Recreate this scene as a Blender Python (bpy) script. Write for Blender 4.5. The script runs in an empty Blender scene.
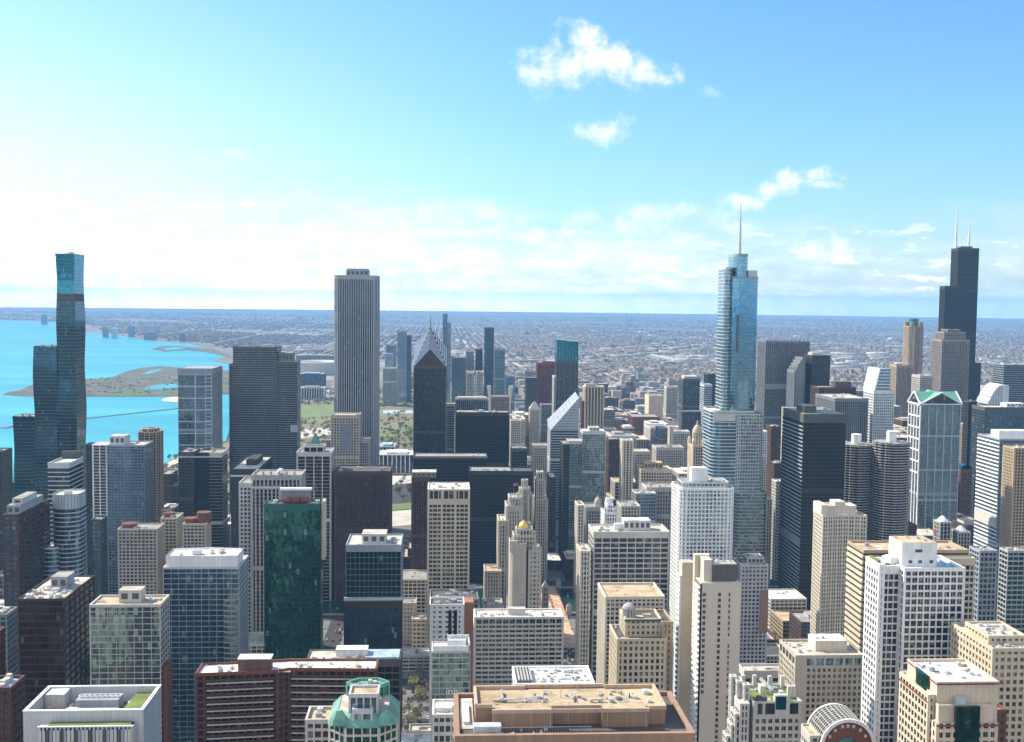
import bpy, math, random
import numpy as np
from mathutils import Matrix, Vector
rnd = random.Random(11)
SC = bpy.context.scene
COL = SC.collection

# ---------------------------------------------------------------- camera, sky, sun, exposure
F, W, H = 1110.0, 1024, 742
YAW, PIT, ROL, CZ = math.radians(3.55), math.radians(3.6), math.radians(.64), 314.0
EX, EY = math.sin(YAW), math.cos(YAW)
fwd = np.array([EX*math.cos(PIT), EY*math.cos(PIT), -math.sin(PIT)])
rw = np.array([EY, -EX, 0.0]); uw = np.cross(rw, fwd)
cr = math.cos(ROL)*rw + math.sin(ROL)*uw
cu = -math.sin(ROL)*rw + math.cos(ROL)*uw
cd = bpy.data.cameras.new('camera'); cam = bpy.data.objects.new('camera', cd); COL.objects.link(cam)
cam.matrix_world = Matrix(((cr[0], cu[0], -fwd[0], 0), (cr[1], cu[1], -fwd[1], 0), (cr[2], cu[2], -fwd[2], CZ), (0, 0, 0, 1)))
cd.sensor_fit = 'HORIZONTAL'; cd.sensor_width = 36.0; cd.lens = 36.0*F/W
cd.clip_start = 1.0; cd.clip_end = 250000.0
SC.camera = cam
SUN_EL, SUN_AZ = math.radians(40), math.radians(58)      # azimuth: east of south (+Y south, +X west)
sdir = Vector((-math.sin(SUN_AZ)*math.cos(SUN_EL), math.cos(SUN_AZ)*math.cos(SUN_EL), math.sin(SUN_EL)))
sl = bpy.data.lights.new('sun', 'SUN'); sl.energy = 4.2; sl.angle = math.radians(.53); sl.color = (1.0, .9, .74)
so = bpy.data.objects.new('sun', sl); COL.objects.link(so)
so.rotation_euler = sdir.to_track_quat('Z', 'Y').to_euler(); so.location = (0, 0, 900)
SC.view_settings.view_transform = 'Standard'; SC.view_settings.look = 'None'
SC.view_settings.exposure = 0.95; SC.view_settings.gamma = 1.0; SC.view_settings.use_curve_mapping = False
try:
    SC.cycles.max_bounces = 6; SC.cycles.diffuse_bounces = 3; SC.cycles.glossy_bounces = 3
    SC.cycles.volume_bounces = 0; SC.cycles.use_denoising = True
    SC.cycles.sample_clamp_indirect = 6.0; SC.cycles.caustics_reflective = False
except Exception:
    pass

class NT:                                                # small node-tree writer
    def __init__(s, tree): s.t = tree; s.n = tree.nodes; s.l = tree.links
    def new(s, typ, **kw):
        nd = s.n.new(typ)
        for k, v in kw.items(): setattr(nd, k, v)
        return nd
    def put(s, sock, v):
        if hasattr(v, 'links') or isinstance(v, bpy.types.NodeSocket): s.l.new(v, sock)
        else: sock.default_value = v
    def m(s, op, a, b=0.0, c=None, clamp=False):
        nd = s.new('ShaderNodeMath', operation=op, use_clamp=clamp)
        s.put(nd.inputs[0], a); s.put(nd.inputs[1], b)
        if c is not None: s.put(nd.inputs[2], c)
        return nd.outputs[0]
    def v(s, op, a, b=(0, 0, 0)):
        nd = s.new('ShaderNodeVectorMath', operation=op); s.put(nd.inputs[0], a)
        if op == 'SCALE': s.put(nd.inputs['Scale'], b)
        elif op not in ('NORMALIZE', 'FLOOR', 'LENGTH'): s.put(nd.inputs[1], b)
        return nd.outputs['Value'] if op in ('DOT_PRODUCT', 'LENGTH', 'DISTANCE') else nd.outputs[0]
    def mix(s, f, a, b, blend='MIX'):
        nd = s.new('ShaderNodeMix', data_type='RGBA', blend_type=blend)
        s.put(nd.inputs[0], f)
        for i, x in ((6, a), (7, b)):
            if isinstance(x, tuple) and len(x) == 3: x = (*x, 1)
            s.put(nd.inputs[i], x)
        return nd.outputs[2]
    def noise(s, vec, scale, detail=3.0, rough=.55, out=0):
        nd = s.new('ShaderNodeTexNoise'); s.put(nd.inputs['Vector'], vec)
        nd.inputs['Scale'].default_value = scale; nd.inputs['Detail'].default_value = detail
        nd.inputs['Roughness'].default_value = rough
        return nd.outputs[out]
    def white(s, vec):
        nd = s.new('ShaderNodeTexWhiteNoise'); s.put(nd.inputs['Vector'], vec); return nd.outputs
    def ramp(s, f, stops, interp='LINEAR'):
        nd = s.new('ShaderNodeValToRGB'); s.put(nd.inputs[0], f); cr_ = nd.color_ramp; cr_.interpolation = interp
        while len(cr_.elements) < len(stops): cr_.elements.new(.5)
        for e, (p, c) in zip(cr_.elements, stops): e.position = p; e.color = (*c, 1) if len(c) == 3 else c
        return nd.outputs[0]
    def rng(s, x, a, b, c=0.0, d=1.0, smooth=True):
        nd = s.new('ShaderNodeMapRange'); nd.interpolation_type = 'SMOOTHSTEP' if smooth else 'LINEAR'; nd.clamp = True
        s.put(nd.inputs[0], x)
        for i, q in enumerate((a, b, c, d)): s.put(nd.inputs[i+1], q)
        return nd.outputs[0]

wd = bpy.data.worlds.new('World'); SC.world = wd; wd.use_nodes = True
g = NT(wd.node_tree); g.n.clear()
out = g.new('ShaderNodeOutputWorld'); bg = g.new('ShaderNodeBackground'); bg.inputs[1].default_value = .115
sky = g.new('ShaderNodeTexSky', sky_type='NISHITA'); sky.sun_disc = False
sky.sun_elevation = SUN_EL; sky.sun_rotation = -SUN_AZ; sky.altitude = 300; sky.air_density = 1.0; sky.dust_density = 1.3; sky.ozone_density = 1.2
D = g.v('NORMALIZE', g.new('ShaderNodeTexCoord').outputs['Generated'])
SKY_GAIN, SKY_TINT = .90, (.73, .93, 1.05)
base = g.mix(1.0, sky.outputs[0], SKY_TINT, 'MULTIPLY')
hs = g.new('ShaderNodeHueSaturation'); hs.inputs['Saturation'].default_value = 1.13; hs.inputs['Value'].default_value = SKY_GAIN
g.put(hs.inputs['Color'], base); base = hs.outputs[0]
sx = g.new('ShaderNodeSeparateXYZ'); g.put(sx.inputs[0], D)
el = sx.outputs[2]
wsp = g.v('ADD', D, g.v('SCALE', g.v('SUBTRACT', g.noise(D, 9.0, 4.0, .6, 1), (.5, .5, .5)), .05))
nz1 = g.noise(g.v('MULTIPLY', D, (1, 1, 5.0)), 7.0, 7.0, .6)
nz2 = g.noise(g.v('MULTIPLY', D, (1, 1, 4.0)), 26.0, 6.0, .62)
east = g.m('MULTIPLY', sx.outputs[0], -1.0)
# bank of bright cloud low in the sky, thicker and taller towards the sun
top = g.m('ADD', g.m('MULTIPLY', g.rng(east, -.32, .30), .035), g.m('MULTIPLY', g.m('SUBTRACT', nz1, .5), .10))
bank = g.rng(g.m('SUBTRACT', el, g.m('ADD', top, .060)), .030, -.035)
bank = g.m('MULTIPLY', bank, g.m('MAXIMUM', g.rng(g.m('ADD', g.m('MULTIPLY', nz1, .6), g.m('MULTIPLY', nz2, .4)), .36, .60, .42, 1.0), g.rng(el, .03, .0)))
bank = g.m('MULTIPLY', bank, g.rng(east, -.45, .20, .34, .92))
cumul = g.m('MULTIPLY', g.rng(nz2, .52, .66), g.m('MULTIPLY', g.rng(el, .004, .02), g.rng(el, .085, .05)))
bank = g.m('MAXIMUM', bank, g.m('MULTIPLY', cumul, .85))
def sdirp(px, py):
    d = fwd + cr*(px-512)/F - cu*(py-371)/F
    return d/np.linalg.norm(d)
nzc = g.noise(D, 60.0, 7.0, .62); nzd = g.noise(D, 24.0, 3.0, .5)
nfl = g.m('ADD', g.m('MULTIPLY', g.m('SUBTRACT', nzc, .5), 2.1), g.m('MULTIPLY', g.m('SUBTRACT', nzd, .5), 1.8))
puffs = None
for px, py, rx, ry, amp in ((592, 62, 62, 26, 1.0), (585, 40, 26, 20, .95), (640, 72, 42, 20, .9), (550, 76, 30, 14, .8), (608, 134, 30, 13, .75),
                       (780, 184, 44, 13, 1.0), (735, 198, 26, 12, .75), (835, 246, 38, 14, 1.15), (528, 228, 40, 17, 1.15), (580, 250, 30, 11, .85),
                       (820, 192, 26, 6, .6), (28, 195, 22, 10, .6), (248, 202, 11, 8, .55), (298, 194, 18, 5, .4), (235, 155, 14, 6, .35),
                       (707, 93, 12, 7, .18), (650, 220, 90, 16, .55), (470, 208, 60, 10, .4)):
    c0 = sdirp(px, py); rx /= F; ry /= F
    rx_v = np.array([c0[1], -c0[0], 0]); rx_v /= np.linalg.norm(rx_v); up_v = np.cross(rx_v, c0)
    a = g.v('DOT_PRODUCT', wsp, tuple(rx_v/rx)); b = g.v('DOT_PRODUCT', wsp, tuple(up_v/ry))
    a = g.m('SUBTRACT', a, float(np.dot(c0, rx_v/rx))); b = g.m('SUBTRACT', b, float(np.dot(c0, up_v/ry)))
    front = g.v('DOT_PRODUCT', D, tuple(c0))
    r2 = g.m('ADD', g.m('MULTIPLY', a, a), g.m('MULTIPLY', b, b))
    e_ = g.m('ADD', g.m('SUBTRACT', 1.0, g.m('SQRT', r2)), nfl)
    e_ = g.m('MULTIPLY', g.rng(e_, -.06, 1.15), g.rng(front, .9, .95))
    e_ = g.m('MULTIPLY', e_, amp)
    sh_ = g.m('MULTIPLY', e_, g.rng(b, .25, -.8))
    shade = sh_ if puffs is None else g.m('MAXIMUM', shade, sh_)
    puffs = e_ if puffs is None else g.m('MAXIMUM', puffs, e_)
CLOUD = 6.0
north = g.m('MULTIPLY', g.m('MULTIPLY', g.rng(sx.outputs[1], .10, -.30), g.rng(nz1, .40, .56)), g.rng(el, 0.0, .06))  # unseen bright cloud behind the camera, added to lift the shaded north faces
cb = g.mix(g.rng(g.m('ADD', g.m('MULTIPLY', nzc, .5), g.m('MULTIPLY', nz2, .5)), .38, .60), (CLOUD*.82, CLOUD*.87, CLOUD*.93), (CLOUD*1.06, CLOUD*1.04, CLOUD))
cbank = g.v('SCALE', cb, g.m('ADD', g.rng(el, .075, .0, .92, 1.5), g.rng(el, .022, -.004, 0.0, 2.6))); veil = g.m('MULTIPLY', g.m('MULTIPLY', g.rng(el, .30, .03), g.rng(east, -.10, .42)), .45)
base = g.mix(veil, base, (CLOUD*1.0, CLOUD*1.03, CLOUD*1.03))
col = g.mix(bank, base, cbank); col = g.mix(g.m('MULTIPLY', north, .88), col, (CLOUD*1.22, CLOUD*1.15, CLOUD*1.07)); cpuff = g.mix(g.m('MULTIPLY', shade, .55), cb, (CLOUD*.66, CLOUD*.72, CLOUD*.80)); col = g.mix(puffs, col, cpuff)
g.put(bg.inputs[0], col); g.l.new(bg.outputs[0], out.inputs[0])

# ---------------------------------------------------------------- helpers
def at(px, py, Y):
    d = fwd + cr*(px-512)/F - cu*(py-371)/F; t = Y/d[1]
    return t*d[0], CZ + t*d[2]
def gz(r): return np.asarray(r, float)*0.0
def gnd(px, py):
    d = fwd + cr*(px-512)/F - cu*(py-371)/F
    lo = -CZ/d[2] if d[2] < 0 else 1e5
    t = lo
    for _ in range(12):
        t = (float(gz(math.hypot(t*d[0], t*d[1])))-CZ)/d[2] if d[2] < -1e-5 else 6e4
        t = min(t, 7e4)
    return t*d[0], t*d[1]
def proj(X, Y, Z):
    p = np.array([X, Y, Z-CZ]); k = float(p@fwd)
    if k < 1: return None
    return 512+F*float(p@cr)/k, 371-F*float(p@cu)/k
def tag(o, label=None, cat=None, group=None, kind=None):
    for k, v in (('label', label), ('category', cat), ('group', group), ('kind', kind)):
        if v: o[k] = v
    return o

MATS = {}
def mk(name):
    m = bpy.data.materials.new(name); m.use_nodes = True; t = NT(m.node_tree)
    p = t.n['Principled BSDF']; MATS[name] = m
    return m, t, p
def pos(t): return t.new('ShaderNodeNewGeometry').outputs['Position']
def wall(name, c, rough=.85, var=.28, metal=0.0, streak=.34):
    m, t, p = mk(name); P = pos(t)
    n1 = t.noise(P, .08, 6.0, .65); n2 = t.noise(t.v('MULTIPLY', P, (1.3, 1.3, .06)), 1.0, 3.0)
    k = t.m('ADD', t.m('MULTIPLY', t.m('SUBTRACT', n1, .5), 2*var), t.m('MULTIPLY', t.m('SUBTRACT', n2, .5), 2*streak))
    hs_ = t.new('ShaderNodeHueSaturation'); hs_.inputs['Color'].default_value = (*c, 1); t.put(hs_.inputs['Value'], t.m('ADD', k, 1.0))
    t.put(p.inputs['Base Color'], hs_.outputs[0]); p.inputs['Roughness'].default_value = rough; p.inputs['Specular IOR Level'].default_value = .2; p.inputs['Metallic'].default_value = metal
    return m
def roofm(name, c, var=.38):
    m, t, p = mk(name); P = pos(t)
    n1 = t.noise(P, .12, 5.0, .65); n2 = t.noise(P, 1.4, 3.0, .6)
    f = t.m('ADD', t.m('MULTIPLY', n1, .7), t.m('MULTIPLY', n2, .3))
    t.put(p.inputs['Base Color'], t.mix(t.rng(f, .35, .65), tuple(x*(1-var) for x in c), tuple(min(.9, x*(1+var*.6)) for x in c)))
    p.inputs['Roughness'].default_value = .92
    return m
def glass(name, dark, pale, metal=.75, rough=.07, cell=(1.6, 1.6, 3.6), tilt=.014, blinds=.03, blindc=(.22, .22, .21), wave=.03):
    """window wall: every pane has its own tone and a slightly different lean; some show blinds"""
    m, t, p = mk(name); P = pos(t)
    ce = t.v('FLOOR', t.v('ADD', t.v('DIVIDE', P, cell), (.317, .317, .113)))
    w = t.white(ce); big = t.noise(P, .035, 3.0, .6)
    c = t.mix(t.m('ADD', t.m('MULTIPLY', w[0], .55), t.m('MULTIPLY', big, .45)), dark, pale)
    blindc = tuple(.5*q+.6*r for q, r in zip(blindc, pale))
    isb = t.m('LESS_THAN', t.white(t.v('ADD', ce, (7.3, 1.7, 4.1)))[0], blinds)
    t.put(p.inputs['Base Color'], t.mix(isb, c, blindc))
    p.inputs['Specular IOR Level'].default_value = .5 if metal > .5 else .2
    t.put(p.inputs['Metallic'], t.m('MULTIPLY', t.m('SUBTRACT', 1.0, isb), metal)); p.inputs['Roughness'].default_value = rough
    nn = t.new('ShaderNodeNewGeometry').outputs['Normal']
    wob = t.v('SUBTRACT', t.noise(P, .09, 2.0, .5, 1), (.5, .5, .5))
    dv = t.v('ADD', t.v('SCALE', t.v('SUBTRACT', w[1], (.5, .5, .5)), tilt), t.v('SCALE', wob, wave))
    t.put(p.inputs['Normal'], t.v('NORMALIZE', t.v('ADD', nn, dv)))
    return m
for nm, c in dict(white=(.78, .78, .77), cream=(.62, .56, .46), beige=(.46, .41, .34), tan=(.40, .31, .21), lime=(.47, .435, .38), sand=(.53, .46, .36),
                  conc=(.38, .37, .35), pconc=(.52, .50, .46), grey=(.22, .23, .24), dgrey=(.105, .103, .10), black=(.056, .050, .045), taupe=(.29, .25, .215), bronze=(.06, .045, .038),
                  brown=(.10, .058, .045), brick=(.17, .075, .05), red=(.22, .065, .055), rose=(.31, .205, .15), stripe=(.35, .365, .39), steel=(.30, .33, .37), orange=(.33, .16, .085),
                  green=(.14, .36, .27), paleblue=(.52, .60, .68), peach=(.60, .50, .38), coping=(.45, .35, .265), dgreen=(.035, .12, .10), teal=(.06, .26, .24), yellow=(.55, .36, .06)).items():
    wall(nm, c)
wall('alum', (.55, .57, .60), .5, .06, .3); wall('mast_white', (.75, .75, .75), .5); wall('gold', (.75, .52, .16), .35, .15, .6)
for nm, c in dict(r_white=(.72, .70, .66), r_grey=(.30, .29, .27), r_tan=(.47, .36, .235), r_dark=(.09, .09, .09), r_pale=(.52, .48, .41), r_green=(.15, .20, .04),
                  r_copper=(.16, .33, .26), r_blue=(.35, .48, .60)).items():
    roofm(nm, c)
glass('g_blue', (.05, .10, .15), (.16, .25, .33)); glass('g_dark', (.030, .031, .033), (.095, .10, .11), .5, blinds=.02)
glass('g_black', (.010, .010, .011), (.030, .029, .029), .22, .12, blinds=.0, blindc=(.06, .055, .05))
glass('g_bronze', (.02, .014, .012), (.06, .045, .04), .55, .10, blinds=.05, blindc=(.18, .14, .11))
glass('g_green', (.01, .055, .045), (.07, .20, .16), .8, .05, tilt=.05, blinds=.01, wave=.16)
glass('g_pale', (.10, .17, .18), (.30, .42, .43), .8, .06, tilt=.04, blinds=.03, wave=.10)
glass('g_teal', (.02, .16, .20), (.05, .30, .36), .8, .06, blinds=.03)
glass('g_regis', (.012, .045, .055), (.055, .125, .145), .75, .06, blinds=.015, blindc=(.16, .17, .15), wave=.035)
glass('g_trump', (.11, .27, .35), (.22, .42, .52), .85, .07, (2.2, 2.2, 3.6), .006, .02)
glass('g_office', (.03, .035, .04), (.10, .11, .12), .5, .10, (2.4, 2.4, 3.6), .02, .09, (.22, .21, .19))
glass('g_window', (.02, .022, .025), (.09, .095, .10), .5, .08, (1.45, 1.45, 1.75), .03, .20, (.30, .27, .22))
glass('g_sky', (.16, .26, .34), (.32, .44, .52), .85, .06, blinds=.05)

class MB:
    def __init__(s): s.v = []; s.f = []
    def hexa(s, pts):
        i = len(s.v); s.v += pts
        s.f += [(i, i+3, i+2, i+1), (i+4, i+5, i+6, i+7), (i, i+1, i+5, i+4), (i+1, i+2, i+6, i+5), (i+2, i+3, i+7, i+6), (i+3, i, i+4, i+7)]
    def box(s, x0, x1, y0, y1, z0, z1):
        s.hexa([(x0, y0, z0), (x1, y0, z0), (x1, y1, z0), (x0, y1, z0), (x0, y0, z1), (x1, y0, z1), (x1, y1, z1), (x0, y1, z1)])
    def obox(s, p, t, n, a0, a1, n0, n1, z0, z1):
        q = lambda a, b, z: (p[0]+t[0]*a+n[0]*b, p[1]+t[1]*a+n[1]*b, z)
        s.hexa([q(a0, n1, z0), q(a1, n1, z0), q(a1, n0, z0), q(a0, n0, z0), q(a0, n1, z1), q(a1, n1, z1), q(a1, n0, z1), q(a0, n0, z1)])
    def face(s, pts):
        i = len(s.v); s.v += [tuple(p) for p in pts]; s.f.append(tuple(range(i, i+len(pts))))
    def prism(s, poly, z0, z1, top=True, bottom=False, z1f=None):
        n = len(poly); i = len(s.v); zt = z1f if z1f else [z1]*n
        s.v += [(x, y, z0) for x, y in poly] + [(poly[k][0], poly[k][1], zt[k]) for k in range(n)]
        for k in range(n): s.f.append((i+k, i+(k+1) % n, i+n+(k+1) % n, i+n+k))
        if top: s.f.append(tuple(range(i+n, i+2*n)))
        if bottom: s.f.append(tuple(range(i+n-1, i-1, -1)))
    def loft(s, rings, cap=True):
        n = len(rings[0]); i = len(s.v)
        for r in rings: s.v += [tuple(p) for p in r]
        for a in range(len(rings)-1):
            for k in range(n): s.f.append((i+a*n+k, i+a*n+(k+1) % n, i+(a+1)*n+(k+1) % n, i+(a+1)*n+k))
        if cap: s.f.append(tuple(i+(len(rings)-1)*n+k for k in range(n)))
    def beam(s, p, q, w, h=None):
        p, q = Vector(p), Vector(q); d = (q-p).normalized(); up = Vector((0, 0, 1)) if abs(d.z) < .95 else Vector((1, 0, 0))
        a = d.cross(up).normalized()*w*.5; b = a.cross(d).normalized()*(h or w)*.5
        s.hexa([tuple(p-a-b), tuple(p+a-b), tuple(p+a+b), tuple(p-a+b), tuple(q-a-b), tuple(q+a-b), tuple(q+a+b), tuple(q-a+b)])
    def mesh(s, name, mats, mi=None):
        me = bpy.data.meshes.new(name); me.from_pydata(s.v, [], s.f)
        for m in (mats if isinstance(mats, (list, tuple)) else [mats]): me.materials.append(MATS[m] if isinstance(m, str) else m)
        if mi: me.polygons.foreach_set('material_index', mi)
        me.update(); return me
    def obj(s, name, mat, parent=None, loc=(0, 0, 0)):
        o = bpy.data.objects.new(name, s.mesh(name, mat)); COL.objects.link(o); o.location = loc
        if parent: o.parent = parent
        return o
def ngon(cx, cy, rx, ry, n, ph=0.0): return [(cx+rx*math.cos(ph+2*math.pi*k/n), cy+ry*math.sin(ph+2*math.pi*k/n)) for k in range(n)]
def rect(x0, x1, y0, y1): return [(x0, y0), (x1, y0), (x1, y1), (x0, y1)]
def rrect(x0, x1, y0, y1, r, n=4):
    p = []
    for cx, cy, a in ((x1-r, y0+r, -90), (x1-r, y1-r, 0), (x0+r, y1-r, 90), (x0+r, y0+r, 180)):
        for k in range(n+1):
            t = math.radians(a+90*k/n); p.append((cx+r*math.cos(t), cy+r*math.sin(t)))
    return p
def empty(name, loc):
    o = bpy.data.objects.new(name, None); COL.objects.link(o); o.location = loc; o.empty_display_size = 1; return o

def S(wallm, gl, fh=3.6, bay=3.0, pier=.5, span=1.1, q=.35, win=None): return dict(w=wallm, g=gl, fh=fh, bay=bay, pier=pier, span=span, q=q, win=win)
UNIT = {}
def unit_mesh(kind):
    if kind in UNIT: return UNIT[kind]
    m = MB()
    if kind == 0:
        m.box(-.5, .5, -.5, .5, .12, .9); m.box(-.55, .55, -.55, .55, .9, .96); m.box(-.42, .42, -.42, .42, 0, .12)
        for sx_ in (-.24, .24): m.prism(ngon(sx_, 0, .2, .2, 10), .96, 1.06)
    elif kind == 1:
        m.box(-.5, .5, -.35, .35, 0, .7); m.box(-.5, -.1, -.3, .3, .7, 1.0); m.box(.5, .9, -.15, .15, .25, .55); m.box(.75, .9, -.15, .15, 0, .25)
    else:
        m.prism(ngon(0, 0, .45, .45, 12), 0, .8); m.prism(ngon(0, 0, .5, .5, 12), .8, .95); m.prism(ngon(0, 0, .2, .2, 8), .95, 1.1)
    UNIT[kind] = m.mesh('roof_unit', ('alum', 'r_pale', 'steel')[kind]); return UNIT[kind]
WINM = {}
def win_mesh(w, h, gl, fr):
    k = (round(w, 2), round(h, 2), gl, fr)
    if k not in WINM:
        m = MB(); mi = []
        m.box(-w/2, w/2, -.05, .02, -h/2, h/2); mi += [0]*6
        for a in (-w/2, -.04, w/2-.08): m.box(a, a+.08, -.10, -.05, -h/2, h/2); mi += [1]*6
        for a in (-h/2, h/2-.08): m.box(-w/2+.08, w/2-.08, -.09, -.05, a, a+.08); mi += [1]*6
        WINM[k] = m.mesh('window', [gl, fr], mi)
    return WINM[k]
HEROES = []
MERGE = {'lattice', 'mullion', 'floor_band', 'balcony', 'gable_rib', 'frame', 'roof_rib', 'joint_rib', 'railing', 'louvre'}
class Bld:
    def __init__(s, name, label, cat, xl, xr, yt, Y, d=None, yb=742, xs=None, z=None, group=None, auto=True):
        s.X0, za = at(xl, yt, Y); s.X1, zb = at(xr, yt, Y); s.z = z or (za+zb)/2; s.Y = Y; s.w = s.X1-s.X0
        if xs is not None:
            xe = s.X1 if xs > xr else s.X0; best = (1e9, 20)
            for dd in np.arange(6, 140, 1.0):
                pr = proj(xe, Y+dd, s.z)
                if abs(pr[0]-xs) < best[0]: best = (abs(pr[0]-xs), dd)
            d = best[1]
        if xs is None and auto:                               # the measured width includes the side wall: shorten the front so the whole fits
            dd = min(d or s.w*.8, 60)
            if s.X0 > 60:
                for _ in range(30):
                    x = at(xl, yt, Y+dd)[0]
                    if s.X1-x >= .62*s.w: break
                    dd *= .92
                s.X0 = x; d = dd
            elif s.X1 < -60:
                for _ in range(30):
                    x = at(xr, yt, Y+dd)[0]
                    if x-s.X0 >= .62*s.w: break
                    dd *= .92
                s.X1 = x; d = dd
            s.w = s.X1-s.X0
        s.d = d or s.w*.8
        s.root = empty(name, ((s.X0+s.X1)/2, Y+s.d/2, 0)); tag(s.root, label, cat, group)
        s.p = {}; s.wins = []; s.ox, s.oy = s.w/2, s.d/2
        s.hi = len(HEROES); HEROES.append((xl-1, xr+1, yt, yb, Y, s.X0-1, s.X1+1, Y-1, Y+s.d+1))
    def mb(s, part, mat, k=0): return s.p.setdefault((part, mat, k), MB())
    def L(s, poly): return [(x-s.ox, y-s.oy) for x, y in poly]
    def zp(s, y, x=None, yy=0):                               # height seen at picture row y on the front plane (+yy)
        return at(x if x is not None else 512, y, s.Y+yy)[1] if x is not None else at(proj(s.X0+s.w/2, s.Y+yy, s.z)[0], y, s.Y+yy)[1]
    def xp(s, x, y=None, yy=0): return at(x, y if y else 500, s.Y+yy)[0]-s.X0
    def box(s, part, mat, x0, x1, y0, y1, z0, z1, own=False):
        if own or part not in MERGE:
            m = MB(); m.box(x0-s.ox, x1-s.ox, y0-s.oy, y1-s.oy, z0, z1); return m.obj(part, mat, s.root)
        s.mb(part, mat).box(x0-s.ox, x1-s.ox, y0-s.oy, y1-s.oy, z0, z1)
    def shaft(s, poly, z0, z1, st, roof='r_grey', par=1.1, core=True, parw=None, z1f=None):
        if isinstance(poly, str) or poly is None: poly = rect(0, s.w, 0, s.d)
        P = s.L(poly); n = len(P); q = st['q']; wl = st['w']; s.k = getattr(s, 'k', 0)+1; K = s.k; L_ok = n <= 6 and s.w > 14
        if core: s.mb('glazing' if not st['win'] else 'wall_core', st['g'] if not st['win'] else st['w'], K).prism(P, z0, z1, top=False)
        m = max(1, round((z1-z0)/st['fh'])); fh = (z1-z0)/m
        wm = s.mb('wall', wl, K); hsh = random.Random(int(s.Y*3+abs(s.X0)*5)+K); mech = [int(m*hsh.uniform(.4, .7)), m-1][:hsh.choice((1, 2, 2))] if m > 22 and not st['win'] and st['span'] > 0 and st['fh'] > 3.25 and L_ok else []
        for k in range(n):
            a, b = P[k], P[(k+1) % n]; L = math.hypot(b[0]-a[0], b[1]-a[1])
            if L < .05: continue
            t = ((b[0]-a[0])/L, (b[1]-a[1])/L); nn = (t[1], -t[0]); nb = max(1, round(L/st['bay'])); bw = L/nb
            if st['pier'] > 0:
                p = st['pier']
                for i in range(nb+1):
                    c = i*bw; a0, a1 = c-p/2, c+p/2
                    if i == 0: a0, a1 = -q, p
                    if i == nb: a0, a1 = L-p, L
                    wm.obox(a, t, nn, a0, a1, -.05, q, z0, z1)
            if st['span'] > 0:
                sq = q*.72 if st['pier'] > 0 else q
                for i in range(m): wm.obox(a, t, nn, -sq, L, -.04, sq, z0+i*fh+.02, z0+i*fh+st['span'])
            if mech and L > 8:
                for i in mech: wm.obox(a, t, nn, -q*.6, L, -.04, q*.6, z0+i*fh, z0+(i+1)*fh)
            if st['win']:
                ww, wh = bw-max(st['pier'], .3)-.1, fh-st['span']-.12
                vis = nn[1] < -.5 or (nn[0] < -.5 and s.X0 > 0) or (nn[0] > .5 and s.X1 < 0)
                for i in range(m):
                    for j in range(nb):
                        c = (j+.5)*bw; zc = z0+i*fh+st['span']+(fh-st['span'])/2
                        s.wins.append((0 if vis else 1, -zc, (a[0]+t[0]*c, a[1]+t[1]*c, zc), nn, ww, wh, st['win'] if st['win'] in ('g_green', 'g_blue') else 'g_window', st['w']))
        if roof:
            if z1f is None: s.mb('roof', roof, K).face([(x, y, z1-.02) for x, y in P])
            if z1f is None and s.Y < 830 and n <= 8: s.clutter(poly, z1, K)
            if par > 0:
                pm = s.mb('parapet', parw or wl, K); pq = q+.06
                if n > 6:
                    cx = sum(p[0] for p in P)/n; cy = sum(p[1] for p in P)/n
                    sc = lambda e, z: [(cx+(x-cx)*(1+e/max(1, math.hypot(x-cx, y-cy))), cy+(y-cy)*(1+e/max(1, math.hypot(x-cx, y-cy))), z) for x, y in P]
                    pm.loft([sc(pq, z1-.5), sc(pq, z1+par), sc(-.4, z1+par), sc(-.4, z1-.1)], cap=False)
                else:
                    for k in range(n):
                        a, b = P[k], P[(k+1) % n]; L = math.hypot(b[0]-a[0], b[1]-a[1]); t = ((b[0]-a[0])/L, (b[1]-a[1])/L)
                        pm.obox(a, t, (t[1], -t[0]), -pq, L-.45, -.45, pq, z1-.6, z1+par)
    def clutter(s, poly, z, K):
        xs_, ys_ = [p[0] for p in poly], [p[1] for p in poly]; x0, x1, y0, y1 = min(xs_)+1.2, max(xs_)-1.2, min(ys_)+1.2, max(ys_)-1.2
        if (x1-x0)*(y1-y0) < 90: return
        r = random.Random(int(s.Y*7+abs(s.X0)*3)+K); sc = min(1.0, s.Y/300)
        for _ in range(r.choice((2, 3, 4))):
            u, v = r.uniform(2, 7)*sc, r.uniform(1.5, 4)*sc; x, y = r.uniform(x0, max(x0+.1, x1-u)), r.uniform(y0, max(y0+.1, y1-v))
            s.box('roof_patch', r.choice(('r_white', 'r_pale', 'r_dark', 'r_grey', 'r_tan')), x, min(x1, x+u), y, min(y1, y+v), z-.02, z+.02+.015*_)
        for _ in range(r.choice((1, 2, 3))):
            x, y = r.uniform(x0, x1-2), r.uniform(y0, y1-2); Ld = r.uniform(3, 8)*sc
            if r.random() < .5: s.box('duct', 'alum', x, min(x1, x+Ld), y, y+.6*sc, z+.25, z+.25+.55*sc)
            else: s.box('duct', 'steel', x, x+.6*sc, y, min(y1, y+Ld), z+.25, z+.25+.55*sc)
        for _ in range(r.choice((2, 4, 5))):
            x, y = r.uniform(x0, x1), r.uniform(y0, y1); s.mast(x, y, z, z+r.uniform(.6, 1.6)*sc, .22*sc, .2*sc, r.choice(('steel', 'pconc', 'dgrey')), 'vent_pipe')
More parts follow.
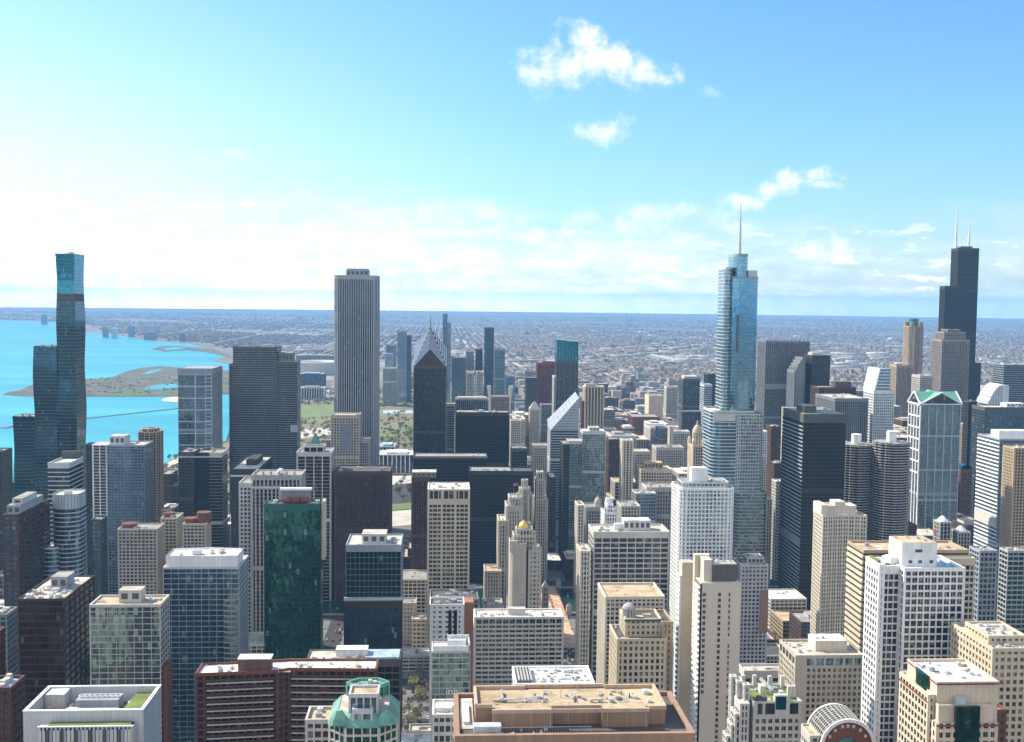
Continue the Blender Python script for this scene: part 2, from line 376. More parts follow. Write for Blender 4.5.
    def pent(s, x0, x1, y0, y1, z0, z1, mat='conc', roof='r_grey', louv=True):
        ph = s.box('penthouse', mat, x0, x1, y0, y1, z0, z1)
        s.box('roof', roof, x0-.2, x1+.2, y0-.2, y1+.2, z1, z1+.35).parent = ph
        if louv:
            n = max(1, min(5, int((x1-x0)/4)))
            for i in range(n):
                xa = x0+(x1-x0)*(i+.2)/n; xb = x0+(x1-x0)*(i+.8)/n
                m = MB(); m.box(xa-s.ox, xb-s.ox, y0-.08-s.oy, y0-s.oy, z0+(z1-z0)*.3, z0+(z1-z0)*.8); m.obj('louvre', 'dgrey', ph)
    def units(s, n, x0, x1, y0, y1, z, size=3.0, kinds=(0, 1, 2), hs=1.0, seed=0):
        r = random.Random(seed+int(abs(s.X0)*7+s.Y)); occ = []
        for _ in range(n*8):
            if len(occ) >= n: break
            u = size*r.uniform(.5, 1.25); x = r.uniform(x0+u*.6, x1-u*.6) if x1-x0 > u*1.3 else (x0+x1)/2; y = r.uniform(y0+u*.6, y1-u*.6) if y1-y0 > u*1.3 else (y0+y1)/2
            if any(abs(x-a) < (u+w_)*.65 and abs(y-b) < (u+w_)*.65 for a, b, w_ in occ): continue
            occ.append((x, y, u)); o = bpy.data.objects.new('roof_unit', unit_mesh(r.choice(kinds))); COL.objects.link(o); o.parent = s.root
            o.location = (x-s.ox, y-s.oy, z); o.rotation_euler.z = r.choice((0, math.pi/2, math.pi, -math.pi/2)); o.scale = (u, u*r.uniform(.6, 1.0), u*.55*hs)
    def mast(s, x, y, z0, z1, r0=.5, r1=.15, mat='mast_white', part='mast'):
        m = MB(); m.loft([[(px, py, z0) for px, py in ngon(x-s.ox, y-s.oy, r0, r0, 8)], [(px, py, z1) for px, py in ngon(x-s.ox, y-s.oy, r1, r1, 8)]]); return m.obj(part, mat, s.root)
    def own(s, part, mat, fn):
        m = MB(); fn(m); return m.obj(part, mat, s.root)
    def done(s):
        vs = [v for m in s.p.values() for v in m.v if v[2] > 8]
        if vs:
            cx, cy = s.root.location.x, s.root.location.y; HEROES[s.hi] = HEROES[s.hi][:5]+(cx+min(v[0] for v in vs), cx+max(v[0] for v in vs), cy+min(v[1] for v in vs), cy+max(v[1] for v in vs))
        for (part, mat, _), m in s.p.items():
            if m.v: m.obj(part, mat, s.root)
        s.wins.sort(key=lambda q: (q[0], q[1], q[2]))
        rest = MB(); rm = []; mats = None
        for i, (vis, _, c, nn, ww, wh, gl, fr) in enumerate(s.wins):
            if i < 100:
                o = bpy.data.objects.new('window', win_mesh(ww, wh, gl, fr)); COL.objects.link(o); o.parent = s.root
                o.location = (c[0]+nn[0]*.03, c[1]+nn[1]*.03, c[2]); o.rotation_euler.z = math.atan2(nn[0], -nn[1])
            else:
                t = (-nn[1], nn[0]); mats = gl
                rest.obox((c[0], c[1]), t, nn, -ww/2, ww/2, 0, .06, c[2]-wh/2, c[2]+wh/2)
        if rest.v: rest.obj('window', mats, s.root)['kind'] = 'stuff'
        return s
# ---------------------------------------------------------------- the setting
def np_mesh(name, V, Q, mat):
    me = bpy.data.meshes.new(name); me.vertices.add(len(V)); me.vertices.foreach_set('co', np.asarray(V, np.float32).ravel())
    nq, k = Q.shape; me.loops.add(nq*k); me.loops.foreach_set('vertex_index', Q.astype(np.int32).ravel())
    me.polygons.add(nq); me.polygons.foreach_set('loop_start', np.arange(0, nq*k, k, dtype=np.int32)); me.polygons.foreach_set('loop_total', np.full(nq, k, np.int32))
    me.materials.append(MATS[mat]); me.update(calc_edges=True); return me
def struct(name, me, kind='structure', label=None, cat=None, group=None):
    o = bpy.data.objects.new(name, me); COL.objects.link(o); return tag(o, label, cat, group, kind)
def boxes(cx, cy, w, d, h, z0):
    n = len(cx); V = np.zeros((n, 8, 3), np.float32); sx_ = [-1, 1, 1, -1]; sy_ = [-1, -1, 1, 1]
    for k in range(4):
        V[:, k, 0] = V[:, k+4, 0] = cx+sx_[k]*w/2; V[:, k, 1] = V[:, k+4, 1] = cy+sy_[k]*d/2
        V[:, k, 2] = z0-.5; V[:, k+4, 2] = z0+h
    q = np.array([[0, 1, 5, 4], [1, 2, 6, 5], [2, 3, 7, 6], [3, 0, 4, 7], [4, 5, 6, 7]])
    return V.reshape(-1, 3), (np.arange(n)[:, None, None]*8+q[None]).reshape(-1, 4)

# ground: one sheet out past the horizon, falling away with the curve of the earth
m, t, p = mk('city_ground'); P = pos(t); xy = t.v('MULTIPLY', P, (1, 1, 0))
def cells(sz, off): return t.white(t.v('FLOOR', t.v('ADD', t.v('DIVIDE', xy, (sz, sz*1.3, 1)), (off, off, 0))))[0]
pal = [(0, (.10, .08, .062)), (.30, (.15, .12, .095)), (.55, (.21, .17, .14)), (.74, (.27, .225, .19)), (.88, (.36, .30, .245)), (.95, (.52, .47, .41))]
big = t.noise(xy, .0011, 4.0, .6); mid = t.noise(xy, .006, 4.0, .6)
c1 = t.ramp(cells(26, .3), pal, 'CONSTANT'); c2 = t.ramp(cells(95, .6), pal, 'CONSTANT'); c3 = t.ramp(cells(420, .1), pal)
sep = t.new('ShaderNodeSeparateXYZ'); t.put(sep.inputs[0], P)
c = t.mix(.42, c1, c2); c = t.mix(t.m('MULTIPLY', mid, .55), c, (.13, .10, .07))
c = t.mix(.25, c, c3)
def lines(ax, period, wid):
    fr = t.m('FRACT', t.m('ADD', t.m('DIVIDE', ax, period), 500.5)); return t.m('LESS_THAN', fr, wid/period)
st_ = t.m('MAXIMUM', lines(sep.outputs[0], 101, 13), lines(sep.outputs[1], 201, 15))
st2 = t.m('MAXIMUM', lines(sep.outputs[0], 805, 26), lines(sep.outputs[1], 805, 26))
c = t.mix(t.m('MULTIPLY', st_, .5), c, (.16, .155, .15)); c = t.mix(t.m('MULTIPLY', st2, .75), c, (.27, .25, .23))
grn = t.rng(big, .56, .66); c = t.mix(t.m('MULTIPLY', grn, .7), c, (.10, .095, .05))
near = t.m('MAXIMUM', t.rng(sep.outputs[1], 2650, 2900), t.rng(sep.outputs[1], 60, -60)); asp = t.mix(t.noise(P, .3, 4.0), (.022, .022, .024), (.05, .05, .051))
t.put(p.inputs['Base Color'], t.mix(near, asp, c)); p.inputs['Roughness'].default_value = .95
rr_ = [0, 60, 150, 300, 600, 1000, 1500, 2000, 2500, 3000]
while rr_[-1] < 33000: rr_.append(rr_[-1]+min(600, 150+rr_[-1]*.03))
rr_ = np.array(rr_, float); NA = 360; an = np.linspace(0, 2*np.pi, NA, endpoint=False)
def polar(rs, A, lift):
    R_ = np.repeat(rs[:, None], A.shape[1], 1); Z = gz(R_)+lift
    return np.stack([R_*np.sin(A), R_*np.cos(A), Z], -1).reshape(-1, 3)
V = polar(rr_, np.repeat(an[None], len(rr_), 0), 0.0)
i, j = np.meshgrid(np.arange(len(rr_)-1), np.arange(NA), indexing='ij')
Q = np.stack([i*NA+j, (i+1)*NA+j, (i+1)*NA+(j+1) % NA, i*NA+(j+1) % NA], -1).reshape(-1, 4)
struct('ground', np_mesh('ground', V, Q[:, ::-1], 'city_ground'))

# lake
m, t, p = mk('lake_water'); P = pos(t)
n1 = t.rng(t.noise(t.v('MULTIPLY', P, (.0006, .0030, 0)), 1.0, 6.0, .65), .3, .7)
t.put(p.inputs['Base Color'], t.mix(n1, (.010, .26, .34), (.04, .41, .46))); p.inputs['Roughness'].default_value = .34; p.inputs['Specular IOR Level'].default_value = .28
bp = t.new('ShaderNodeBump'); bp.inputs['Strength'].default_value = .25; bp.inputs['Distance'].default_value = .4
t.put(bp.inputs['Height'], t.noise(P, .12, 4.0)); t.put(p.inputs['Normal'], bp.outputs[0])
coast = [(-160, 318.6), (0, 320.2), (55, 322), (72, 327), (86, 332.6), (104, 334), (122, 335.6), (150, 341), (187, 343.6), (215, 350), (229, 356), (212, 362), (233, 365), (236, 380), (234, 400), (231, 425), (226, 441), (203, 449), (180, 456), (165, 464), (110, 482), (50, 503), (-30, 520), (-120, 545)]
cp = [gnd(*q) for q in coast]; cr_r = np.array([math.hypot(*q) for q in cp]); ca = np.array([math.atan2(*q) for q in cp])
o_ = np.argsort(cr_r); lr, la = np.log(cr_r[o_]), ca[o_]
rs = np.exp(np.linspace(math.log(cr_r.min()), math.log(min(cr_r.max(), 32000)), 200))
right = np.interp(np.log(rs), lr, la); NL = 60
A = np.array([np.linspace(-1.75, r_, NL) for r_ in right]); V = polar(rs, A, .6)
i, j = np.meshgrid(np.arange(len(rs)-1), np.arange(NL-1), indexing='ij')
Q = np.stack([i*NL+j, i*NL+j+1, (i+1)*NL+j+1, (i+1)*NL+j], -1).reshape(-1, 4)
struct('lake_water', np_mesh('lake_water', V, Q, 'lake_water'))

def sheet(name, pts, mat, lift=.3, thick=0.0, pix=True):
    g_ = [gnd(*q) for q in pts] if pix else pts
    mb = MB(); zs = [float(gz(math.hypot(*q)))+lift for q in g_]
    if thick: mb.prism(g_, min(zs)-thick, 0, z1f=zs)
    else: mb.face([(x, y, z) for (x, y), z in zip(g_, zs)])
    # n-gons wind either way here; recalculated below
    me = mb.mesh(name, mat)
    if not thick and me.polygons[0].normal.z < 0: me.flip_normals()
    return struct(name, me)
def ground_mat(nm, a, b, scale=.02, c=None):
    m, t, p = mk(nm); P = pos(t); n = t.noise(P, scale, 5.0, .65)
    k = t.mix(t.rng(n, .35, .65), a, b)
    if c: k = t.mix(t.rng(t.noise(P, scale*.3, 4.0), .5, .62), k, c)
    t.put(p.inputs['Base Color'], k); p.inputs['Roughness'].default_value = .95
ground_mat('island_land', (.055, .055, .03), (.125, .105, .065), .012, (.085, .105, .035)); ground_mat('park_land', (.11, .105, .04), (.22, .175, .10), .02, (.17, .20, .06))
ground_mat('lawn', (.11, .16, .035), (.17, .20, .06), .03); ground_mat('sand', (.50, .42, .30), (.62, .54, .42), .03)
ground_mat('paving', (.12, .12, .115), (.19, .185, .175), .15); ground_mat('plaza_floor', (.42, .25, .16), (.60, .42, .30), .06)
ground_mat('prairie', (.14, .13, .06), (.24, .19, .12), .01, (.12, .13, .055)); ground_mat('pale_concrete', (.40, .37, .33), (.55, .51, .46), .03)
ground_mat('asphalt', (.022, .022, .024), (.045, .045, .046), .2); ground_mat('rail_yard', (.15, .125, .105), (.27, .23, .19), .02)

# the long low island and its neighbours in the lake
sheet('island', [(3, 395), (9, 392.5), (20, 391), (30, 386), (55, 383), (86, 379.5), (100, 379), (112, 377.5), (128, 371.5), (142, 368), (160, 366.5), (178, 368), (200, 370), (236, 371), (236, 394), (200, 395.5), (178, 396.5), (120, 396.8), (60, 396.5), (25, 396.5)], 'island_land', 2.0, 3.0)
sheet('pond', [(142, 374.5), (150, 371), (160, 369.5), (163, 370.2), (156, 372.5), (148, 374.7)], 'lake_water', 2.3)
sheet('pond', [(142, 389), (152, 386.5), (165, 385), (178, 384.5), (178, 388), (160, 390), (148, 390.3)], 'lake_water', 2.3)
sheet('island', [(161, 400), (170, 397.5), (180, 397), (200, 398), (200, 402.5), (176, 402.8), (166, 402)], 'sand', 1.8, 2.5)
sheet('island', [(152, 349.5), (160, 346.6), (178, 346.2), (214, 349.2), (229, 356.5), (229, 357.5), (205, 352.0), (186, 350.2), (165, 351.6)], 'island_land', 2.0, 3.0)
sheet('lagoon', [(162, 348.9), (175, 347.4), (188, 347.9), (180, 349.4), (168, 350.3)], 'lake_water', 2.4)
sheet('beach', [(165, 464.5), (180, 456.5), (200, 449.5), (200, 453), (183, 461), (168, 468)], 'sand', 1.0)
sheet('beach', [(118, 335.4), (150, 340.3), (190, 343.0), (230, 355.6), (233, 355.2), (192, 342.4), (150, 339.8), (120, 335.0)], 'prairie', 1.0)
a, b = gnd(84, 419), gnd(180, 408.5); mb = MB(); mb.beam((*a, 1.2), (*b, 1.2), 9, 2.4)
tag(mb.obj('breakwater', 'grey'), 'long thin grey stone breakwater running across the open lake', 'breakwater')
a, b = gnd(3, 428.5), gnd(13, 426.3); mb = MB(); mb.beam((*a, 1.2), (*b, 1.2), 12, 2.4)
tag(mb.obj('pier', 'grey'), 'short grey pier in the lake just east of the wavy glass tower', 'pier')
# park between the towers and the lake
sheet('park_ground', [(165, 470), (184, 462), (206, 451), (228, 442), (233, 425), (236, 402), (300, 399), (480, 395), (480, 470), (300, 490), (150, 520)], 'park_land', .25)
for q in ([(300, 406.5), (336, 405.5), (336, 416), (300, 418.5)], [(382, 437), (414, 435), (414, 430), (384, 430)], [(166, 493), (178, 491), (178, 503), (167, 505)], [(222, 492), (232, 491), (232, 499), (222, 500)], [(382, 505), (412, 503), (412, 509), (382, 511)]):
    sheet('lawn', q, 'lawn', .5)
for q in ([(298, 430), (336, 427), (336, 434), (298, 439)], [(298, 390), (333, 389), (333, 391.5), (298, 393)], [(166, 471), (178, 469), (178, 488), (164, 492)], [(381, 512), (412, 510), (412, 525), (381, 528)], [(380, 477), (414, 475), (414, 483), (380, 486)]):
    sheet('path', q, 'pale_concrete', .5)
sheet('pool', [(383, 410.5), (413, 410.5), (413, 413.5), (383, 413.8)], 'r_blue', .8)
# rail yards, field and pale roads south of the centre
sheet('field', [(612, 392), (628, 383.5), (665, 382), (690, 386), (690, 395), (655, 399), (640, 404), (620, 399)], 'prairie', .6)
sheet('rail_yard', [(560, 372), (604, 371), (640, 404), (676, 420), (676, 428), (620, 415), (590, 398)], 'rail_yard', .4)
def strip(name, pts, wid, mat, lift=.8):
    g_ = [gnd(*q) for q in pts]; mb = MB()
    for (x0, y0), (x1, y1) in zip(g_, g_[1:]):
        n = max(1, int(math.hypot(x1-x0, y1-y0)/800)); dx, dy = x1-x0, y1-y0; L = math.hypot(dx, dy); nx, ny = -dy/L*wid/2, dx/L*wid/2
        for k in range(n):
            a, b = k/n, (k+1)/n; pa, pb = (x0+dx*a, y0+dy*a), (x0+dx*b, y0+dy*b)
            za, zb = float(gz(math.hypot(*pa)))+lift, float(gz(math.hypot(*pb)))+lift
            mb.face([(pa[0]-nx, pa[1]-ny, za), (pb[0]-nx, pb[1]-ny, zb), (pb[0]+nx, pb[1]+ny, zb), (pa[0]+nx, pa[1]+ny, za)])
    me = mb.mesh(name, mat); struct(name, me)
strip('road', [(600, 371), (625, 386), (646, 402), (668, 412)], 26, 'pale_concrete')
strip('road', [(604, 349), (640, 352), (672, 359), (720, 361)], 60, 'pale_concrete', 1.2)
strip('road', [(452, 336), (470, 346), (490, 357), (520, 366)], 60, 'pale_concrete', 1.2)
strip('road', [(800, 362), (830, 372), (850, 384), (880, 392)], 34, 'pale_concrete', 1.0)
strip('road', [(500, 355), (540, 362), (590, 372), (640, 372)], 30, 'pale_concrete', 1.1)
# streets and pavements of the centre
NS = [(-700, 18), (-560, 9), (-430, 9), (-320, 8), (-207, 11), (-100, 8), (10, 8), (106, 14), (207, 8), (306, 10), (440, 10), (555, 10), (680, 10), (790, 11), (910, 10), (1030, 10), (1160, 12), (1290, 10), (1420, 10)]
EW = [(80, 8), (165, 9), (235, 11), (335, 9), (445, 9), (545, 9), (635, 9), (720, 9), (810, 9), (900, 9), (990, 8), (1085, 8), (1215, 13), (1330, 8), (1455, 9), (1590, 10), (1745, 10), (1865, 9), (2010, 9), (2155, 9), (2300, 9), (2430, 9), (2590, 14), (2720, 9)]
mb = MB(); BLOCKS = []
for (xa, wa), (xb, wb_) in zip(NS, NS[1:]):
    for (ya, va), (yb_, vb) in zip(EW, EW[1:]):
        if 1080 < ya < 1200: continue
        x0, x1, y0, y1 = xa+wa, xb-wb_, ya+va, yb_-vb
        if ya > 1580 and x1 < 110: continue
        if ya > 1200 and x1 < -440: continue
        mb.box(x0, x1, y0, y1, -.2, .15); BLOCKS.append((x0, x1, y0, y1))
mb.obj('pavement', 'paving')['kind'] = 'structure'
mb = MB()
for k in range(60):
    for xx in (101.5, 110.5):
        mb.face([(xx-.15, 300+k*14, .03), (xx+.15, 300+k*14, .03), (xx+.15, 306+k*14, .03), (xx-.15, 306+k*14, .03)])
for yy in [q[0] for q in EW if 300 < q[0] < 1100]:
    for k in range(9):
        for s_ in (-13, 13): mb.face([(94+k*3, yy+s_-1.5, .035), (95.4+k*3, yy+s_-1.5, .035), (95.4+k*3, yy+s_+1.5, .035), (94+k*3, yy+s_+1.5, .035)])
mb.obj('road_markings', 'white')['kind'] = 'structure'
m, t, p = mk('river_water'); p.inputs['Base Color'].default_value = (.012, .045, .036, 1); p.inputs['Roughness'].default_value = .12
mb = MB(); mb.face([(-700, 1098, .06), (1000, 1098, .06), (1000, 1196, .06), (-700, 1196, .06)]); mb.obj('river_water', 'river_water')['kind'] = 'structure'
mb = MB()
for y_ in (1096, 1196): mb.box(-430, 1000, y_, y_+2, -1, 1.2)
mb.obj('quay', 'conc')['kind'] = 'structure'
sheet('plaza', [(53, 985), (125, 985), (125, 1094), (53, 1094)], 'plaza_floor', .22, pix=False)
br = empty('bridge', (108, 1146, 0)); tag(br, 'river bridge with dark red railings and small stone bridge houses on the avenue', 'bridge')
mb = MB(); mb.box(-17, 17, -56, 56, .1, .9); mb.obj('deck', 'plaza_floor', br)
for sx_ in (-17, -5.5, 5.5, 17):
    mb = MB()
    for k in range(29): mb.box(sx_-.2, sx_+.2, -56+k*4, -55.6+k*4, .9, 2.4)
    mb.box(sx_-.15, sx_+.15, -56, 56, 2.4, 2.7); mb.box(sx_-.1, sx_+.1, -56, 56, 1.0, 1.5); mb.obj('railing', 'red', br)
for sx_ in (-20, 20):
    for sy_ in (-52, 52):
        mb = MB(); mb.box(sx_-2.6, sx_+2.6, sy_-3, sy_+3, .1, 8); h_ = mb.obj('bridge_house', 'lime', br)
        mb = MB(); mb.loft([[(sx_-3, sy_-3.4, 8), (sx_+3, sy_-3.4, 8), (sx_+3, sy_+3.4, 8), (sx_-3, sy_+3.4, 8)], [(sx_-1, sy_-1, 10.5), (sx_+1, sy_-1, 10.5), (sx_+1, sy_+1, 10.5), (sx_-1, sy_+1, 10.5)]]); mb.obj('roof', 'grey', h_)

# haze over the whole scene
m = bpy.data.materials.new('haze'); m.use_nodes = True; t = NT(m.node_tree); t.n.clear()
o_ = t.new('ShaderNodeOutputMaterial'); pv = t.new('ShaderNodeVolumePrincipled'); pv.inputs['Color'].default_value = (.25, .57, 1.0, 1); pv.inputs['Density'].default_value = 1/19000; pv.inputs['Anisotropy'].default_value = 0.0
t.l.new(pv.outputs[0], o_.inputs['Volume']); MATS['haze'] = m
hb = MB(); lowz = -1.5; hb.box(-35000, 35000, -35000, 35000, lowz, 545)
hz = hb.obj('haze', 'haze'); hz['kind'] = 'stuff'
# ---------------------------------------------------------------- towers beside the lake
def ring_bands(b, mat, rings_fn, z0, z1, fh, th, q, part='wall'):
    """floor edges that follow a changing plan; rings_fn(z) gives the plan in building coordinates"""
    m = b.mb(part, mat); n = max(1, round((z1-z0)/fh)); fh = (z1-z0)/n
    for k in range(n):
        z = z0+k*fh; P = b.L(rings_fn(z)); cx = sum(p[0] for p in P)/len(P); cy = sum(p[1] for p in P)/len(P)
        def off(e, zz):
            return [(x+(e if x > cx else -e), y+(e if y > cy else -e), zz) for x, y in P]
        m.loft([off(-.1, z), off(q, z), off(q, z+th), off(-.1, z+th)], cap=False)

def wavy(label, xl, xr, yt, d, amp, ph, z, dark=None):
    b = Bld('glass_skyscraper', label, 'skyscraper', xl, xr, yt, 1290, d, 575, z=z, auto=label.startswith('tallest'), group='wavy glass towers by the lake')
    seg = 48.0
    def plan(zz):
        e = amp*.6*math.cos(math.pi*(zz/seg+ph)); return rect(-e*.5, b.w+e*.5, -e*.5, b.d+e*.5)
    zs = [z*k/48 for k in range(49)]
    cut = dark or (9e9, 9e9); gm = b.mb('glazing', 'g_regis')
    zz_ = sorted(set(zs) | {q for q in cut if q < z})
    for za, zb in zip(zz_, zz_[1:]):
        if za >= cut[0]-.1 and zb <= cut[1]+.1: m_ = b.mb('open_floor', 'dgrey')
        elif za >= cut[1]-.1: m_ = b.mb('upper_glazing', 'g_teal')
        else: m_ = gm
        m_.loft([[(x, y, q) for x, y in b.L(plan(q))] for q in (za, zb)], cap=False)
    ring_bands(b, 'grey', plan, 4, z-3, 3.9, .32, .12)
    b.mb('roof', 'r_grey').face([(x, y, z-.5) for x, y in b.L(plan(z))])
    b.shaft(plan(z), z-2.2, z, S('steel', 'g_regis', 9, 9, .3, 0, .2), roof=None, core=False)
    b.units(4, 3, b.w-3, 3, b.d-3, z-.5, 4); return b
b = wavy('tallest wavy blue glass tower with a dark open floor near its top', 55.8, 84, 257, 34, 1.9, .15, 362, dark=(308, 317))
b.mast(b.w*.4, 15, 361, 367, .3, .2); b.done()
wavy('middle wavy dark teal glass tower joined to the tallest one', 33, 56.5, 346, 32, -1.9, .4, 257).done()
wavy('lowest wavy dark teal glass tower standing against its taller twins', 13, 34, 416, 30, 1.9, .1, 177).done()

def simple(name, label, cat, xl, xr, yt, Y, st, d=None, yb=600, xs=None, z=None, roof='r_grey', par=1.1, pent=None, units=3, us=4.0, done=True, group=None, kinds=(0, 1, 2)):
    b = Bld(name, label, cat, xl, xr, yt, Y, d, yb, xs, z, group)
    b.shaft(None, 0, b.z, st, roof, par)
    if pent: b.pent(b.w*pent[0], b.w*pent[1], b.d*pent[2], b.d*pent[3], b.z, b.z+pent[4], *(pent[5:]))
    if units: b.units(units, 2, b.w-2, b.d*.08, b.d*(.95 if not pent else pent[2]), b.z-.02, us)
    return b.done() if done else b

simple('glass_tower', 'slate tower with one pale stripe down its face at the edge of the lake', 'tower', -14, 12, 452, 1150, S('dgrey', 'g_dark', 3.4, 5, .25, .5, .2), 30, 545)
b = simple('glass_tower', 'dark tower with grey floor bands and a white patch on its sloping roof', 'tower', 48, 69, 464, 1000, S('alum', 'g_dark', 3.9, 30, 0, .9, .3), None, 495, xs=83, units=0, done=False)
b.box('roof_deck', 'r_white', b.w*.35, b.w*.95, b.d*.3, b.d*.7, b.z, b.z+.5); b.box('screen_wall', 'dgrey', 1, b.w-1, b.d*.86, b.d*.96, b.z, b.z+7); b.done()
# round white-banded tower with a pale crown
b = Bld('round_tower', 'curved glass tower with white floor bands and a tall pale metal crown', 'tower', 49, 89, 497, 800, 26, 575)
P = rrect(0, b.w, 0, b.d, 9, 6); b.shaft(P, 0, b.z-9, S('alum', 'g_blue', 3.2, 40, 0, .75, .45), roof=None)
zc = b.z-9; b.mb('crown', 'alum').prism(b.L(P), zc, b.z+1.5, top=False); b.mb('roof', 'r_pale').face([(x, y, b.z+.3) for x, y in b.L(P)])
b.shaft(P, zc, b.z+1.6, S('steel', 'g_blue', 30, 2.6, .35, 0, .25), roof=None, core=False)
b.shaft(ngon(0, 5, 7, 8, 16), 0, b.zp(548), S('alum', 'g_blue', 3.2, 40, 0, .75, .4), 'r_pale', .8)
b.units(4, 4, b.w-4, 4, b.d-4, b.z+.3, 4); b.done()
# brown-edged office with a window grid on its west side
b = Bld('office_tower', 'tower with brown brick corner and a stepped pale penthouse by the curved white tower', 'tower', 3.5, 18, 516, 750, None, 610, xs=49)
b.shaft(None, 0, b.z, S('brown', 'g_blue', 3.4, 5.0, 1.0, 1.1, .4), 'r_dark'); b.pent(b.w*.1, b.w, 4, b.d*.8, b.z, b.z+6, 'steel'); b.pent(b.w*.3, b.w, 8, b.d*.6, b.z+6.3, b.z+10, 'alum'); b.done()
simple('glass_tower', 'small dark tower block with a black cap in the shade beside the curved tower', 'tower', 91, 107, 521, 820, S('dgrey', 'g_blue', 3.3, 3, .4, .5, .3), 22, 575, units=1)
b = Bld('glass_tower', 'broad blue glass apartment tower with a white balcony column on its side', 'tower', 107, 153, 446, 1150, 34, 580)
b.shaft(None, 0, b.z, S('steel', 'g_blue', 3.1, 3.4, .2, .5, .2), 'r_pale'); b.pent(1, b.w*.43, 6, 26, b.z, b.z+9, 'alum', 'r_pale'); b.box('shaft_wing', 'alum', -8, -2, 4, 20, 0, b.z-2)
b.shaft(rect(-15, -1, 2, 24), 0, b.z+.5, S('white', 'g_dark', 3.1, 9, .9, .5, .5), 'r_pale', .6); b.units(3, b.w*.5, b.w-2, 4, 30, b.z, 4); b.done()
simple('glass_tower', 'slim dark glass tower just behind the white balcony column', 'tower', 86, 96, 445, 1250, S('dgrey', 'g_dark', 3.1, 3, .2, .4, .2), 30, 520, units=1)
b = Bld('round_tower', 'brown octagonal apartment tower with pale balcony bands near the beach', 'tower', 136, 165, 433, 1350, 34, 500)
b.shaft(rrect(0, b.w, 0, b.d, 10, 2), 0, b.z, S('tan', 'g_bronze', 3.0, 4, .5, .8, .5), 'r_pale'); b.shaft(rrect(4, b.w-4, 4, b.d-4, 8, 2), b.z, b.z+4, S('tan', 'g_bronze', 4, 3, .8, .6, .3), 'r_grey', .5); b.units(4, 8, b.w-8, 8, b.d-8, b.z+4, 4); b.done()
# beige grid hotel with round brown rooftop drums
st = S('beige', 'g_office', 3.0, 3.2, .9, 1.1, .35)
b = simple('hotel', 'beige gridded hotel block with a flat roof and one brown drum', 'hotel', 118, 164, 530, 950, st, 24, 600, units=2, done=False, group='beige hotel blocks with brown roof drums')
b.mb('roof_drum', 'brick').prism(ngon(7-b.ox, 10-b.oy, 6.5, 6.5, 20), b.z, b.z+4); b.done()
b = simple('hotel', 'middle beige gridded hotel block, set back, with a broad brown drum', 'hotel', 161, 183, 519, 985, st, 24, 560, units=1, done=False, group='beige hotel blocks with brown roof drums')
b.mb('roof_drum', 'brick').prism(ngon(5-b.ox, 10-b.oy, 5, 5, 20), b.z, b.z+4); b.done()
b = simple('hotel', 'beige hotel block carrying two brown drums, next to the gold-banded tower', 'hotel', 183, 211, 525, 945, st, 22, 600, units=0, done=False, group='beige hotel blocks with brown roof drums')
for cx, hh in ((.22, 4), (.8, 9)): b.mb('roof_drum', 'brick').prism(ngon(b.w*cx-b.ox, 12-b.oy, 6.2, 6.2, 20), b.z, b.z+hh)
b.done()
# glass tower with white crown
b = Bld('glass_tower', 'broad dark glass tower with a curved white rooftop screen', 'tower', 163.5, 248, 568, 640, 30, 690)
z = b.z; b.shaft(None, 0, z, S('alum', 'g_blue', 3.1, 4.4, .18, .35, .25), 'r_white', .6)
cp_ = [(1, 1.5), (b.w*.25, .6), (b.w*.5, .2), (b.w*.75, .6), (b.w-1, 1.5), (b.w-1, 20), (b.w*.5, 23), (1, 20)]
zt = b.zp(556); b.mb('rooftop_screen', 'white').prism(b.L(cp_), z+.2, zt, top=False); b.mb('roof', 'r_white').face([(x, y, zt-1) for x, y in b.L(cp_)])
b.units(4, 4, b.w-4, 4, 18, zt-1, 4)
for k in range(int(b.zp(592)/3.1)): b.box('balcony', 'conc', b.w-8, b.w-1.5, -1.6, -.2, k*3.1+.2, k*3.1+.8)
b.done()
# near the bottom edge on the lake side
b = Bld('office_tower', 'black-brown office block with stepped sunlight streaks on its side and pale cluttered roof', 'office block', 18.5, 64.4, 600, 560, None, 684, xs=94)
b.shaft(None, 0, b.z, S('bronze', 'g_bronze', 3.7, 7.5, .3, .8, .3), 'r_pale', .7); b.pent(b.w*.38, b.w*.75, b.d*.45, b.d*.7, b.z, b.z+6, 'steel'); b.units(14, 1.5, b.w-1.5, 2, b.d*.42, b.z, 3.4); b.units(5, 1.5, b.w-1.5, b.d*.72, b.d-2, b.z, 3); b.done()
b = Bld('glass_tower', 'pale green glass apartment block with a grey rooftop box, beside the black-brown office', 'apartment block', 90, 160, 606, 560, None, 686, xs=169)
b.shaft(None, 0, b.z, S('pconc', 'g_pale', 3.1, 4.2, .28, .4, .3), 'r_tan', .9); b.pent(b.w*.36, b.w*.68, b.d*.35, b.d*.8, b.z, b.z+6, 'pconc', 'r_pale'); b.units(4, b.w*.72, b.w-1, 2, b.d-3, b.z, 2.4)
b.box('brick_wing', 'brick', b.w+.5, b.w+3, 1, 12, 0, b.zp(668)); b.done()
b = Bld('low_block', 'white and grey hospital block with sunken roof court, green roof strips and striped front', 'hospital', 23, 143, 711, 400, 26, 742, auto=False)
z = b.z; w, d = b.w, b.d; fl = z-6.0
b.box('wall', 'pconc', 0, w-.5, .5, d-.5, 0, fl); b.box('roof', 'r_dark', .9, w-.9, .9, d-.9, fl, fl+.1)
for q, mm in ((rect(0, w, 0, .9), 'alum'), (rect(0, .9, .9, d), 'alum'), (rect(w-.9, w, .9, d), 'steel'), (rect(.9, w-.9, d-.8, d), 'alum')): b.own('parapet', mm, lambda m: m.prism(b.L(q), 0, z))
